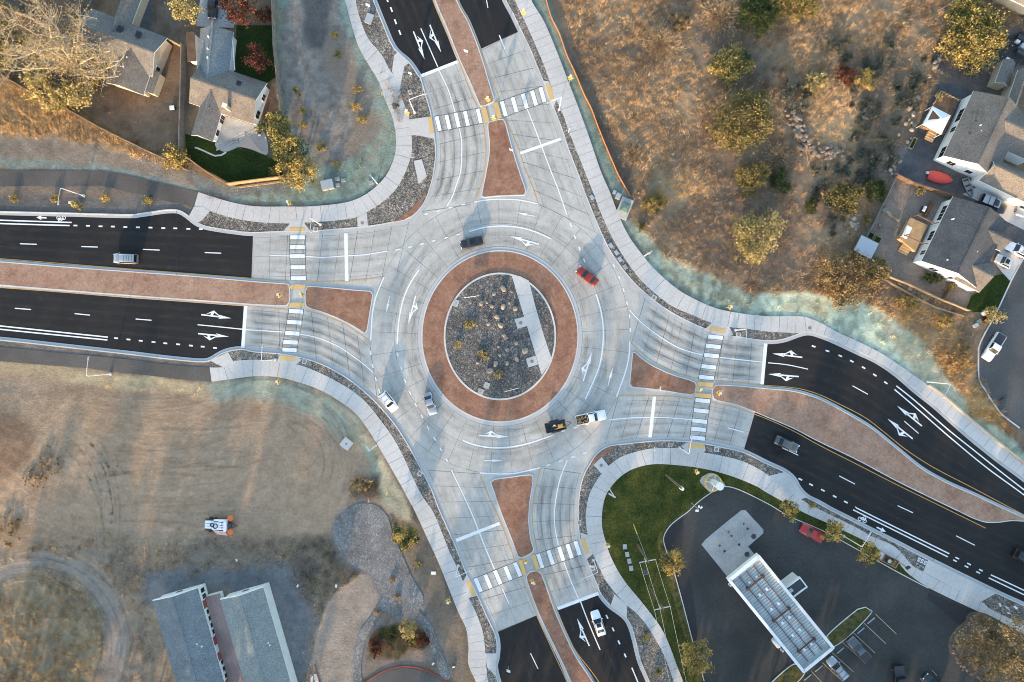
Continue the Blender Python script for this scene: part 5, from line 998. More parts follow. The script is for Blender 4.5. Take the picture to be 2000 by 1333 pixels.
# ---------------------------------------------------------------- fences and walls
def fence(name, label, pts, ht, mat, th=0.08, gap=2.4, postmat=None, cat='fence', post=True):
    P = WP(pts); t = thing(name, label, cat, (*P[0], 0)); off = t.location[:2]; m = MB(off)
    for a, b in zip(P, P[1:]):
        l = math.dist(a, b); r = math.atan2(b[1]-a[1], b[0]-a[0]); m.box((a[0]+b[0])/2, (a[1]+b[1])/2, .03, ht, l, th, r)
        m.box((a[0]+b[0])/2, (a[1]+b[1])/2, ht, ht+.05, l, th+.1, r)
    m.build('boards', mat, t)
    if post:
        L = plen(P); n = max(1, int(L/gap))
        for k in range(n+1): x, y = along(P, k/n); m = MB(off); m.box(x, y, 0, ht+.12, .14, .14); m.build('post', postmat or mat, t)
    return t
fence('wooden_fence', 'long sunlit wooden fence running diagonally below the big bare tree', [(-60, 117), (0, 145), (60, 180), (130, 213), (205, 255), (290, 297), (352, 325), (366, 333)], 1.7, 'wood_fence')
fence('wooden_fence', 'tall grey board fence between the brown yard and the patio house', [(363, 93), (361, 190), (358, 300)], 1.9, 'wood_grey')
fence('wooden_fence', 'short wooden fence joining the beige house to the board fence', [(326, 80), (345, 88), (362, 97)], 1.8, 'wood_fence')
fence('wooden_fence', 'sunlit orange board fence along the south edge of the dark lawn', [(372, 312), (410, 340), (448, 363), (500, 356), (557, 349)], 1.8, 'wood_orange')
fence('wooden_fence', 'weathered fence along the east side of the patio house garden', [(536, -20), (540, 100), (548, 175), (556, 240)], 1.8, 'wood_grey')
fence('wooden_fence', 'wooden fence at the top beside the beige house driveway', [(196, -10), (186, 18), (170, 40)], 1.8, 'wood_grey')
fence('wooden_fence', 'small wooden fence in the top left corner', [(10, 15), (35, 28), (70, 40)], 1.5, 'wood_fence')
fence('wooden_fence', 'grey wire and board fence around the dirt yard below the shed', [(1745, 348), (1722, 395), (1700, 440), (1680, 480)], 1.2, 'wood_grey', .04)
fence('wooden_fence', 'brown fence between the dirt yard and the raft driveway', [(1745, 345), (1775, 360), (1820, 375), (1858, 388)], 1.7, 'wood_brown')
fence('wooden_fence', 'low sunlit wooden fence along the south side of the dirt yard', [(1720, 537), (1770, 557), (1830, 585), (1888, 608)], 1.2, 'wood_fence')
fence('wooden_fence', 'short brown gate fence beside the white house lawn', [(1840, 582), (1850, 560), (1858, 548)], 1.5, 'wood_brown')
fence('wooden_fence', 'sunlit wooden fence in the top right corner behind the golden shrub', [(1925, -10), (1960, 8), (2010, 35)], 1.8, 'wood_fence')
# orange silt fence along the grass-seed strip
SF = spline([(1048, -60), (1066, 0), (1077, 37), (1092, 67), (1107, 110), (1122, 142), (1140, 185), (1155, 215), (1165, 242), (1180, 280), (1200, 327), (1207, 343), (1222, 370), (1230, 385)], 8)
P = WP(SF); t = thing('silt_fence', 'low bright orange netting fence along the teal strip and the scrub', 'silt fence', (*P[len(P)//2], 0)); m = MB(t.location[:2]); m.ribbon(P, 0.05, 0.75, z0=0.0); m.build('netting', 'net_orange', t)
for k in range(15): x, y = along(P, k/14); m = MB(t.location[:2]); m.box(x, y, 0, .95, .06, .06); m.build('stake', 'wood_fence', t)
def low_wall(name, label, pts, w, ht, mat, cat='wall'):
    P = WP(spline(pts, 8)); m = MB(P[0]); m.ribbon(P, w, ht, z0=-.1); o = m.build(name, mat); o.location = (*P[0], 0); return tag(o, label, cat)
low_wall('retaining_wall', 'thin pale retaining wall along the walk below the residential street', [(1812, 752), (1830, 764), (1850, 780), (1905, 828), (1950, 865), (2000, 905)], .35, .45, 'wall_beige')
low_wall('garden_edging', 'curved pale stone edging in the dark lawn of the patio house', [(381, 289), (386, 290), (400, 296), (420, 305), (432, 304), (442, 298)], .3, .14, 'concrete_walk', 'edging')
low_wall('timber_rail', 'long white timber lying along the foot of the orange fence', [(462, 367), (500, 362), (560, 354)], .3, .25, 'wood_fence', 'timber')
low_wall('garden_edging', 'sunlit board edging between the dirt yard and the weeds in the east', [(1716, 540), (1760, 566), (1820, 598), (1880, 618)], .3, .4, 'wood_fence', 'edging')
# ---------------------------------------------------------------- yard things, east
t = thing('deck', 'timber deck with railing and steps against the dark-roofed white house', 'deck', (*W(1795, 455), 0)); o_ = t.location[:2]; F = lambda a, b: (lambda p: p)(W(a, b, 1.0))
m = MB(o_); dk = WP([(1778, 425), (1812, 440), (1788, 492), (1756, 466)], 1.0); m.sheet(dk, 1.0, 0, skirt=.1); m.build('platform', 'wood_deck', t)
for k in range(5): m = MB(o_); a = W(1776+k*-2.2, 474+k*4.6, .8); m.box(*a, 0, .9-.17*k, 2.0, .45, R(-26)); m.build('step', 'wood_deck', t)
m = MB(o_); m.bar((*W(1776, 426, 1.9), 1.9), (*W(1756, 466, 1.9), 1.9), .1, .08); m.bar((*W(1776, 426, 1.9), 1.9), (*W(1796, 421, 1.9), 1.9), .1, .08)
for q in ((1776, 426), (1766, 446), (1756, 466), (1796, 421)): m.box(*W(*q, 1.4), 1.0, 1.95, .1, .1)
m.build('railing', 'wood_brown', t)
m = MB(o_)
for a, b in (((1792, 420), (1826, 437)), ((1768, 460), (1805, 477))):
    m.bar((*W(*a, 3.3), 3.3), (*W(*b, 3.3), 3.3), .16, .2)
    for q in (a, b): m.box(*W(*q, 2.1), 1.0, 3.3, .14, .14)
m.build('pergola_beam', 'wood_brown', t)
o = None
t = thing('patio_table', 'white covered table with blue items on the timber deck', 'table', (*W(1767, 455, 1.0), 1.0), R(64)); m = MB(); m.box(0, 0, .70, .76, 2.4, 1.1); m.build('top', 'fabric_white', t)
for a in (-1, 1):
    for b in (-.4, .4): m = MB(); m.box(a, b, 0, .7, .07, .07); m.build('leg', 'metal_white', t)
t = thing('deck', 'dark timber deck with railing under the white pavilion', 'deck', (*W(1845, 215), 0)); o_ = t.location[:2]; m = MB(o_); m.sheet(WP([(1838, 178), (1872, 197), (1846, 262), (1800, 247)], .9), .9, 0, skirt=0); m.build('platform', 'wood_brown', t)
m = MB(o_)
for a, b in (((1838, 178), (1800, 247)), ((1838, 178), (1873, 196)), ((1800, 247), (1838, 262))):
    m.bar((*W(*a, 1.8), 1.8), (*W(*b, 1.8), 1.8), .12, .1)
    for k in range(7): q = (a[0]+(b[0]-a[0])*k/6, a[1]+(b[1]-a[1])*k/6); m.box(*W(*q, 1.4), .9, 1.8, .09, .09)
m.build('railing', 'wood_deck', t)
for k in range(4): m = MB(o_); m.box(*W(1822-k*1.5, 259+k*4, .7), 0, .75-.17*k, 1.7, .5, R(-26)); m.build('step', 'wood_deck', t)
t = thing('pavilion', 'white square fabric pavilion with a hole torn in its roof', 'pavilion', (*W(1829, 232, .9), .9)); o_ = t.location[:2]; Zp = 3.2
c4 = [W(1822, 208, Zp), W(1857, 226, Zp), W(1839, 262, Zp), W(1803, 243, Zp)]; ap = (sum(q[0] for q in c4)/4+.25, sum(q[1] for q in c4)/4-.2)
m = MB(o_); nrm = [(*q, Zp-.9) for q in c4]; top = (*ap, Zp+.35); r0 = lambda a, b, f: tuple(a[i]+(b[i]-a[i])*f for i in range(3))
A_, B_, C_, D_ = nrm
m.add([A_, B_, C_, D_, top], [(1, 0, 4), (2, 1, 4), (3, 2, 4)])
h1, h2, h3, h4 = r0(D_, A_, .12), r0(D_, A_, .88), r0(D_, top, .10), r0(A_, top, .12)
i1, i2 = r0(r0(D_, A_, .22), top, .15), r0(r0(D_, A_, .86), top, .12); i3, i4 = r0(r0(D_, A_, .60), top, .80), r0(r0(D_, A_, .30), top, .75)
m.add([D_, A_, top, i1, i2, i3, i4], [(0, 3, 1), (3, 4, 1), (1, 4, 2), (4, 5, 2), (5, 6, 2), (6, 3, 2), (3, 0, 2)])
for a, b in ((A_, B_), (B_, C_), (C_, D_), (D_, A_)): m.add([a, b, (b[0], b[1], b[2]-.3), (a[0], a[1], a[2]-.3)], [(0, 1, 2, 3)])
m.build('fabric_roof', 'fabric_white', t)
for q in c4: m = MB(o_); m.box(*q, 0, Zp-.9, .09, .09); m.build('post', 'metal_white', t)
t = thing('shed', 'low flat-roofed grey shed in the corner of the dirt yard', 'shed', (*W(1692, 483), 0)); m = MB(t.location[:2]); q = W(1692, 483, 2.0); m.box(*q, 0, 1.9, 3.4, 3.0, R(-27)); m.build('wall', 'wood_brown', t); m = MB(t.location[:2]); m.box(*q, 1.9, 2.02, 3.7, 3.3, R(-27)); m.build('roof', 'metal_galv', t)
for i, (q, s) in enumerate(((1698, 461), 1), ) if False else enumerate([((1698, 461), 1), ((1712, 469), 1)]):
    t = thing('planter_box', ('wooden planter box of green plants nearest the fence beside the grey shed', 'wooden planter box of green plants farther from the fence beside the grey shed')[i], 'planter', (*W(*q), 0), R(-27)); m = MB()
    for a, b, l, w in ((0, .6, 1.3, .08), (0, -.6, 1.3, .08), (.6, 0, .08, 1.2), (-.6, 0, .08, 1.2)): m.box(a, b, 0, .45, l, w)
    m.build('frame', 'wood_fence', t); m = MB(); m.box(0, 0, 0, .35, 1.1, 1.1); m.build('soil', 'lawn_dark', t)
t = thing('fire_pit', 'round stone fire pit in the middle of the dirt yard', 'fire pit', (*W(1719, 442), 0)); m = MB(); m.ribbon([(.42*math.cos(k*.524), .42*math.sin(k*.524)) for k in range(12)], .16, .3, z0=0, closed=True); m.build('ring', 'stone_dark', t); m = MB(); m.cyl(0, 0, 0, .12, .36); m.build('ash', 'stone', t)
t = thing('planter_box', 'narrow planter box of greens on the dark drive beside the pavilion', 'planter', (*W(1781, 281), 0), R(64)); m = MB()
for a, b, l, w in ((0, .35, 2.3, .08), (0, -.35, 2.3, .08), (1.1, 0, .08, .7), (-1.1, 0, .08, .7)): m.box(a, b, 0, .5, l, w)
m.build('frame', 'wood_fence', t); m = MB(); m.box(0, 0, 0, .42, 2.1, .6); m.build('soil', 'lawn_dark', t)
t = thing('wood_pile', 'pile of sawn boards and firewood in the dirt yard by the timber deck', 'wood pile', (*W(1742, 422), 0)); m = MB(); m.bar((-1, .4, .15), (1.3, -1.0, .15), .35, .25); m.bar((-1.2, .9, .1), (-.3, .1, .3), .5, .4); m.build('boards', 'wood_fence', t); m = MB(); m.box(-1.6, 1.1, 0, .5, 1.1, .8, .5); m.build('tarp', 'plastic_green', t)
t = thing('garden_bench', 'long brown wooden bench beside the white wall above the timber deck', 'bench', (*W(1812, 410), 0), R(64)); m = MB(); m.box(0, 0, .42, .5, 3.0, .7); m.build('seat', 'wood_brown', t); m = MB(); m.box(0, .4, .5, 1.0, 3.0, .08); m.build('backrest', 'wood_brown', t)
for a in (-1.2, 1.2): m = MB(); m.box(a, 0, 0, .42, .1, .6); m.build('leg', 'wood_brown', t)
t = thing('barbecue', 'covered barbecue grill with white lid at the north end of the timber deck', 'barbecue', (*W(1800, 410), 0), R(64)); m = MB(); m.box(0, 0, .1, .85, 1.1, .6); m.build('cabinet', 'metal_dark', t); m = MB(); m.tube([(-.5, 0, .9), (.5, 0, .9)], .28, 10); m.build('lid', 'metal_white', t)
# red raft and metal boat
t = thing('inflatable_raft', 'red inflatable raft lying on the dark drive beside the white house', 'raft', (*W(1834, 348), 0), R(-14)); m = MB()
sec = [(-2.4, .55), (-2.2, .9), (-1.2, 1.15), (0, 1.15), (1.2, 1.0), (2.0, .6), (2.45, .15)]
vs = []; fs = []
for x, w in sec:
    for a in range(9): q = math.pi*a/8; vs.append((x, w*math.cos(q), .15+.35*math.sin(q)**.5))
for i in range(len(sec)-1):
    for a in range(8): fs.append((i*9+a, (i+1)*9+a, (i+1)*9+a+1, i*9+a+1))
m.add(vs, fs); m.add([(x, w*s, .0) for x, w in sec for s in (-1, 1)], [(2*i, 2*i+2, 2*i+3, 2*i+1) for i in range(len(sec)-1)]); m.build('hull', 'raft_red', t, True); m = MB(); m.box(-2.65, .3, .1, .5, .5, .5); m.build('motor_mount', 'metal_galv', t); 
t = thing('rowing_boat', 'open aluminium fishing boat with dark seats on the drive beside the red raft', 'boat', (*W(1888, 367), 0), R(-70)); m = MB(); prof = [(-1.9, .62), (-1.0, .74), (0, .74), (.9, .62), (1.6, .34), (2.05, .03)]
vs = []; fs = []
for x, w in prof: vs += [(x, w, .65+.05*x), (x, w*.7, .15), (x, -w*.7, .15), (x, -w, .65+.05*x), (x, -w+.09, .66+.05*x), (x, -w*.65, .25), (x, w*.65, .25), (x, w-.09, .66+.05*x)]
for i in range(len(prof)-1):
    for a in range(8): fs.append((i*8+a, i*8+(a+1) % 8, (i+1)*8+(a+1) % 8, (i+1)*8+a))
m.add(vs, fs); m.add(vs[:8], [(0, 3, 2, 1)]); m.build('hull', 'alu', t)
for x, w in ((-1.4, 1.2), (-.3, 1.3), (.7, 1.1)): m = MB(); m.box(x, 0, .42, .48, .35, w); m.build('seat', 'metal_dark', t)
m = MB(); m.box(-2.0, 0, .5, 1.0, .3, .3); m.build('outboard_motor', 'metal_dark', t)
# junk patio at the right edge
for i, (q, l, w, hh, mt, lb) in enumerate([((1985, 83), .8, .5, .5, 'plastic_white', 'small white box on the dark junk patio in the top right'), ((1996, 95), 1.6, .9, .8, 'metal_galv', 'grey metal crate on the junk patio at the right edge'), ((1991, 107), 2.0, .7, .7, 'metal_dark', 'dark frame of machine parts on the junk patio'), ((1966, 117), .7, .5, .4, 'fabric_white', 'white bundle lying at the corner of the beige shed'), ((1990, 76), 1.3, .9, .6, 'plastic_dark', 'black covered bin at the top of the junk patio')]):
    t = thing('crate', lb, 'crate', (*W(*q), 0), R(-30)); m = MB(); m.box(0, 0, 0, hh, l, w, 0, 0, .94); m.build('body', mt, t); m = MB(); m.box(0, 0, hh, hh+.06, l*.98, w*.98); m.build('lid', mt, t)
# sail, grill, air units
t = thing('shade_sail', 'grey triangular shade sail over the patio', 'shade sail', (*W(500, 280), 0)); m = MB(t.location[:2]); q = [(*W(478, 256, 2.6), 2.6), (*W(466, 287, 2.2), 2.2), (*W(520, 304, 2.5), 2.5)]
def curve(a, b, s): return [tuple(a[i]+(b[i]-a[i])*k/6+(s[i]*math.sin(math.pi*k/6)) for i in range(3)) for k in range(6)]
cen = tuple(sum(p[i] for p in q)/3 for i in range(3)); rim = []
for k in range(3): a, b = q[k], q[(k+1) % 3]; md = tuple((a[i]+b[i])/2 for i in range(3)); rim += curve(a, b, tuple((cen[i]-md[i])*.22 for i in range(3)))
m.add(rim+[cen], [(i, (i+1) % len(rim), len(rim)) for i in range(len(rim))]); m.build('fabric', 'fabric_grey', t)
for p in q: m = MB(t.location[:2]); m.cyl(p[0], p[1], 0, p[2], .06, 6); m.build('post', 'metal_dark', t)
t = thing('barbecue', 'black barbecue grill on the grey patio beside the golden trees', 'barbecue', (*W(509, 261), 0)); m = MB(); m.box(0, 0, .1, .8, .6, .9, .1); m.build('cabinet', 'metal_dark', t); m = MB(); m.tube([(0, -.4, .85), (0, .4, .85)], .25, 10); m.build('lid', 'metal_dark', t); m = MB(); m.box(.05, -.6, .75, .8, .5, .35); m.build('shelf', 'metal_white', t)
t = thing('drying_rack', 'thin dark folding rack standing on the patio next to the shade sail', 'rack', (*W(460, 279), 0)); m = MB(); m.bar((-1.0, 0, .9), (1.1, .2, .9), .06, .06); m.bar((-.1, -.6, .9), (-.15, .6, .9), .06, .06); m.bar((1, -.4, .9), (.95, .6, .9), .06, .06); m.build('bars', 'metal_dark', t); m = MB(); m.cyl(0, 0, 0, .9, .04); m.build('stand', 'metal_dark', t)
t = thing('cooler_box', 'white cooler box standing alone on the brown yard', 'box', (*W(339, 213), 0), .1); m = MB(); m.box(0, 0, 0, .55, .85, .75); m.build('body', 'plastic_dark', t); m = MB(); m.box(0, 0, .55, .68, .9, .8); m.build('lid', 'plastic_white', t)
t = thing('tarpaulin', 'crumpled pale grey sheet hanging in the big bare tree', 'tarpaulin', (*W(123, 88, .6), 0)); m = MB(); tv = [(1.7*math.cos(k*.7)*(1+.25*math.sin(k*2.1)), 2.1*math.sin(k*.7)*(1+.2*math.cos(k*3.3)), .5+.25*math.sin(k*1.9)) for k in range(9)]; m.add(tv+[(0, 0, .9)], [(k, (k+1) % 9, 9) for k in range(9)]); m.build('sheet', 'fabric_grey', t)
for i, (q, a) in enumerate([((286, 311), 0), ((302, 312), 0)]):
    t = thing('pallet', ('weathered board pallet lying on bare earth near the diagonal fence', 'slatted pallet lying beside the boarded one near the diagonal fence')[i], 'pallet', (*W(*q), 0), R(-3)); m = MB()
    for k in range(7 if i == 0 else 5): m.box(-.75+k*(.25 if i == 0 else .37), 0, .1, .14, .2, 1.2)
    m.build('slats', 'wood_grey' if i == 0 else 'wood_fence', t); m = MB()
    for y in (-.5, 0, .5): m.box(0, y, 0, .1, 1.6, .1)
    m.build('runners', 'wood_grey', t)
for q, lb in (((435, 8), 'covered trash bin by the carport, red-brown tree beside it'), ((377, 34), 'black trash bin standing below the yellow tree')):
    t = thing('trash_bin', lb, 'bin', (*W(*q), 0)); m = MB(); m.box(0, 0, 0, 1.0, .6, .65, 0, 0, 1.1); m.build('body', 'plastic_dark', t); m = MB(); m.box(0, 0, 1.0, 1.07, .7, .75); m.build('lid', 'plastic_dark', t)
for i, q in enumerate([(145, 13), (137, 22)]):
    t = thing('lawn_chair', ('wooden lawn chair at the top left, the one nearer the beige house', 'wooden lawn chair at the top left, the one farther from the beige house')[i], 'chair', (*W(*q), 0), R(-25)); m = MB(); m.box(0, 0, .35, .42, .6, .6); m.build('seat', 'wood_fence', t); m = MB(); m.box(-.3, 0, .42, .95, .06, .6); m.build('backrest', 'wood_fence', t)
    for a in (-.25, .25):
        for b in (-.25, .25): m = MB(); m.box(a, b, 0, .35, .06, .06); m.build('leg', 'wood_fence', t)
# ================================================================ VEGETATION
def leafmesh(name, C, size, cols, mat, seed, aspect=1.0, dirs=None, jit=0.5):
    """C (n,3) leaf centres -> one mesh of n small quads facing every way; cols (n,3)"""
    r = np.random.RandomState(seed); n = len(C)
    a = r.randn(n, 3) if dirs is None else dirs+r.randn(n, 3)*jit; a /= np.linalg.norm(a, axis=1, keepdims=True)
    b = np.cross(a, r.randn(n, 3)); b /= np.linalg.norm(b, axis=1, keepdims=True)
    s = (size*(0.65+0.85*r.rand(n)))[:, None]; a = a*s*aspect*0.5; b = b*s*0.5
    V = np.stack([C-a-b*.6, C-a*.2+b, C+a*1.1, C+a*.1-b], 1).reshape(-1, 3).astype(np.float32)
    me = bpy.data.meshes.new(name); me.vertices.add(4*n); me.vertices.foreach_set('co', V.ravel())
    me.loops.add(4*n); me.loops.foreach_set('vertex_index', np.arange(4*n, dtype=np.int32)); me.polygons.add(n)
    me.polygons.foreach_set('loop_start', np.arange(n, dtype=np.int32)*4); me.polygons.foreach_set('loop_total', np.full(n, 4, np.int32)); me.update()
    ca = me.color_attributes.new('Col', 'FLOAT_COLOR', 'POINT'); cc = np.repeat(np.concatenate([cols, np.ones((n, 1))], 1), 4, 0).astype(np.float32); ca.data.foreach_set('color', cc.ravel())
    me.materials.append(MATS[mat]); return me
PAL = dict(gold=[(.56, .40, .13), (.47, .34, .11), (.38, .29, .10), (.22, .19, .065)], olive=[(.30, .235, .085), (.22, .18, .062), (.37, .27, .10), (.13, .12, .042)], green=[(.055, .085, .025), (.075, .10, .03), (.04, .065, .02), (.11, .115, .035)],
           goldgreen=[(.50, .37, .12), (.40, .31, .10), (.16, .165, .055), (.07, .09, .03)], red=[(.17, .055, .035), (.13, .045, .03), (.22, .085, .045), (.09, .04, .028)], brown=[(.40, .27, .12), (.31, .205, .095), (.46, .32, .15), (.17, .12, .06)],
           yellow=[(.50, .40, .17), (.42, .34, .14), (.33, .27, .105), (.55, .44, .20)], straw=[(.46, .33, .20), (.38, .28, .17), (.52, .39, .24), (.30, .22, .14)], sage=[(.16, .17, .125), (.12, .13, .10), (.20, .20, .15), (.09, .095, .07)], grey=[(.21, .18, .16), (.16, .14, .125), (.27, .235, .21)])
def crownpts(lobes, ncl, nleaf, seed, pal, spread=.23, hollow=.5):
    r = np.random.RandomState(seed); C = []; K = []; vol = np.array([l[3]*l[4]*l[5] for l in lobes])**.67; vol /= vol.sum(); P = np.array(PAL[pal])
    for li, l in enumerate(lobes):
        for _ in range(max(3, int(ncl*vol[li]))):
            d = r.randn(3); d /= np.linalg.norm(d); rad = hollow+(1-hollow)*r.rand()**.6+(.22*r.rand() if r.rand() < .22 else 0); d[2] = abs(d[2]) if d[2] < -.45 else d[2]
            c = np.array(l[:3])+d*np.array(l[3:])*rad*(0.85+.3*r.rand()); k = max(4, int(nleaf/ncl*(0.5+r.rand()))); sz = min(l[3:])*spread*(.6+.8*r.rand())
            C.append(c+r.randn(k, 3)*sz*np.array([1, 1, .7])); base = P[r.randint(len(P))]; K.append(np.clip(base*(0.75+.5*r.rand(k, 1)), 0, 1))
    C = np.concatenate(C); C[:, 2] = np.maximum(C[:, 2], .05); return C, np.concatenate(K)
def limbs(m, base, ends, r0, mid=.45, seed=1, twigs=3):
    r = random.Random(seed)
    for e in ends:
        q = [base, tuple(base[i]+(e[i]-base[i])*mid+(r.uniform(-.4, .4) if i < 2 else r.uniform(0, .6)) for i in range(3)), e]
        m.tube(q, [r0*.6, r0*.35, r0*.08], 6)
        for _ in range(twigs):
            f = r.uniform(.4, .9); s = tuple(q[1][i]+(e[i]-q[1][i])*max(0, (f-.45)/.55) for i in range(3)); L = math.dist(base, e)*.25
            m.tube([s, (s[0]+r.uniform(-L, L), s[1]+r.uniform(-L, L), s[2]+r.uniform(0, L*.7))], [r0*.16, r0*.05], 5)
def tree(name, label, cat, px, py, rad, h, pal, n=2600, size=.30, seed=1, lobes=None, trunkmat='bark', group=None, zc=.6, sq=(1, 1), ncl=None):
    """px,py: middle of the crown in the photo; rad: crown radius in photo units; h: height in metres"""
    zc_ = h*zc; k = (1-zc_/HC)*.1; rr = rad*k*1.12; x, y = W(px, py, zc_); t = thing(name, label, cat, (x, y, 0), 0, group); rg = random.Random(seed)
    if lobes is None:
        lobes = [(0, 0, zc_, rr*.75*sq[0], rr*.75*sq[1], h*.38)]
        for i in range(5): a = i*1.257+rg.random(); lobes.append((rr*.5*math.cos(a)*sq[0], rr*.5*math.sin(a)*sq[1], zc_*rg.uniform(.75, 1.05), rr*.5, rr*.5, h*.26))
    else: lobes = [((W(a, b, z)[0]-x), (W(a, b, z)[1]-y), z, r_*k, r_*k, hz) for a, b, z, r_, hz in lobes]
    C, K = crownpts(lobes, ncl or max(18, int(n/60)), n, seed, pal)
    me = leafmesh('crown', C, size, K, 'leaf', seed); o = bpy.data.objects.new('crown', me); COL.objects.link(o); o.parent = t
    m = MB(); tr = max(.08, h*.018); m.tube([(0, 0, -.1), (rg.uniform(-.1, .1), rg.uniform(-.1, .1), h*.3), (0, 0, zc_)], [tr, tr*.8, tr*.4], 7)
    limbs(m, (0, 0, h*.28), [(l[0]*1.1, l[1]*1.1, l[2]+l[5]*.4) for l in lobes], tr*.9, .5, seed); m.build('trunk', trunkmat, t); return t
def bush(name, label, cat, px, py, rad, h, pal, n=900, size=.22, seed=1, sq=(1, 1), group=None, mat='leaf', spray=False):
    z = h*.5; rr = rad*.118; n = n if spray or rad < 13 else int(n*1.7); x, y = W(px, py, z); r = np.random.RandomState(seed)
    if spray:
        d = r.randn(n, 3); d[:, 2] = np.abs(d[:, 2])*.8+.1; d /= np.linalg.norm(d, axis=1, keepdims=True); f = (.25+.75*r.rand(n, 1)**.7)*(.8+.35*r.rand(n, 1)); C = d*f*np.array([rr*sq[0], rr*sq[1], h]); P = np.array(PAL[pal]); K = P[r.randint(len(P), size=n)]*(.7+.6*r.rand(n, 1))
        me = leafmesh(name, C, size, K, 'straw', seed, 4.5, d, .25)
    else:
        rg = random.Random(seed); lobes = [(0, 0, h*.45, rr*.8*sq[0], rr*.8*sq[1], h*.5)]+[(rr*.55*sq[0]*math.cos(a), rr*.55*sq[1]*math.sin(a), h*rg.uniform(.3, .6), rr*.45, rr*.45, h*.35) for a in (rg.random()*2, 2+rg.random()*2, 4.2+rg.random()*2)]
        C, K = crownpts(lobes, max(16, n//34), max(n, 420) if rad < 13 else n, seed, pal, .45 if rad < 13 else .28, .2 if rad < 13 else .5)
        if rad < 13:                                            # stems with small leaves tie the clumps together
            q_ = C[r.randint(len(C), size=40)]; S_ = np.concatenate([q_*f+np.array([0, 0, .05]) for f in np.linspace(.05, .95, 9)]); C = np.concatenate([C, S_]); K = np.concatenate([K, np.tile(np.array(PAL[pal][1])*.8, (len(S_), 1))])
        me = leafmesh(name, C, size, K, mat, seed)
    o = bpy.data.objects.new(name, me); COL.objects.link(o); o.location = (x, y, max(0, gz(x, y)-.05)); return tag(o, label, cat, group)
# the big bare tree: pale limbs spreading up and out, sparse gold leaves
bx_, by_ = W(152, 143, 0); t = thing('big_tree', 'huge half-bare tree with pale sunlit branches and sparse golden leaves', 'tree', (bx_, by_, 0)); m = MB(); rg = random.Random(4); tips = []
def P3(px, py, z): x, y = W(px, py, z); return (x-bx_, y-by_, z)
m.tube([(0, 0, -.2), P3(150, 138, 2.5), P3(147, 132, 4)], [.55, .48, .42], 9)
mains = [[(147, 132, 4), (110, 100, 7), (75, 70, 10), (40, 50, 12), (12, 40, 13)], [(147, 132, 4), (128, 90, 8), (112, 55, 11), (85, 25, 13), (70, 2, 14)], [(147, 132, 4), (150, 100, 7), (152, 70, 9.5), (158, 40, 11), (150, 25, 12)], [(147, 132, 4), (120, 122, 6), (80, 105, 8.5), (40, 90, 10), (5, 88, 11)],
         [(147, 132, 4), (110, 132, 6), (60, 135, 8), (20, 140, 9.5)], [(147, 132, 4), (170, 140, 6), (195, 138, 7), (225, 128, 8), (236, 118, 8.5)], [(147, 132, 4), (165, 120, 7), (185, 110, 8.5), (215, 100, 9.5)], [(147, 132, 4), (135, 110, 7), (145, 90, 9), (175, 85, 10)],
         [(147, 132, 4), (115, 110, 8), (90, 95, 11), (60, 105, 12), (30, 115, 12.5)], [(147, 132, 4), (130, 105, 9), (100, 75, 12), (95, 45, 13.5), (105, 15, 14)], [(147, 132, 4), (170, 150, 5.5), (200, 152, 6.5), (232, 150, 7)]]
for b_ in mains:
    q = [P3(*p) for p in b_]; m.tube(q, [.24*(1-.82*i/(len(q)-1)) for i in range(len(q))], 7)
    for j in range(1, len(q)):
        for _ in range(7):
            f = rg.random(); s = tuple(q[j-1][i]+(q[j][i]-q[j-1][i])*f for i in range(3)); L = rg.uniform(1.5, 4.2); a = rg.uniform(0, 6.28); e = (s[0]+L*math.cos(a)-.3, s[1]+L*math.sin(a)+.2, s[2]+rg.uniform(.3, 1.6))
            md = tuple((s[i]+e[i])/2+rg.uniform(-.2, .2) for i in range(3)); m.tube([s, md, e], [.06, .042, .018], 5); tips += [md, e]
            for _ in range(5): e2 = (md[0]+rg.uniform(-1.1, 1.1), md[1]+rg.uniform(-1.1, 1.1), md[2]+rg.uniform(0, .9)); m.tube([md, e2], [.026, .012], 4); tips.append(e2)
m.build('trunk', 'bark_pale', t)
r = np.random.RandomState(9); T = np.array(tips); keep = r.rand(len(T)) < .5; T = T[keep]; C = np.repeat(T, 7, 0)+r.randn(len(T)*7, 3)*.6; P_ = np.array(PAL['yellow']+PAL['straw']); o = bpy.data.objects.new('crown', leafmesh('crown', C, .2, P_[r.randint(len(P_), size=len(C))]*.9, 'leaf', 9)); COL.objects.link(o); o.parent = t
tree('leafy_tree', 'bushy golden-yellow tree below the huge bare tree', 'tree', 130, 180, 52, 6, 'yellow', 5200, .30, 11, [(85, 175, 3, 28, 2), (115, 195, 3, 26, 2), (145, 185, 3.5, 30, 2.2), (165, 195, 3, 20, 1.8), (70, 150, 4, 24, 2)])
tree('leafy_tree', 'olive tree crown cut by the left edge of the frame', 'tree', 10, 70, 40, 7, 'olive', 2400, .3, 12, [(0, 30, 4, 28, 2.5), (10, 65, 4, 26, 2.5), (30, 105, 4, 30, 2.4), (-10, 100, 4, 30, 3)])
tree('leafy_tree', 'round yellow tree standing in the yard between the two houses', 'tree', 360, 22, 28, 6, 'yellow', 2200, .26, 13)
tree('red_tree', 'red-brown tree at the top edge beside the carport', 'tree', 468, 14, 32, 6, 'red', 2600, .26, 14)
tree('red_tree', 'red-brown tree over the dark side lawn', 'tree', 502, 116, 28, 5, 'red', 2200, .26, 15)
bush('shrub', 'dark brown shrub at the top edge beside the red tree', 'shrub', 515, 30, 15, 1.8, 'red', 700, .22, 16)
tree('golden_tree', 'golden tree at the garden corner, topmost of the three in a row', 'tree', 540, 250, 30, 6, 'goldgreen', 2600, .26, 17)
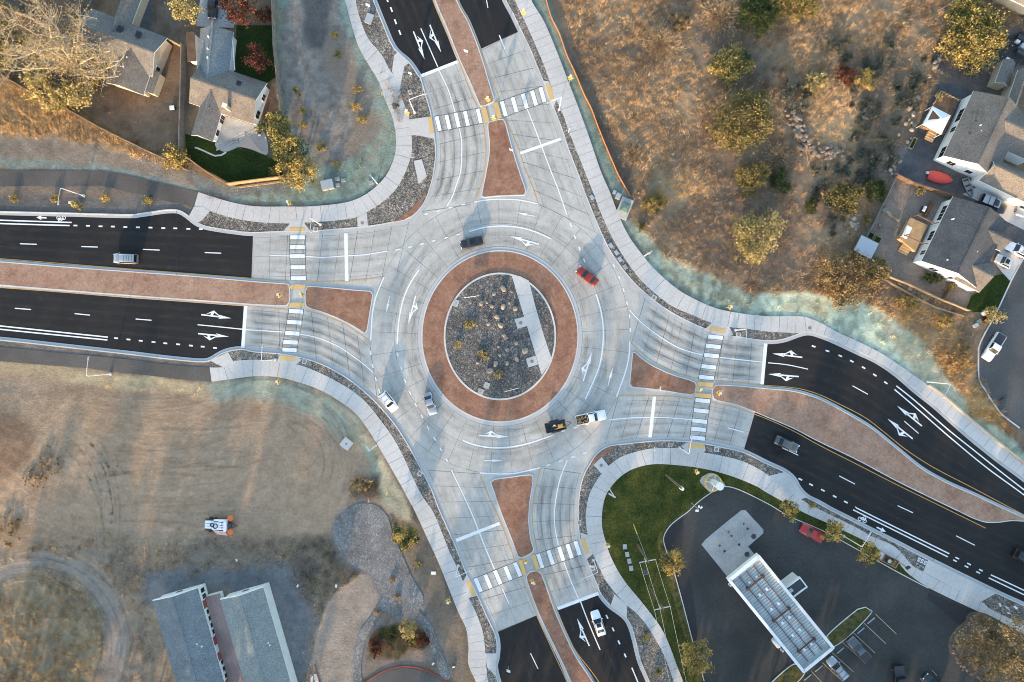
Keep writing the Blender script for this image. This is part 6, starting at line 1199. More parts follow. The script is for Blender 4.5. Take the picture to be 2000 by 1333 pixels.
tree('golden_tree', 'golden tree between two others beside the rain garden', 'tree', 563, 295, 33, 6.5, 'goldgreen', 3000, .26, 18)
tree('golden_tree', 'golden tree hanging over the end of the orange fence', 'tree', 582, 338, 33, 6, 'gold', 3000, .26, 19)
bush('shrub', 'round golden shrub at the south end of the diagonal fence', 'shrub', 342, 309, 22, 2.6, 'gold', 1500, .24, 20)
bush('shrub', 'green shrub between the beige house and the golden-yellow tree', 'shrub', 182, 158, 15, 1.8, 'olive', 700, .22, 21)
bush('shrub', 'dark leafless hedge clump in the shadow of the huge bare tree', 'shrub', 112, 150, 20, 1.4, 'grey', 500, .2, 22, (1.3, .8))
# north-east scrub, one by one
for i, (nm, lb, px, py, rad, h, pal, n, sz, sq) in enumerate([
    ('large_shrub', 'largest round olive-gold shrub in the scrub, west of the rock pile', 1452, 238, 60, 4.2, 'olive', 5200, .26, (1, 1)), ('large_shrub', 'pale yellow-green shrub with forked crown in the lower scrub', 1480, 462, 46, 3.6, 'yellow', 3600, .25, (1.05, 1)),
    ('large_shrub', 'dark green shrub at the top beside the pale dead bush', 1478, 32, 36, 3.0, 'green', 2600, .24, (1.2, .9)), ('large_shrub', 'dark green shrub with a golden south side and a bare twig on top', 1428, 122, 36, 3.2, 'goldgreen', 2800, .24, (1, 1)),
    ('large_shrub', 'olive shrub cut by the top edge east of the dark green one', 1550, 8, 42, 3.2, 'olive', 2600, .25, (1.1, .9)), ('large_shrub', 'green-gold shrub above the pale yellow-green one', 1470, 345, 32, 2.6, 'olive', 2000, .24, (1, .9)),
    ('large_shrub', 'small dark green shrub between the olive one and the fallen stems', 1526, 355, 22, 2.0, 'green', 1200, .22, (.8, 1.1)), ('large_shrub', 'green shrub beside bare twigs near the corner of the dirt yard', 1650, 388, 30, 2.6, 'olive', 2200, .24, (1.1, 1)),
    ('large_shrub', 'green shrub pressed against the dirt yard fence', 1712, 373, 19, 2.2, 'green', 1300, .22, (1, 1)), ('large_shrub', 'large brown-gold shrub below the flat-roofed grey shed', 1660, 542, 54, 3.8, 'brown', 4600, .25, (1.1, 1)),
    ('large_shrub', 'olive shrub overlapping the right side of the brown-gold shrub', 1706, 530, 26, 2.6, 'olive', 1700, .24, (1, .9)), ('large_shrub', 'tall golden shrub with dark hollows beside the junk patio, southern half', 1905, 92, 50, 4.2, 'gold', 4200, .26, (1.1, .8)),
    ('large_shrub', 'green and golden shrub in the upper right, northern half of the pair', 1905, 45, 48, 4.2, 'goldgreen', 3800, .26, (1.1, .8)), ('shrub', 'small golden shrub touching the red-leaved bush', 1690, 155, 21, 1.8, 'gold', 1100, .22, (1, .9)),
    ('shrub', 'red-leaved bush beside the small golden shrub in the scrub', 1652, 148, 22, 1.6, 'red', 1000, .22, (1.1, .7)), ('shrub', 'olive-gold shrub on the slope north of the rock pile', 1592, 158, 24, 1.6, 'yellow', 1000, .22, (1, 1)),
    ('shrub', 'grey-green shrub above the rock pile', 1552, 190, 32, 1.5, 'sage', 1400, .22, (1, 1)), ('shrub', 'olive weedy shrub near the walk east of the utility box', 1278, 395, 22, 1.8, 'olive', 1100, .22, (1, 1)),
    ('shrub', 'small dark green shrub in the weeds near the bare twigs', 1583, 402, 13, 1.3, 'green', 600, .2, (.9, 1.2)), ('shrub', 'brown and rust coloured bush at the top of the scrub', 1330, 48, 22, 1.4, 'brown', 900, .22, (.8, 1.3)),
    ('shrub', 'low green tuft beside the utility box pad', 1253, 441, 9, .8, 'olive', 300, .18, (.8, 1.2)), ('shrub', 'reddish golden weeds along the street curve', 1868, 700, 26, 1.2, 'brown', 900, .2, (1, 1.2)),
    ('shrub', 'feathery golden shrub beside the pink flowers at the street corner', 1943, 617, 17, 2.0, 'yellow', 800, .2, (1, 1)), ('shrub', 'golden weed clump south-west of the dirt yard, the larger of two', 1760, 590, 14, 1.0, 'gold', 450, .2, (1, 1)),
    ('shrub', 'golden weed clump south of the dirt yard, the smaller of two', 1783, 592, 10, .9, 'gold', 320, .2, (1, 1)), ('shrub', 'golden weed mound beside the teal strip below the low fence', 1846, 628, 15, 1.1, 'gold', 450, .2, (1, 1)),
    ('shrub', 'green shrub growing against the south wall of the dark-roofed house', 1822, 543, 14, 1.3, 'green', 600, .2, (1.4, .7)), ('shrub', 'olive shrub by the front corner of the dark-roofed house', 1856, 560, 10, 1.3, 'olive', 450, .2, (1, 1)),
    ('shrub', 'green plant along the yard fence below the green shrub', 1694, 430, 11, 1.0, 'olive', 350, .2, (.7, 1.3)), ('shrub', 'yellow-green plant at the top of the dirt yard fence', 1798, 372, 9, .9, 'yellow', 300, .2, (1, 1)),
    ('shrub', 'golden climbing plant at the north corner of the pavilion deck', 1835, 190, 8, 1.4, 'yellow', 300, .18, (.7, 1.3))]):
    bush(nm, lb, 'shrub', px, py, rad, h, pal, n, sz, 40+i, sq)
for i, (lb, px, py, rad, h, n) in enumerate([('pale dead bush fanning out like straw, nearest the orange fence', 1295, 80, 34, 2.0, 3000), ('pale dead bush at the top edge beside the dark green shrub', 1410, 25, 38, 2.2, 3200), ('pale grey fallen bush at the foot of the rock pile', 1522, 305, 26, 1.2, 1500),
    ('bare pale bush above the green shrub near the dirt yard', 1665, 375, 22, 1.6, 900), ('bleached dead weed clump near the teal strip and the silt fence', 1236, 300, 18, 1.0, 900), ('pale bare bush at the top of the scrub right of centre', 1762, 50, 14, 1.0, 500)]):
    bush('dead_bush', lb, 'dead bush', px, py, rad, h, 'straw', n, .10, 80+i, (1, 1), None, 'straw', True)
# bare fallen stems
for i, (lb, a, b) in enumerate([('pale bare dead tree lying at the top of the scrub', (1832, 22), (1865, 2)), ('grey fallen stem lying in the dry grass', (1708, 42), (1735, 85)), ('thin pale stem standing by the rock pile', (1574, 280), (1577, 318)), ('grey dead branch beside the sagebrush south of the red-leaved bush', (1670, 212), (1688, 235))]):
    A_, B_ = W(*a, .2), W(*b, .3); t = thing('dead_tree', lb, 'dead tree', (*A_, 0)); m = MB(A_); d3 = (B_[0]-A_[0], B_[1]-A_[1]); L = math.hypot(*d3); rg = random.Random(i); m.tube([(*A_, .1), ((A_[0]+B_[0])/2, (A_[1]+B_[1])/2, .3), (*B_, .45)], [.1, .07, .03], 6); m.build('trunk', 'bark_pale' if i != 1 else 'bark', t)
    m = MB(A_)
    for k in range(12 if i != 2 else 4):
        f = rg.uniform(.3, .95); s = (A_[0]+d3[0]*f, A_[1]+d3[1]*f, .2+.2*f); m.tube([s, (s[0]+d3[0]*.35+rg.uniform(-.35, .35)*L*.5, s[1]+d3[1]*.35+rg.uniform(-.35, .35)*L*.5, s[2]+rg.uniform(0, .7))], [.035, .012], 4)
    m.build('branches', 'bark_pale' if i != 1 else 'bark', t)
# south side
for i, (nm, lb, ct, px, py, rad, h, pal, n) in enumerate([('leafy_tree', 'green-gold round tree between the gravel bed and the walk', 'tree', 790, 1046, 27, 4.5, 'goldgreen', 3200), ('leafy_tree', 'small yellow-green tree in the red planting bed', 'tree', 796, 1229, 17, 3.2, 'yellow', 1500),
    ('golden_tree', 'golden street tree on the lawn edge beside the first utility pole', 'tree', 1311, 1097, 25, 5, 'gold', 2600), ('golden_tree', 'golden street tree at the bottom of the lawn below the utility poles', 'tree', 1362, 1285, 31, 5.5, 'gold', 3200),
    ('golden_tree', 'golden street tree nearest the yellow ring sign', 'tree', 1542, 995, 19, 4, 'gold', 1700), ('golden_tree', 'golden street tree between the red pickup and the fallen lamp arm', 'tree', 1628, 1037, 21, 4.2, 'gold', 2000), ('golden_tree', 'golden street tree beside the barrel planter', 'tree', 1697, 1081, 20, 4.2, 'gold', 2000)]):
    tree(nm, lb, ct, px, py, rad, h, pal, n, .24, 100+i)
tree('big_tree', 'broad olive and golden tree in the bottom right corner', 'tree', 1945, 1265, 70, 7, 'brown', 9000, .27, 120, [(1915, 1240, 4, 34, 2.4), (1960, 1230, 4, 34, 2.6), (1900, 1275, 3.5, 28, 2), (1945, 1280, 4.5, 34, 2.4), (1990, 1270, 4.5, 34, 2.6), (1965, 1320, 4, 36, 2.4), (2010, 1320, 4, 36, 2.4), (1925, 1305, 3.5, 24, 1.8)])
for i, (lb, px, py, rad, h, pal, n, sq) in enumerate([('dark red shrub at the lower left of the red planting bed', 734, 1265, 15, 1.5, 'red', 900, (.9, 1.2)), ('dark red shrub at the right end of the red planting bed', 827, 1251, 13, 1.3, 'red', 700, (1, .9)), ('green juniper spreading through the red planting bed', 760, 1240, 18, 1.0, 'green', 800, (1.3, .8)),
    ('low green ground shrub at the right of the red planting bed', 806, 1250, 14, .8, 'olive', 500, (1.1, .8)), ('thorny brown weed clump beside the straw slope', 706, 946, 18, 1.2, 'brown', 700, (1, 1)), ('low yellow weed clump beside the gravel bed', 817, 1103, 7, .6, 'yellow', 200, (1, 1)),
    ('pale dry thicket crossing the dirt lot at the left edge', 92, 910, 30, .8, 'straw', 900, (.7, 1.1)), ('pale dry thicket lower down the dirt lot at the left edge', 62, 940, 24, .7, 'straw', 600, (.9, .9)), ('rust and gold weeds at the left edge of the dirt lot', 14, 1040, 30, 1.0, 'brown', 900, (.8, 1.4)), ('small dark planting in the garden corner by the orange fence', 536, 334, 12, .9, 'goldgreen', 300, (1, 1))]):
    bush('shrub', lb, 'shrub', px, py, rad, h, pal, n, .2, 140+i, sq)
for i, (px, py, lb) in enumerate([(767, 1133, 'round straw tuft on the gravel bed, the upper of two'), (776, 1167, 'round straw tuft on the gravel bed, the lower of two'), (738, 1198, 'straw tuft beside the narrow gravel arm')]): bush('grass_tuft', lb, 'grass', px, py, 6, .6, 'straw', 260, .08, 170+i, (1, 1), None, 'straw', True)
for i, (px, py, rad, lb) in enumerate([(918, 633, 10, 'round yellow-green shrub on the centre island, the upper left one'), (897, 674, 7.5, 'smallest yellow-green shrub at the west kerb of the centre island'), (943, 694, 11, 'largest yellow-green shrub on the centre island below the boulders'), (972, 731, 8, 'yellow-green shrub at the south of the centre island between boulders')]): bush('island_shrub', lb, 'shrub', px, py, rad, 1.0, 'yellow', 420, .17, 180+i)
# small golden plants in the rain garden and verges
for i, (px, py, rad, lb) in enumerate([(578, 178, 9, 'golden plant at the west edge of the rain garden, the highest'), (592, 217, 8, 'golden plant at the west edge of the rain garden, the middle one'), (593, 243, 8, 'green-gold plant at the west edge of the rain garden, the lowest'), (653, 68, 8, 'olive plant in the pale strip of the rain garden, the highest'), (659, 107, 8, 'olive plant in the pale strip of the rain garden, second down'),
    (697, 174, 10, 'bright golden plant on the east slope of the rain garden, the upper'), (693, 207, 10, 'bright golden plant on the east slope of the rain garden, the middle'), (708, 232, 12, 'widest golden plant on the east slope of the rain garden, the lower'), (628, 286, 10, 'golden plant alone at the south of the rain garden'), (655, 322, 8, 'golden plant beside the teal strip above the grey cabinet'),
    (108, 387, 11, 'golden plant on the dark gravel verge by the left street lamp'), (206, 388, 11, 'golden plant on the gravel verge in the middle of the trail'), (290, 391, 11, 'golden plant on the gravel verge nearest the round kerb'), (28, 388, 10, 'rust plant on the gravel verge at the left edge'), (152, 402, 7, 'small golden plant below the left street lamp'),
    (1263, 1245, 9, 'dry plant in the rock verge east of the white sedan'), (1286, 1312, 8, 'golden plant in the rock verge near the bottom edge'), (1587, 987, 6, 'small golden plant in the rock verge by the exit road')]): bush('young_plant', lb, 'plant', px, py, rad, .9, 'gold' if i % 4 else 'goldgreen', 200, .13, 200+i, (1, .8))
# sagebrush: four shapes, many copies
sg = random.Random(12); SG = []
SLAB = 'small grey-green sagebrush in the dry scrub lot'
def inpoly(x, y, p): 
    c = False
    for (ax, ay), (bx, by) in zip(p, p[1:]+p[:1]):
        if (ay > y) != (by > y) and x < (bx-ax)*(y-ay)/(by-ay)+ax: c = not c
    return c
for k in range(4): SG.append(bush('sagebrush', SLAB, 'shrub', *[(1790, 152), (1772, 192), (1682, 238), (1722, 268)][k], 11, .9, 'sage', 260, .17, 300+k, (1, 1), 'sagebrush in the scrub lot'))
for _ in range(70):
    while True:
        px, py = sg.uniform(1560, 1850), sg.uniform(60, 460)
        if inpoly(px, py, [(1600, 60), (1700, 70), (1850, 120), (1800, 200), (1740, 330), (1690, 370), (1620, 470), (1560, 480), (1590, 330), (1640, 250), (1640, 140)]): break
    s = sg.choice(SG); c_ = s.copy(); COL.objects.link(c_); x, y = W(px, py); c_.location = (x, y, max(0, gz(x, y)-.05)); c_.rotation_euler = (0, 0, sg.uniform(0, 6.28)); f = sg.uniform(.5, 1.2); c_.scale = (f, f, f*sg.uniform(.7, 1.1))
# rocks: four shapes
import bmesh
def rockmesh(seed, mat):
    bm = bmesh.new(); bmesh.ops.create_icosphere(bm, subdivisions=2, radius=1); r_ = random.Random(seed); ax = [Vector((r_.gauss(0, 1), r_.gauss(0, 1), r_.gauss(0, 1))).normalized() for _ in range(9)]; cut = [r_.uniform(.55, .9) for _ in ax]
    for v in bm.verts:
        for a, c_ in zip(ax, cut):
            d_ = v.co.dot(a)
            if d_ > c_: v.co -= a*(d_-c_)
        v.co *= 1+r_.uniform(-.05, .05)
    me = bpy.data.meshes.new('boulder'); bm.to_mesh(me); bm.free(); me.materials.append(MATS[mat]); return me
RM = [rockmesh(i, 'stone') for i in range(4)]; RD = [rockmesh(i+9, 'stone_dark') for i in range(4)]
rk = random.Random(3)
def rock(px, py, r_, label, group, pool, name='boulder', z=0.0, cat='boulder'):
    o = bpy.data.objects.new(name, rk.choice(pool)); COL.objects.link(o); x, y = W(px, py, z+.2); o.location = (x, y, max(z, gz(x, y))+r_*.3); o.rotation_euler = (rk.uniform(-.3, .3), rk.uniform(-.3, .3), rk.uniform(0, 6.28)); o.scale = (r_*rk.uniform(.8, 1.25), r_*rk.uniform(.75, 1.05), r_*rk.uniform(.5, .8)); return tag(o, label, cat, group)
for px, py, r_ in [(983, 564, .75), (965, 574, .5), (999, 570, .4), (940, 593, .6), (961, 599, .45), (983, 600, .6), (1006, 603, .65), (970, 620, .55), (954, 633, .5), (977, 636, .65), (985, 656, .5), (988, 661, .4), (1008, 671, .55), (1025, 686, .75), (991, 684, .45), (974, 678, .35), (976, 694, .45), (1009, 702, .5), (968, 711, .6), (990, 710, .5), (956, 725, .7), (933, 709, .4), (951, 591, .3), (995, 592, .3), (932, 637, .3)]:
    rock(px, py, r_*.98, 'tan boulder set in the dark gravel of the centre island', 'boulders on the centre island', RM, 'boulder', .235)
for _ in range(150):
    t_ = rk.random(); px, py = (1548+t_*25+rk.gauss(0, 7), 220+t_*75+rk.gauss(0, 6)) if rk.random() < .65 else (1580+rk.random()*70, 297+rk.gauss(0, 7)); rock(px, py, rk.uniform(.3, .68), 'brown rock of the rock pile in the middle of the scrub', 'rocks of the scrub rock pile', RD, 'rock', 0, 'rock')
for _ in range(75):
    t_ = rk.random(); a, b = [((1835, 112), (1815, 150)), ((1800, 190), (1770, 250)), ((1770, 255), (1735, 320)), ((1740, 320), (1745, 345)), ((1680, 425), (1660, 450)), ((1880, 10), (1895, 30))][rk.randrange(6)]; rock(a[0]+(b[0]-a[0])*t_+rk.gauss(0, 7), a[1]+(b[1]-a[1])*t_+rk.gauss(0, 6), rk.uniform(.2, .6), 'grey-tan rock of the loose band between the scrub and the east yards', 'rocks of the band by the east yards', RM, 'rock', 0, 'rock')
RB = spline([(1905, 1198), (1885, 1218), (1868, 1240), (1860, 1262), (1866, 1288), (1890, 1312), (1920, 1328)], 4)
for k in range(48): q = along(RB, k/47); rock(q[0]+rk.gauss(4, 2), q[1]+rk.gauss(2, 2), rk.uniform(.2, .38), 'grey rock of the border round the bottom right tree', 'rocks bordering the bottom right tree', RD, 'rock', 0, 'rock')
for k in range(24): q = along([(1730, 530), (1780, 556), (1830, 580)], k/23); rock(q[0]+rk.gauss(-3, 3), q[1]+rk.gauss(6, 3), rk.uniform(.2, .35), 'pale rock of the row below the low wooden fence', 'rocks below the low wooden fence', RM, 'rock', 0, 'rock')
ob = MB(); ob.sheet(WP(spline([(1905, 1196), (1880, 1222), (1862, 1245), (1858, 1265), (1866, 1290), (1900, 1318), (1930, 1330), (1980, 1360), (2060, 1360), (2060, 1290), (2000, 1250)], 8, True)), .03, 0); struct(ob.build('planting_bed', 'bark'))
# dry weeds: one mass nobody could count
r = np.random.RandomState(21); n = 110000; cx_ = r.uniform(-101, 101, n); cy_ = r.uniform(-68, 68, n); ii = np.clip(np.searchsorted(gx, cx_), 0, nx-1); jj = np.clip(np.searchsorted(gy, cy_), 0, ny-1)
dens = tuft[jj, ii]*np.clip((fbm(cx_, cy_, 5, 91)-.27)*4, 0, 1); clear = flat[jj, ii] > .4
k_ = (r.rand(n) < dens*.85) & clear; cx_, cy_, ii, jj = cx_[k_], cy_[k_], ii[k_], jj[k_]; nb = 15; m_ = len(cx_)
base = np.repeat(np.stack([cx_, cy_, Zg[jj, ii]], 1), nb, 0)+np.concatenate([r.randn(m_*nb, 2)*.24, np.zeros((m_*nb, 1))], 1); hh = np.repeat(.2+.5*r.rand(m_)*fbm(cx_, cy_, 7, 95)*1.6, nb); lean = r.randn(m_*nb, 2)*.45+np.array([.18, .25])
col = colr[jj, ii]*np.array([1.85, 1.75, 1.55])*(.6+.9*r.rand(m_, 1)); col = np.repeat(col, nb, 0); ang = r.rand(m_*nb)*6.28; w_ = .02+.035*r.rand(m_*nb)
dx_ = np.stack([np.cos(ang)*w_, np.sin(ang)*w_, np.zeros(m_*nb)], 1); tip = base+np.concatenate([lean*hh[:, None], hh[:, None]], 1)
V = np.stack([base-dx_, base+dx_, tip], 1).reshape(-1, 3).astype(np.float32); nn_ = m_*nb
me = bpy.data.meshes.new('dry_weeds'); me.vertices.add(3*nn_); me.vertices.foreach_set('co', V.ravel()); me.loops.add(3*nn_); me.loops.foreach_set('vertex_index', np.arange(3*nn_, dtype=np.int32)); me.polygons.add(nn_); me.polygons.foreach_set('loop_start', np.arange(nn_, dtype=np.int32)*3); me.polygons.foreach_set('loop_total', np.full(nn_, 3, np.int32)); me.update()
ca = me.color_attributes.new('Col', 'FLOAT_COLOR', 'POINT'); ca.data.foreach_set('color', np.repeat(np.concatenate([col, np.ones((nn_, 1))], 1), 3, 0).astype(np.float32).ravel()); me.materials.append(MATS['straw']); o = bpy.data.objects.new('dry_weeds', me); COL.objects.link(o)
tag(o, 'golden and brown dry weeds covering the scrub and field', 'weeds', None, 'stuff')
# trees south of the frame whose long shadows fall across the scene
r0 = random.Random(31); ST_ = [tree('field_tree', 'tall broadleaf tree in the row south of the crossroads', 'tree', 1000, 1500, 32, 9, 'olive', 1500, .42, 400+k, None, 'bark', 'trees south of the crossroads', .58) for k in range(3)]
OFFT = [(-84, -76, 1.0), (-78, -90, 1.3), (-62, -79, 1.1), (-23, -92, 1.2), (-8, -84, .8), (2, -96, 1.0), (16, -78, .75), (24, -90, 1.1), (33, -76, 1.0), (41, -84, 1.2), (50, -78, 1.1), (57, -92, 1.4), (66, -80, 1.2), (75, -86, 1.3), (86, -79, 1.1), (96, -88, 1.2), (-96, -84, 1.2), (-5, -110, 1.3), (30, -112, 1.5), (60, -115, 1.5), (-70, -112, 1.2), (-95, -97, 1.9), (-75, -98, 1.9), (-56, -97, 1.9), (46, -97, 1.7), (56, -102, 1.9), (68, -99, 1.8), (80, -98, 1.8), (91, -101, 1.9), (84, -110, 1.4)]+[(-100+9.5*k, -77-(k*37 % 11), 1.25+.08*(k % 4)) for k in range(6) if k != 4]+[(38+10*k, -75-(k*29 % 9), 1.0+.07*(k % 5)) for k in range(6)]
TALL = [(-66, -103), (-54, -112), (-24, -101), (-13, -112), (-2, -104), (9, -110), (22, -103), (36, -112), (52, -104), (68, -110)]
for i, (x, y) in enumerate(TALL): f_ = r0.uniform(1.15, 1.5); dup(ST_[i % 3], (x, y, 0), r0.uniform(0, 6.28), 'tall narrow tree in the far row south of the crossroads', 'tall trees south of the crossroads', (f_, f_, r0.uniform(2.3, 3.0)))
for i, (x, y, s) in enumerate(OFFT):
    if i < 3: ST_[i].location = (x, y, 0); ST_[i].scale = (s, s, s)
    else: dup(ST_[i % 3], (x, y, 0), r0.uniform(0, 6.28), None, None, (s*r0.uniform(.85, 1.1), s*r0.uniform(.85, 1.1), s))
# ================================================================ VEHICLES
def vehicle(kind, color, label, px, py, head, extras=(), name='parked_car', cat='car', L=None, group=None):
    """built along +x, then turned to the heading (degrees, 0 = right in the photo, 90 = up)"""
    Wd, H, L = dict(sedan=(1.84, 1.46, L or 4.7), hatch=(1.82, 1.56, L or 4.3), suv=(1.92, 1.78, L or 4.75), van=(1.98, 1.95, L or 5.3), pickup=(2.0, 1.88, L or 5.7))[kind]
    t = thing(name, label, cat, (*W(px, py, .8), 0), R(head), group); pc = 'car_'+color; hw = Wd/2
    deck = dict(sedan=1.0, hatch=1.02, suv=1.08, van=1.1, pickup=1.12)[kind]; hood = deck-.04
    st = [(-.5, .40, .5, deck-.22), (-.485, .445, .36, deck-.06), (-.43, .475, .26, deck), (-.25, .495, .22, deck), (0, .5, .22, deck), (.2, .497, .22, hood), (.34, .488, .22, hood-.05), (.43, .465, .26, hood-.13), (.478, .425, .33, hood-.24), (.5, .35, .44, hood-.4)]
    if kind == 'pickup': st = [(-.5, .46, .55, deck-.02), (-.495, .485, .4, deck), (-.43, .49, .35, deck), (-.25, .495, .32, deck), (-.11, .5, .31, deck), (0, .5, .3, deck), (.2, .5, .3, hood+.02), (.36, .495, .3, hood), (.45, .475, .32, hood-.08), (.485, .44, .38, hood-.2), (.5, .40, .48, hood-.4)]
    m = MB(); vs = []; fs = []; CN = 11
    for x, w, zb, zt in st:
        x *= L; w *= Wd
        for a, b in ((-.86, 0), (-.99, .22), (-1, .62), (-.96, .88), (-.86, .985), (-.45, 1.03), (0, 1.045), (.45, 1.03), (.86, .985), (.96, .88), (1, .62), (.99, .22), (.86, 0))[:13]: vs.append((x, a*w, zb+(zt-zb)*b))
    k = 13
    bed0, bed1 = (-.485*L, -.12*L) if kind == 'pickup' else (0, 0)
    for i in range(len(st)-1):
        for a in range(k):
            fs.append((i*k+a, (i+1)*k+a, (i+1)*k+(a+1) % k, i*k+(a+1) % k))
    fs = [f[::-1] for f in fs]
    if kind == 'pickup':                                                       # open the bed: drop the deck faces behind the cab
        fs = [f for f in fs if not (all(vs[q][0] < -.02*L for q in f) and all(vs[q][2] > 1.0 and abs(vs[q][1]) <= .87*.5*Wd for q in f))]
    m.add(vs, fs); m.add(vs[:k], [tuple(range(k))]); m.add(vs[-k:], [tuple(range(k-1, -1, -1))])
    fb, ft, rt, rb = dict(sedan=(.20, .045, -.20, -.36), hatch=(.225, .08, -.36, -.475), suv=(.215, .085, -.43, -.485), van=(.26, .14, -.46, -.49), pickup=(.205, .10, -.085, -.115))[kind]
    zb = deck-.03; wb, wt = hw*.93, hw*.76
    q = [(rb*L, -wb, zb), (fb*L, -wb, zb), (fb*L, wb, zb), (rb*L, wb, zb), (rt*L, -wt, H-.06), (ft*L, -wt, H-.06), (ft*L, wt, H-.06), (rt*L, wt, H-.06), (rt*L+.05*L, -wt*.5, H), (ft*L-.03*L, -wt*.5, H), (ft*L-.03*L, wt*.5, H), (rt*L+.05*L, wt*.5, H)]
    m.add(q, [(0, 1, 5, 4), (2, 3, 7, 6), (1, 2, 6, 5), (3, 0, 4, 7), (4, 5, 9, 8), (6, 7, 11, 10), (5, 6, 10, 9), (7, 4, 8, 11), (8, 9, 10, 11)]); bo = m.build('body', pc, t, True)
    try:
        bo.data.set_sharp_from_angle(angle=R(38))
    except Exception: pass
    def pane(nm, a, b, c, d_, i0=.07, i1=.08, off=.02, mat='glass_dark'):
        """inset quad on the face a-b-c-d, set a little proud"""
        A, B, C, D = map(Vector, (a, b, c, d_)); f = lambda u, v: A*(1-u)*(1-v)+B*u*(1-v)+C*u*v+D*(1-u)*v; n = (B-A).cross(D-A).normalized()
        cor = [f(i0, i1)+n*off, f(1-i0, i1)+n*off, f(1-i0, 1-i1)+n*off, f(i0, 1-i1)+n*off]; bk = [c_-n*.05 for c_ in cor]; mm = MB(); mm.add([tuple(c_) for c_ in cor+bk], [(0, 1, 2, 3), (0, 4, 5, 1), (1, 5, 6, 2), (2, 6, 7, 3), (3, 7, 4, 0)]); return mm.build(nm, mat, t)
    pane('windshield', q[1], q[2], q[6], q[5], .05, .05); pane('rear_window', q[3], q[0], q[4], q[7], .08, .08)
    pane('side_window', q[0], q[1], q[5], q[4], .08, .16); pane('side_window', q[2], q[3], q[7], q[6], .08, .16)
    for s in (-1, 1):
        m = MB(); m.box(.475*L, s*hw*.66, .62, .78, .16, .36, s*-.25); m.build('headlight', 'light_white', t)
        m = MB(); m.box(-.487*L, s*hw*.76, deck-.26, deck-.08, .09, .26, s*.1); m.build('tail_light', 'light_red', t)
        m = MB(); m.box((fb-.05)*L, s*(hw+.09), deck-.02, deck+.12, .13, .2, 0); m.build('mirror', pc, t)
        for x in (.31, -.30):
            m = MB(); m.tube([(x*L, s*(hw-.22), .34), (x*L, s*(hw-.01), .34)], .34, 16); w_ = m.build('wheel', 'rubber', t); m = MB(); m.tube([(x*L, s*(hw-.02), .34), (x*L, s*(hw+.006), .34)], .21, 10); m.build('rim', 'rim', w_)
    if 'sunroof' in extras: m = MB(); m.box((ft+rt)/2*L+.25, 0, H-.02, H+.012, .75, .85); m.build('sunroof', 'glass_dark', t)
    if 'rack' in extras:
        m = MB()
        for s in (-1, 1): m.bar(((ft-.04)*L, s*wt*.86, H+.03), ((rt+.05)*L, s*wt*.86, H+.03), .05, .05)
        for f in (.25, .7): m.bar((((ft-rt)*f+rt)*L, -wt*.86, H+.05), (((ft-rt)*f+rt)*L, wt*.86, H+.05), .05, .04)
        m.build('roof_rack', 'metal_dark', t)
    if 'ribs' in extras:
        for k_ in range(4): m = MB(); m.box((rt+.09+k_*.1)*L, 0, H-.01, H+.025, .07, wt*1.4); m.build('roof_rib', 'metal_dark', t)
    if kind == 'pickup':
        fl = 'car_'+color
        m = MB(); m.box((bed0+bed1)/2, 0, .72, .78, bed1-bed0, Wd*.86); m.build('bed_floor', 'metal_dark', t)
        m = MB()
        for s in (-1, 1): m.box((bed0+bed1)/2, s*(hw*.91), .75, deck+.02, bed1-bed0, .14)
        m.box(bed0-.0, 0, .72, deck+.01, .08, Wd*.82); m.box(bed1+.03, 0, .75, deck+.03, .08, Wd*.82); m.build('cargo_bed', fl, t)
        if 'cover' in extras: m = MB(); m.box((bed0+bed1)/2, 0, deck+.005, deck+.06, bed1-bed0-.02, Wd*.86); m.build('bed_cover', fl if color == 'red' else 'plastic_dark', t)
        if 'panels' in extras:
            for k_ in range(3): m = MB(); m.box(-.36*L+k_*.2*L, 0, 1.5+.14*k_, 1.56+.14*k_, .19*L, Wd*.8); m.build('cargo_panel', 'metal_galv', t)
    return t
vehicle('van', 'silver', 'silver sport utility car with ribbed roof driving left on the west road', 245, 505.5, 178, ('ribs',), 'car', L=4.8)
vehicle('sedan', 'black', 'black sedan with sunroof in the upper left of the circle', 921, 474, 194, ('sunroof',), 'car', L=4.5)
vehicle('sedan', 'rust', 'rust-red car in the right half of the circle', 1147, 539.5, 142, (), 'car', L=4.7)
vehicle('suv', 'white', 'white compact sport utility car at the south-west kerb of the circle', 758.5, 784.5, -52, ('rack',), 'car', L=4.4)
vehicle('sedan', 'silver', 'silver sedan next to the brick apron in the lower left of the circle', 840, 789, -72, (), 'car', L=4.5)
vehicle('sedan', 'grey', 'grey sedan leaving on the eastern road', 1537, 868, -24, (), 'car', L=4.9)
vehicle('sedan', 'white', 'white sedan with dark sunroof waiting on the southern approach', 1168.5, 1218, 108, ('sunroof',), 'car', L=5.0)
vehicle('pickup', 'red', 'red pickup parked by the golden street trees on the station lot', 1586, 1041.5, 152, ('cover',), 'pickup_truck', 'pickup truck', L=4.7)
vehicle('pickup', 'grey', 'grey pickup with covered bed nose-in on the parking row', 1677.5, 1269, 131, ('cover',), 'pickup_truck', 'pickup truck', L=5.4)
vehicle('suv', 'silver', 'silver sport utility car with roof rack parked beside the canopy', 1635.5, 1305, 131, ('rack',), 'parked_car', L=4.8)
vehicle('pickup', 'black', 'black pickup cut by the bottom edge on the station lot', 1757, 1327, -84, ('cover',), 'pickup_truck', 'pickup truck', L=5.6)
vehicle('hatch', 'dark', 'dark car barely showing at the bottom edge right of the black pickup', 1824, 1335, 140, (), 'parked_car')
vehicle('sedan', 'black', 'black car on the driveway at the top beside the red-brown tree', 415, 12, -94, (), 'parked_car', L=4.9)
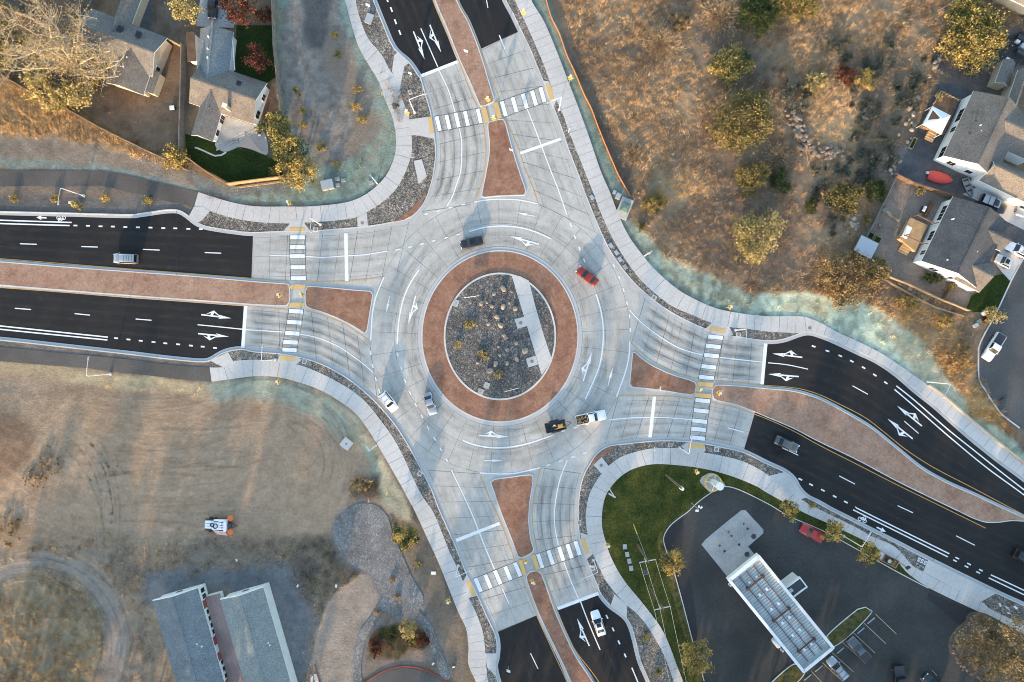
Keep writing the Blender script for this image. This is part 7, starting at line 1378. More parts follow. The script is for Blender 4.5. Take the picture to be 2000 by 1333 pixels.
vehicle('pickup', 'white', 'white pickup with canopy parked on the residential street', 1941, 678, 238, ('cover',), 'pickup_truck', 'pickup truck', L=5.8)
vehicle('suv', 'white', 'white sport utility car with ribbed roof on the driveway at the right edge', 1989, 489, 153, ('rack',), 'parked_car', L=4.8)
vehicle('hatch', 'pearl', 'pale car with dark glass top below the larger white one on the driveway', 1961, 511, 153, ('sunroof',), 'parked_car', L=3.2)
vehicle('pickup', 'dark', 'dark green pickup carrying grey panels between the two white houses', 1940, 399, -25, ('panels',), 'pickup_truck', 'pickup truck', L=5.4)
vehicle('sedan', 'silver', 'silver car half outside the frame by the tan roof', 2000, 400, 250, (), 'parked_car')
vehicle('suv', 'black', 'black car at the right edge on the eastern exit road', 2003, 1090, -27, (), 'car')
# work pickup with logs and the trailer it tows
t = vehicle('pickup', 'white', 'white work pickup with firewood in the bed towing a black trailer', 1154, 816, 12, (), 'pickup_truck', 'pickup truck', L=6.0)
for o in list(COL.objects):
    if o.parent is t and o.name.startswith('cargo_bed'): pass
th, tx, ty_ = R(12), t.location.x, t.location.y
lr = random.Random(8); lm = MB()
for k in range(26):
    x, y = lr.uniform(-2.7, -.95), lr.uniform(-.68, .68); z = lr.uniform(.9, 1.25); a = lr.uniform(0, 3.14); q = lr.uniform(.18, .3); lm.tube([(x-q*math.cos(a), y-q*math.sin(a), z), (x+q*math.cos(a), y+q*math.sin(a), z+lr.uniform(-.1, .1))], lr.uniform(.08, .15), 7)
lo = lm.build('firewood_load', 'log'); lo.location = (tx, ty_, 0); lo.rotation_euler = (0, 0, th); tag(lo, 'heap of split firewood in the bed of the white work pickup', 'firewood', None, 'stuff')
t = thing('utility_trailer', 'black open trailer carrying yellow machinery behind the white work pickup', 'trailer', (*W(1087, 832.5, .8), 0), R(13)); m = MB(); m.box(-.2, 0, .5, .6, 4.0, 1.9); m.build('bed', 'metal_dark', t)
for s in (-1, 1):
    m = MB(); m.box(-.2, s*.93, .6, 1.15, 4.0, .07); m.build('side_board', 'plastic_dark', t); m = MB(); m.box(-.3, s*1.08, .62, .70, 1.9, .3); m.build('fender', 'metal_dark', t)
    for x in (-.75, .1): m = MB(); m.tube([(x, s*.98, .32), (x, s*1.18, .32)], .32, 14); m.build('wheel', 'rubber', t)
m = MB(); m.box(-2.18, 0, .6, 1.1, .07, 1.8); m.build('tailgate', 'plastic_dark', t); m = MB(); m.bar((1.8, .6, .55), (3.0, 0, .55), .1, .1); m.bar((1.8, -.6, .55), (3.0, 0, .55), .1, .1); m.build('tongue', 'metal_dark', t)
t2 = thing('machine', 'yellow engine machine strapped on the black trailer', 'machine', (t.location.x, t.location.y, .6), R(13)); m = MB(); m.box(.75, -.15, 0, .7, 1.0, .75); m.box(.75, -.15, .7, .85, .5, .4); m.build('engine_block', 'equip_yellow', t2); m = MB(); m.bar((-.9, .1, .3), (1.6, -.5, .4), .12, .12); m.bar((-.5, -.6, .25), (.4, -.4, .5), .2, .15); m.bar((1.3, -.7, .3), (1.9, -.2, .5), .12, .12); m.build('frame', 'log', t2)
m = MB(); m.tube([(-.6, .25, .4), (-.2, .25, .4)], .16, 8); m.build('cylinder', 'metal_galv', t2)
t2 = thing('spare_tyre', 'spare tyre lying on the empty rear of the black trailer', 'tyre', (t.location.x-1.35*math.cos(R(13)), t.location.y-1.35*math.sin(R(13)), .6)); m = MB(); m.ribbon([(.25*math.cos(k*.524), .25*math.sin(k*.524)) for k in range(12)], .22, .2, z0=0, closed=True); m.build('tread', 'rubber', t2)
# sign trailer on the dirt lot
t = thing('sign_trailer', 'white trailer stacked with sign panels and orange drums on the dirt lot', 'trailer', (*W(424, 1026, .6), 0), R(-2)); m = MB(); m.box(0, 0, .45, .55, 4.6, 2.3); m.build('bed', 'metal_dark', t)
m = MB(); m.bar((2.3, .6, .5), (3.9, 0, .5), .12, .12); m.bar((2.3, -.6, .5), (3.9, 0, .5), .12, .12); m.build('tongue', 'metal_dark', t)
for s in (-1, 1):
    for x in (-.5, .4): m = MB(); m.tube([(x-.8, s*1.15, .35), (x-.8, s*1.35, .35)], .35, 14); m.build('wheel', 'rubber', t)
for i, (x, y, z, l, w) in enumerate([(-.9, .62, .62, 2.7, .42), (-.9, .1, .62, 2.7, .42), (-.9, -.42, .62, 2.7, .42), (.75, .9, .62, 2.6, .5), (.6, .35, .68, 2.9, .42), (.6, -.15, .68, 2.9, .42), (.6, -.62, .68, 2.9, .4), (1.75, -.1, .86, .55, 1.9)]):
    m = MB(); m.box(x, y, .55, z+.35, l, w, 0, 0, .985); m.build('sign_stack', 'sign_white', t)
m = MB(); m.ribbon([(.35*math.cos(k*.63)-.75, .34*math.sin(k*.63)+.1) for k in range(10)], .14, 1.12, z0=.97, closed=True); m.ribbon([(.42*math.cos(k*.63)-.15, .45*math.sin(k*.63)-.1) for k in range(10)], .14, 1.12, z0=.97, closed=True); m.build('cable_coil', 'rubber', t)
m = MB(); m.box(2.55, 0, .55, .9, .6, .9); m.build('tool_box', 'metal_dark', t)
for x, y, mt in ((1.05, -.38, 'light_red'), (1.3, -.38, 'light_red'), (1.05, .12, 'rubber'), (1.3, .12, 'sign_orange'), (1.05, .62, 'rubber'), (1.3, .62, 'rubber')): m = MB(); m.cyl(x, y, 1.0, 1.08, .1, 8); m.build('sign_clip', mt, t)
for i, (x, y) in enumerate([(2.75, 1.45), (2.75, -1.25)]):
    px_, py_ = t.location.x+x, t.location.y+y; dr_ = thing('traffic_drum', ('orange sign disc at the upper front corner of the sign trailer', 'orange sign disc at the lower front corner of the sign trailer')[i], 'sign', (px_, py_, 0)); m = MB(); m.cyl(0, 0, 0, .95, .05, 6); m.build('post', 'metal_dark', dr_); m = MB(); m.tube([(-.06, -.03, .95), (.02, .02, 1.02)], [.55, .55], 14); m.build('disc', 'sign_orange', dr_)
bt = thing('barricade_stack', 'orange and white striped barricade boards leaning on the sign trailer', 'barricade', (t.location.x+.6, t.location.y-1.6, 0), R(-8))
for k in range(6):
    m = MB(); m.bar((-1.3+.1*k, .5-.16*k, .95-.13*k), (1.1+.05*k, .5-.16*k, .95-.13*k), .15, .04)
    for j in range(9): m.bar((-1.2+.1*k+j*.27, .5-.16*k, .975-.13*k), (-1.1+.1*k+j*.27, .5-.16*k, .975-.13*k), .15, .03, 1)
    m.build('board', ['sign_white', 'sign_orange'], bt)
# ================================================================ STREET FURNITURE
def lamp(label, base, top, arm, h=7.2):
    bx, by = W(*base); t = thing('street_lamp', label, 'street lamp', (bx, by, 0)); ax, ay = W(*arm, h+.25); ax -= bx; ay -= by
    m = MB(); m.cyl(0, 0, .0, .25, .3, 8); m.build('footing', 'concrete_kerb', t); m = MB(); m.tube([(0, 0, .2), (0, 0, h-.4), (ax*.05, ay*.05, h)], [.11, .075, .07], 8); m.build('pole', 'metal_white', t)
    L = math.hypot(ax, ay); f = min(1, 3.2/max(L, .1)) if L > 3.4 else 1; ax *= f; ay *= f
    m = MB(); m.tube([(ax*.04, ay*.04, h-.05), (ax*.5, ay*.5, h+.2), (ax, ay, h+.25)], [.06, .05, .045], 6); m.build('mast_arm', 'metal_white', t)
    m = MB(); m.box(ax*1.08, ay*1.08, h+.18, h+.32, .7, .3, math.atan2(ay, ax), 0, .8); m.build('lamp_head', 'metal_galv', t); return t
for lb, b_, tp, ar, h in [('white street lamp on the gravel verge of the west road', (164, 383), (118, 367), (114, 394), 6.8), ('white street lamp beside the north-west crosswalk corner', (626, 439), (606, 426), (607, 450), 6.9), ('white street lamp in the rock wedge of the northern crosswalk', (810, 221), (802, 195), (829, 184), 7.2), ('white street lamp in the thin rock strip at the north-east crosswalk', (1092, 215), (1099, 190), (1074, 199), 7.0),
    ('white street lamp in the rocks at the south-east crosswalk', (1327, 875), (1347, 884), (1351, 855), 7.0), ('white street lamp in the rocks north of the eastern crosswalk', (1436, 645), (1457, 644), (1457, 666), 6.2), ('white street lamp in the rock strip at the south-west crosswalk', (895, 1105), (891, 1126), (915, 1116), 6.6), ('white street lamp in the rocks right of the southern crosswalk', (1159, 1094), (1166, 1119), (1141, 1130), 7.0),
    ('white street lamp beside the lower trail on the west side', (216, 731), (172, 732), (172, 703), 7.4), ('white street lamp in the rocks at the western crosswalk', (538, 703), (512, 702), (512, 678), 7.2), ('white street lamp by the walk below the street curve', (1811, 746), (1856, 750), (1846, 772), 7.0), ('white street lamp in the grass strip between golden street trees', (1647, 1047), (1684, 1067), (1699, 1044), 7.0)]: lamp(lb, b_, tp, ar, h)
def pole(label, base, h, mat='metal_white', r=.09, head=None, name='light_pole', cat='pole'):
    t = thing(name, label, cat, (*W(*base), 0)); m = MB(); m.tube([(0, 0, 0), (0, 0, h)], [r, r*.7], 8); m.build('post', mat, t)
    m = MB(); m.cyl(0, 0, 0, .2, r*2.2, 8); m.build('footing', 'concrete_kerb', t)
    if head: m = MB(); m.box(head[0]/2, head[1]/2, h-.1, h+.06, math.hypot(*head)+.3, .28, math.atan2(head[1], head[0])); m.build('lamp_head', 'metal_galv', t)
    return t
pole('white light pole on the lawn by the curved walk', (1190, 955), 7.0, head=(-1.0, .6)); pole('short white light column by the walk in the teal corner', (737, 359), 6.5, head=(.2, -.3)); pole('white light pole beside the yellow straw slope', (735, 870), 6.5, head=(-.5, .8)); pole('white light pole in the teal strip on the north-east side', (1259, 500), 6.6, head=(-.4, -.5))
pole('thin grey stake post in the weeds past the teal strip', (1308, 504), 3.5, 'metal_galv', .04); pole('small white marker on the rock strip along the north-east walk', (1110, 259), 3.0, 'metal_white', .05, (.5, .1))
def crossing_sign(label, px, py, face, solar=True):
    """post with two yellow diamonds, arrow plaques and a solar panel on top"""
    t = thing('crossing_sign', label, 'sign', (*W(px, py), 0), R(face)); m = MB(); m.cyl(0, 0, 0, 3.3, .05, 6); m.build('post', 'metal_galv', t)
    for s in (-1, 1):
        m = MB(); z = 2.55; m.add([(s*.08, 0, z-.62), (s*.08, .62, z), (s*.08, 0, z+.62), (s*.08, -.62, z), (s*.04, 0, z-.62), (s*.04, .62, z), (s*.04, 0, z+.62), (s*.04, -.62, z)], [(0, 1, 2, 3), (7, 6, 5, 4), (0, 4, 5, 1), (1, 5, 6, 2), (2, 6, 7, 3), (3, 7, 4, 0)]); d_ = m.build('diamond_panel', 'sign_yellow', t)
        m = MB(); X_ = s*.088; m.box(X_, .02, z+.14, z+.30, .01, .15); m.bar((X_, 0, z+.12), (X_, -.02, z-.1), .012, .18); m.bar((X_, 0, z-.1), (X_, .16, z-.36), .012, .08); m.bar((X_, 0, z-.1), (X_, -.17, z-.34), .012, .08); m.bar((X_, 0, z+.05), (X_, .2, z-.08), .012, .06); m.build('walking_symbol', 'sign_black', d_)
        m = MB(); m.box(s*.07, 0, 1.55, 1.85, .03, .62); p_ = m.build('arrow_plaque', 'sign_yellow', t); m = MB(); m.bar((s*.09, -.2, 1.8), (s*.09, .18, 1.6), .01, .06); m.build('arrow', 'sign_black', p_)
        m = MB(); m.box(s*.16, 0, 2.0, 2.16, .2, .6); m.build('flasher', 'sign_yellow', t)
    if solar: m = MB(); m.add([(-.24, -.24, 3.32), (.24, -.24, 3.4), (.24, .24, 3.4), (-.24, .24, 3.32), (-.24, -.24, 3.28), (.24, -.24, 3.36), (.24, .24, 3.36), (-.24, .24, 3.28)], [(0, 1, 2, 3), (7, 6, 5, 4), (0, 4, 5, 1), (1, 5, 6, 2), (2, 6, 7, 3), (3, 7, 4, 0)]); m.build('solar_panel', 'solar', t)
    return t
for lb, px, py, fa in [('yellow crossing sign at the tip of the north median', 953.5, 203, 72), ('yellow crossing sign at the head of the north splitter island', 964.5, 239, 72), ('yellow crossing sign by the walk at the northern crosswalk, west side', 799, 228, 72), ('yellow crossing sign in the teal strip at the northern crosswalk', 1112, 162, 72), ('yellow crossing sign on the rock strip near the top edge', 1022, 36, 68),
    ('yellow crossing sign at the tip of the west median', 554, 578, 0), ('yellow crossing sign at the west splitter island', 597, 577, 0), ('yellow crossing sign in the teal seed opposite the west crosswalk', 572, 401, 0), ('yellow crossing sign on the pale teal slope below the west crosswalk', 552, 744, 0), ('yellow crossing sign at the east splitter island', 1360, 759, -8), ('yellow crossing sign at the tip of the east median', 1397, 766, -8),
    ('yellow crossing sign on the lawn beside the ring sign', 1354, 917, -8), ('yellow crossing sign at the lawn edge by the southern crosswalk', 1184, 1058, 72), ('yellow crossing sign at the bottom tip of the south splitter island', 1026, 1089, 72), ('yellow crossing sign at the head of the south median', 1039, 1127, 72), ('yellow crossing sign by the walk below the south-west crosswalk', 878, 1165, 72), ('yellow crossing sign beside the teal strip at the eastern crosswalk', 1418, 601, -8), ('yellow crossing sign on the dark gravel verge beside the west road', 158, 403, 0)]: crossing_sign(lb, px, py, fa)
def plate_sign(label, px, py, face, w=.75, hh=.9, z=2.2, mat='sign_white', back='metal_galv'):
    t = thing('road_sign', label, 'sign', (*W(px, py), 0), R(face)); m = MB(); m.cyl(0, 0, 0, z+hh/2, .045, 6); m.build('post', 'metal_galv', t); m = MB(); m.box(.07, 0, z-hh/2, z+hh/2, .04, w); m.build('panel', mat, t); return t
for lb, px, py, fa in [('white sign plate on the north median', 911, 110, 70), ('white sign plate in the rock wedge beside the northern stop bar', 804, 153, 70), ('white sign plate beside the grey lid at the top', 723, 22, 65), ('white sign plate on the east splitter island', 1284, 758, 0), ('white sign plate in the rocks along the south-east corner', 1273, 874, 0), ('white sign plate on the north splitter island', 998, 300, 70), ('small white sign plate on the east median nose', 1402, 763, 90), ('white sign plate on the south median', 1041, 1133, 72), ('white sign plate in the rock verge near the bottom walk', 1152, 1100, 72), ('white sign plate beside the rock bed at the bottom right', 1951, 1180, 25), ('white sign plate by the bottom left curb ramp', 993, 1301, 70)]: plate_sign(lb, px, py, fa)
for lb, a, b in [('long white chevron sign seen edge-on at the north-west of the centre island', (907, 582), (935, 578)), ('long white chevron sign seen edge-on at the south of the centre island', (985, 766), (1014, 758))]:
    A_, B_ = W(*a, 1.5), W(*b, 1.5); t = thing('chevron_sign', lb, 'sign', ((A_[0]+B_[0])/2, (A_[1]+B_[1])/2, .235), math.atan2(B_[1]-A_[1], B_[0]-A_[0])); L = math.dist(A_, B_); m = MB(); m.box(0, 0, .9, 1.5, L, .08); pn = m.build('panel', 'sign_white', t)
    for s in (-1, 1): m = MB(); m.box(s*L*.3, 0, 0, .9, .08, .06); m.build('leg', 'metal_galv', t)
    m = MB()
    for k in range(4):
        x = -L*.36+k*L*.22; m.bar((x, -.055, .95), (x+.25, -.055, 1.2), .02, .14); m.bar((x+.25, -.055, 1.2), (x, -.055, 1.45), .02, .14)
    m.build('chevrons', 'sign_black', pn)
# utility poles and wires
def upole(label, base, h, bar_, ang):
    bx, by = W(*base); t = thing('utility_pole', label, 'utility pole', (bx, by, 0)); m = MB(); m.tube([(0, 0, 0), (0, 0, h)], [.2, .13], 9); m.build('pole', 'bark', t); m = MB(); c, s = math.cos(R(ang)), math.sin(R(ang)); m.bar((-bar_/2*c, -bar_/2*s, h-.9), (bar_/2*c, bar_/2*s, h-.9), .14, .16); m.build('crossarm', 'metal_galv', t)
    at = []
    for f in (-.48, -.15, .46): x, y = bar_*f*c, bar_*f*s; m = MB(); m.cyl(x, y, h-.85, h-.55, .07, 8); m.build('insulator', 'insulator', t); at.append((bx+x, by+y, h-.6))
    m = MB(); m.cyl(.3*s, -.3*c, h-3.2, h-2.0, .26, 10); m.build('transformer', 'metal_galv', t); return at
w1 = upole('wooden utility pole with white crossarm in the middle of the lawn', (1245, 1064), 10.6, 3.1, 11); w2 = upole('wooden utility pole with white crossarm lower on the lawn', (1272, 1150), 10.4, 3.1, 13)
w3 = upole('wooden utility pole beyond the lower edge of the lawn', (1322, 1380), 10.4, 3.1, 13)
for k in range(3):
    m = MB()
    for A_, B_ in ((w1[k], w2[k]), (w2[k], w3[k])): m.tube([tuple(A_[i]+(B_[i]-A_[i])*f-(1.6*f*(1-f) if i == 2 else 0) for i in range(3)) for f in (0, .2, .4, .6, .8, 1)], .03, 5)
    o = m.build('power_line', 'wire'); tag(o, ('westernmost overhead wire between the lawn utility poles', 'middle overhead wire between the lawn utility poles', 'easternmost overhead wire between the lawn utility poles')[k], 'power line')
A_ = (*W(1245, 1064), 0); m = MB(); g0 = W(1237, 1024); m.tube([(*g0, .1), (A_[0], A_[1], 9.5)], .03, 5); m.tube([(*g0, .1), (g0[0]+(A_[0]-g0[0])*.28, g0[1]+(A_[1]-g0[1])*.28, 2.7)], .09, 6, 1); o = m.build('guy_wire', ['wire', 'sign_yellow']); tag(o, 'guy wire with yellow sleeve staying the upper lawn utility pole', 'guy wire')
t = thing('utility_pole', 'thick weathered pole with white cylinder on top, alone on the lawn', 'utility pole', (*W(1301, 928), 0)); m = MB(); m.tube([(0, 0, 0), (0, 0, 11.6)], [.24, .17], 10); m.build('pole', 'bark', t); m = MB(); m.cyl(.25, -.2, 10.2, 11.6, .3, 10); m.build('transformer', 'metal_white', t); m = MB(); m.cyl(.12, .1, .5, 10, .06, 6); m.build('conduit', 'metal_galv', t)
t = thing('camera_pole', 'pole with cluster of pale floodlights at the corner of the station lot', 'light pole', (*W(1350, 982), 0)); m = MB(); m.tube([(0, 0, 0), (0, 0, 5.2)], .09, 8); m.build('post', 'metal_galv', t)
for a, l_ in ((30, .6), (75, .45), (215, .5), (250, .35)): m = MB(); m.box(l_*math.cos(R(a)), l_*math.sin(R(a)), 4.7+l_*.4, 4.95+l_*.4, .5*l_+.2, .3, R(a+15)); m.build('floodlight', 'metal_white', t)
# yellow ring sign at the station entrance
ob = MB(); P = WP(spline([(1366.5, 939), (1378, 927), (1390, 923.5), (1400, 927), (1417, 950), (1407, 952), (1388, 962)], 6, True)); ob.sheet(P, .2, 0, skirt=-.1); o = ob.build('sign_pad', 'concrete_old'); tag(o, 'diamond concrete pad under the yellow ring sign', 'pad')
cx_, cy_ = W(1392.4, 942.8, 1.0); t = thing('ring_sign', 'white octagonal pylon inside a double yellow tube ring at the lawn corner', 'sign', (*W(1391, 940), .2)); m = MB(); dx, dy = cx_-t.location.x, cy_-t.location.y; RR = 1.55
for z in (.75, 1.25): m.tube([(dx+RR*math.cos(k*math.pi/16), dy+RR*math.sin(k*math.pi/16), z) for k in range(33)], .075, 6, 0, False)
m.build('ring', 'sign_yellow', t); m = MB(); m.cyl(0, 0, 0, 4.6, .55, 8, 0, .72); m.build('pylon', 'metal_white', t); m = MB(); m.cyl(0, 0, 4.6, 4.72, .78, 8); m.build('cap', 'trim_white', t)
for a in (80, 170, 260): m = MB(); m.bar((.4*math.cos(R(a)), .4*math.sin(R(a)), 1.35), (dx+RR*math.cos(R(a)), dy+RR*math.sin(R(a)), 1.3), .14, .1); m.build('strut', 'metal_white', t)
for a in (35, 125, 215, 305): m = MB(); m.cyl(dx+RR*math.cos(R(a)), dy+RR*math.sin(R(a)), 0, 1.25, .06, 6); m.build('stanchion', 'sign_yellow', t)
# boxes, lids and pads
def pad(label, px, py, l, w, ang, lid=.3, z=.13, mat='concrete_walk', lidmat='brass_lid', name='manhole_pad', square=False):
    t = thing(name, label, 'pad', (*W(px, py), 0), R(ang)); m = MB(); m.box(0, 0, z-.12, z+.04, l, w); m.build('slab', mat, t); m = MB()
    if square: m.box(0, 0, z+.04, z+.06, lid*2, lid*2)
    else: m.cyl(0, 0, z+.04, z+.06, lid, 14)
    m.build('lid', lidmat, t); return t
for a in [('concrete pad with round lid in the NW kerb strip by the west crosswalk', 617, 449, 1.0, .8, 0), ('concrete pad with lid in the rock strip on the north-east curve', 1277, 582, 1.0, 1.0, -35), ('concrete pad with lid in the rocks by the eastern crosswalk lamp', 1442, 654, .9, .8, -5), ('square pad with lid in the rocks south of the east road', 1399, 878, 1.0, .9, -8), ('small pad beside the south-east crosswalk rocks', 1309, 870, .8, .7, 0),
          ('pad with round lid in the rocks by the lower lawn walk', 1131, 1021, .8, .9, 5), ('pad with round lid below the southern crosswalk', 1157, 1110, 1.0, 1.0, 12), ('pad with round lid on the south-west kerb strip', 820, 925, .9, .9, -35), ('pad with round lid in the rocks at the west crosswalk', 595, 707, .9, .9, -15), ('square lid in the rocks beside the northern lamp', 801, 181, .7, .9, 20), ('small square lid by the walk on the north-west curve', 806, 305, .7, .9, 0)]: pad(*a)
for a in [('square concrete box with lid at the west kerb of the centre island', 891, 593, 1.0, 1.4, -20), ('square concrete box on the centre island, the upper of two', 951, 753, 1.1, 1.1, -20), ('square concrete box on the centre island, the lower of two', 939, 765, 1.1, 1.1, -20)]: pad(*a, .12, .26, 'concrete_old')
for i, a in enumerate([('round lid of the upper square landing on the centre path', 1017, 631), ('round lid of the lower square landing on the centre path', 1039, 706), ('round lid on the north-west walk stub', 708, 436), ('round lid on the south-east walk stub', 1174, 909), ('round lid on the walk by the eastern bus bay', 1581, 641)]):
    o = MB(); o.cyl(0, 0, .1, .295 if i < 2 else .165, .34, 16); q = o.build('manhole_cover', 'brass_lid'); q.location = (*W(a[1], a[2]), 0); tag(q, a[0], 'lid')
for i, (px, py) in enumerate([(1193, 480), (1204, 494), (1211, 507), (1221, 522), (1156, 386)]):
    t = thing('utility_box', ('flat grey lid in the north-east rock strip, topmost of four in a row', 'flat grey lid in the north-east rock strip, second of four in a row', 'flat grey lid in the north-east rock strip, third of four in a row', 'pale lid in the north-east rock strip, lowest of four in a row', 'flat grey lid in the north-east rock strip beside the utility box pad')[i], 'box', (*W(px, py), 0), R(-55)); m = MB(); m.box(0, 0, .05, .2, 1.0, .7); m.build('body', 'metal_galv', t); m = MB(); m.box(0, 0, .2, .225, .85, .55); m.build('lid', 'box_tan' if i == 3 else 'metal_galv', t)
t = thing('utility_box', 'large grey-green cabinet lid in the rocks near the top left kerb', 'box', (*W(722, 39), 0), R(70)); m = MB(); m.box(0, 0, .1, .5, 1.8, 1.3); m.build('body', 'box_tan', t); m = MB(); m.box(0, 0, .5, .56, 1.9, 1.4); m.build('lid', 'metal_galv', t)
t = thing('utility_box', 'tan equipment cabinet on the teal seed below the rain garden', 'box', (*W(640, 362, .6), 0), R(12)); m = MB(); m.box(0, 0, 0, 1.1, 2.2, 1.7); m.build('body', 'box_tan', t); m = MB(); m.box(0, 0, 1.1, 1.2, 2.3, 1.8); m.build('lid', 'metal_galv', t)
for i, (px, py, s) in enumerate([(659, 350, .9), (671, 353, .8), (660, 362, .8), (725, 357, .9)]): t = thing('utility_box', ('flat box lid right of the tan cabinet, upper', 'flat box lid right of the tan cabinet, farther', 'flat box lid right of the tan cabinet, lower', 'small pale box beside the short light column')[i], 'box', (*W(px, py), 0), R(12)); m = MB(); m.box(0, 0, 0, .18, s, s*.8); m.build('body', 'metal_galv', t); m = MB(); m.box(0, 0, .18, .21, s*.85, s*.65); m.build('lid', 'box_tan', t)
t = thing('transformer_box', 'green transformer cabinet on a white concrete pad by the silt fence', 'box', (*W(1219, 408), 0), R(68)); m = MB(); m.box(0, 0, 0, .16, 4.2, 2.4); m.build('slab', 'concrete_walk', t); m = MB(); m.box(.1, -.05, .16, 1.3, 1.9, 1.6, 0, 0, .97); m.build('cabinet', 'plastic_green', t); m = MB(); m.box(.1, -.05, 1.3, 1.5, 1.9, 1.6, 0, 0, .25); m.build('lid', 'plastic_green', t)
for i, (px, py) in enumerate([(1207, 384), (1200, 376)]): t = thing('utility_box', ('pale box just above the green transformer cabinet', 'smaller pale lid above the box by the green transformer')[i], 'box', (*W(px, py), 0), R(68)); m = MB(); m.box(0, 0, 0, .4-.2*i, 1.2-.4*i, 1.0-.3*i); m.build('body', 'box_tan', t); m = MB(); m.box(0, 0, .4-.2*i, .44-.2*i, 1.1-.4*i, .9-.3*i); m.build('lid', 'metal_galv', t)
t = thing('concrete_pad', 'white square concrete pad with a red mark on the dirt lot', 'pad', (*W(677, 867), 0), R(-38)); m = MB(); m.box(0, 0, -.1, .35, 2.0, 1.9); m.build('slab', 'concrete_walk', t); m = MB(); m.cyl(0, 0, .35, .375, .18, 10); m.build('lid', 'red_door', t)
for i, (px, py) in enumerate([(1220.5, 1068), (1225, 1083), (1229, 1096), (1232.5, 1110), (1261, 1118)]): t = thing('utility_box', ('grey lid set in the lawn, topmost of the column of four', 'grey lid set in the lawn, second of the column of four', 'grey lid set in the lawn, third of the column of four', 'grey lid set in the lawn, lowest of the column of four', 'dark lid in the lawn below the upper utility pole')[i], 'box', (*W(px, py), 0), R(8)); m = MB(); m.box(0, 0, .03, .14, .75, .95); m.build('body', 'metal_galv' if i < 4 else 'plastic_green', t); m = MB(); m.box(0, 0, .14, .165, .6, .8); m.build('lid', 'concrete_old' if i < 4 else 'metal_dark', t)
for i, (px, py, r_, mt) in enumerate([(1472, 1048, .5, 'metal_dark'), (1425, 1089, .52, 'metal_galv'), (1459, 1083, .5, 'metal_dark'), (1452.5, 1023.5, .2, 'metal_dark'), (1460, 1033, .25, 'metal_dark'), (1443.5, 1064, .25, 'metal_dark'), (1405.5, 1066, .2, 'metal_dark'), (1415, 1077, .25, 'metal_dark'), (1429, 1047, .2, 'metal_dark'), (1423, 1039, .2, 'red_door'), (1399.5, 1059, .2, 'sign_yellow')]):
    m = MB(); m.cyl(0, 0, 0, .045, r_, 18); o = m.build('fill_lid', mt); o.location = (*W(px, py), 0)
    tag(o, ('large dark round lid at the right of the station concrete pad', 'large grey round lid at the lower left of the station pad', 'large dark round lid close to the canopy corner', '', '', '', '', '', '', 'red fill lid on the station concrete pad', 'yellow fill lid on the station concrete pad')[i] or 'small dark round lid on the station concrete pad', 'lid', 'small dark lids on the station pad' if 3 <= i <= 8 else None)
for i, (px, py) in enumerate([(1701, 1212.5), (1681, 1232), (1641, 1271), (1599, 1306), (1577.5, 1323)]): m = MB(); m.box(0, 0, 0, .13, 1.8, .18, 0, 0, .93); o = m.build('wheel_stop', 'concrete_old'); o.location = (*W(px, py), 0); o.rotation_euler = (0, 0, R(40)); tag(o, ('topmost wheel stop at the end of the parking row', 'wheel stop between the grass island and the grey pickup bay', 'wheel stop between the grey pickup and the silver car', 'wheel stop in the bay left of the silver car', 'wheel stop nearest the bottom edge of the canopy')[i], 'wheel stop')
t = thing('planter_bed', 'tiled bed holding a black barrel and orange flowers by the walk', 'planter', (*W(1737, 1095), 0), R(-27)); m = MB()
for a, b, l, w in ((0, .75, 3.2, .12), (0, -.75, 3.2, .12), (1.55, 0, .12, 1.4), (-1.55, 0, .12, 1.4)): m.box(a, b, 0, .4, l, w)
m.build('edging', 'wood_orange', t); m = MB(); m.box(0, 0, 0, .25, 3, 1.4); m.build('soil', 'planting_dark' if 'planting_dark' in MATS else 'bark', t); m = MB(); m.box(-2.2, 0, 0, .5, .9, 1.6); m.build('pedestal', 'concrete_walk', t); m = MB(); m.box(-2.2, 0, .5, .56, .4, .9); m.build('plaque', 'metal_galv', t)
t2 = thing('barrel', 'black round barrel standing in the tiled bed by the walk', 'barrel', (*W(1731, 1093), .25)); m = MB(); m.cyl(0, 0, 0, .9, .46, 14); m.build('drum', 'plastic_dark', t2); m = MB(); m.cyl(0, 0, .9, .93, .38, 14); m.build('lid', 'metal_galv', t2)
t2 = bush('flower_clump', 'orange and yellow flowers at the right of the black barrel', 'flowers', 1740, 1099, 6, .6, 'gold', 160, .14, 700)
t = thing('street_lamp', 'short grey traffic-signal like post at the end of the tiled bed', 'post', (*W(1754, 1098), 0)); t.name = 'utility_post'; m = MB(); m.tube([(0, 0, 0), (0, 0, 3.2)], .14, 8); m.build('post', 'metal_galv', t); m = MB(); m.box(0, 0, 3.0, 3.5, .8, .35, .5); m.build('head', 'plastic_dark', t)
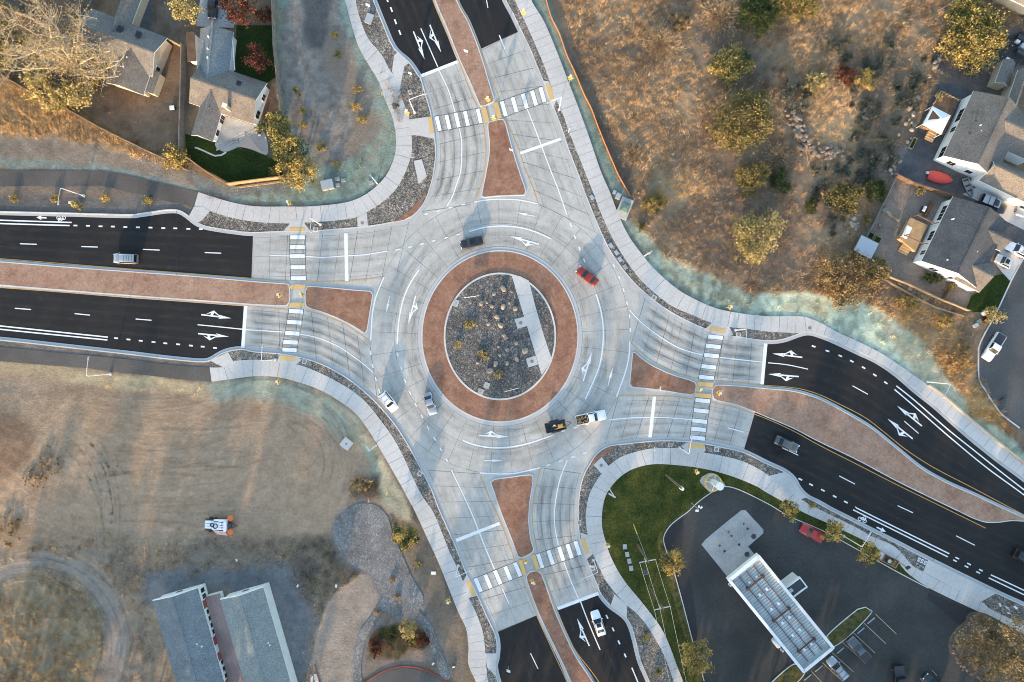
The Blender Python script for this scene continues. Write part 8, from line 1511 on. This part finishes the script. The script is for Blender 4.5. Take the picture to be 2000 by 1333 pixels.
for i, (px, py) in enumerate([(1794, 1093), (1800, 1096), (1806, 1099), (1790, 1101), (1796, 1105), (1802, 1108)]): t = thing('utility_box', ('white meter lid near the driveway, left of the upper three', 'white meter lid near the driveway, middle of the upper three', 'white meter lid near the driveway, right of the upper three', 'green meter lid near the driveway, left of the lower three', 'green meter lid near the driveway, middle of the lower three', 'green meter lid near the driveway, right of the lower three')[i], 'box', (*W(px, py), 0), R(65)); m = MB(); m.box(0, 0, .05, .17, .8 if i < 3 else .5, .42); m.build('body', 'plastic_white' if i < 3 else 'plastic_green', t); m = MB(); m.box(0, 0, .17, .19, .5 if i < 3 else .35, .25); m.build('lid', 'concrete_old', t)
for i, (px, py, l, lb) in enumerate([(847, 1119, .9, 'white box lying by the walk on the straw slope'), (886, 1302, .55, 'grey-green round cover on the bottom slope by the walk'), (846, 1296, .5, 'small white marker in the gravel by the cul-de-sac'), (582, 1325 - 181, .5, 'white scrap on the weeds left of the smooth dirt'), (657, 1144, .6, 'white box lying by the smooth dirt patch'), (463, 1094, .5, 'white scrap of paper on the gravel behind the long buildings'), (1952, 1181, .6, 'pale utility lid in the bottom right rock bed'), (1982, 1186, .7, 'square white lid in the bottom right rock bed'), (1968, 1177 + 20, .4, 'small white lid below the others in the bottom right rock bed')]):
    t = thing('utility_box', lb, 'box', (*W(px, py), 0), R(20*i)); m = MB(); m.box(0, 0, 0, .3, l, l*.6); m.build('body', 'plastic_white' if i != 1 else 'plastic_green', t); m = MB(); m.box(0, 0, .3, .33, l*.9, l*.5); m.build('lid', 'plastic_white', t)
for i, (px, py, mt, lb) in enumerate([(1903, 636, 'metal_galv', 'grey crate among junk at the street corner garden'), (1909, 628, 'plastic_green', 'green bin among junk at the street corner garden'), (1920, 612, 'plastic_white', 'white bucket at the edge of the dark green front lawn'), (1957, 782, 'metal_dark', 'black storm grate box at the curve of the street')]):
    t = thing('crate', lb, 'crate', (*W(px, py), 0), R(35)); m = MB(); m.box(0, 0, 0, .5, .9, .7, 0, 0, .95); m.build('body', mt, t); m = MB(); m.box(0, 0, .5, .55, .9, .7); m.build('lid', mt, t)
bush('flower_clump', 'pink flower clump beside the feathery shrub at the street corner', 'flowers', 1923, 625, 7, .6, 'red', 160, .14, 701)
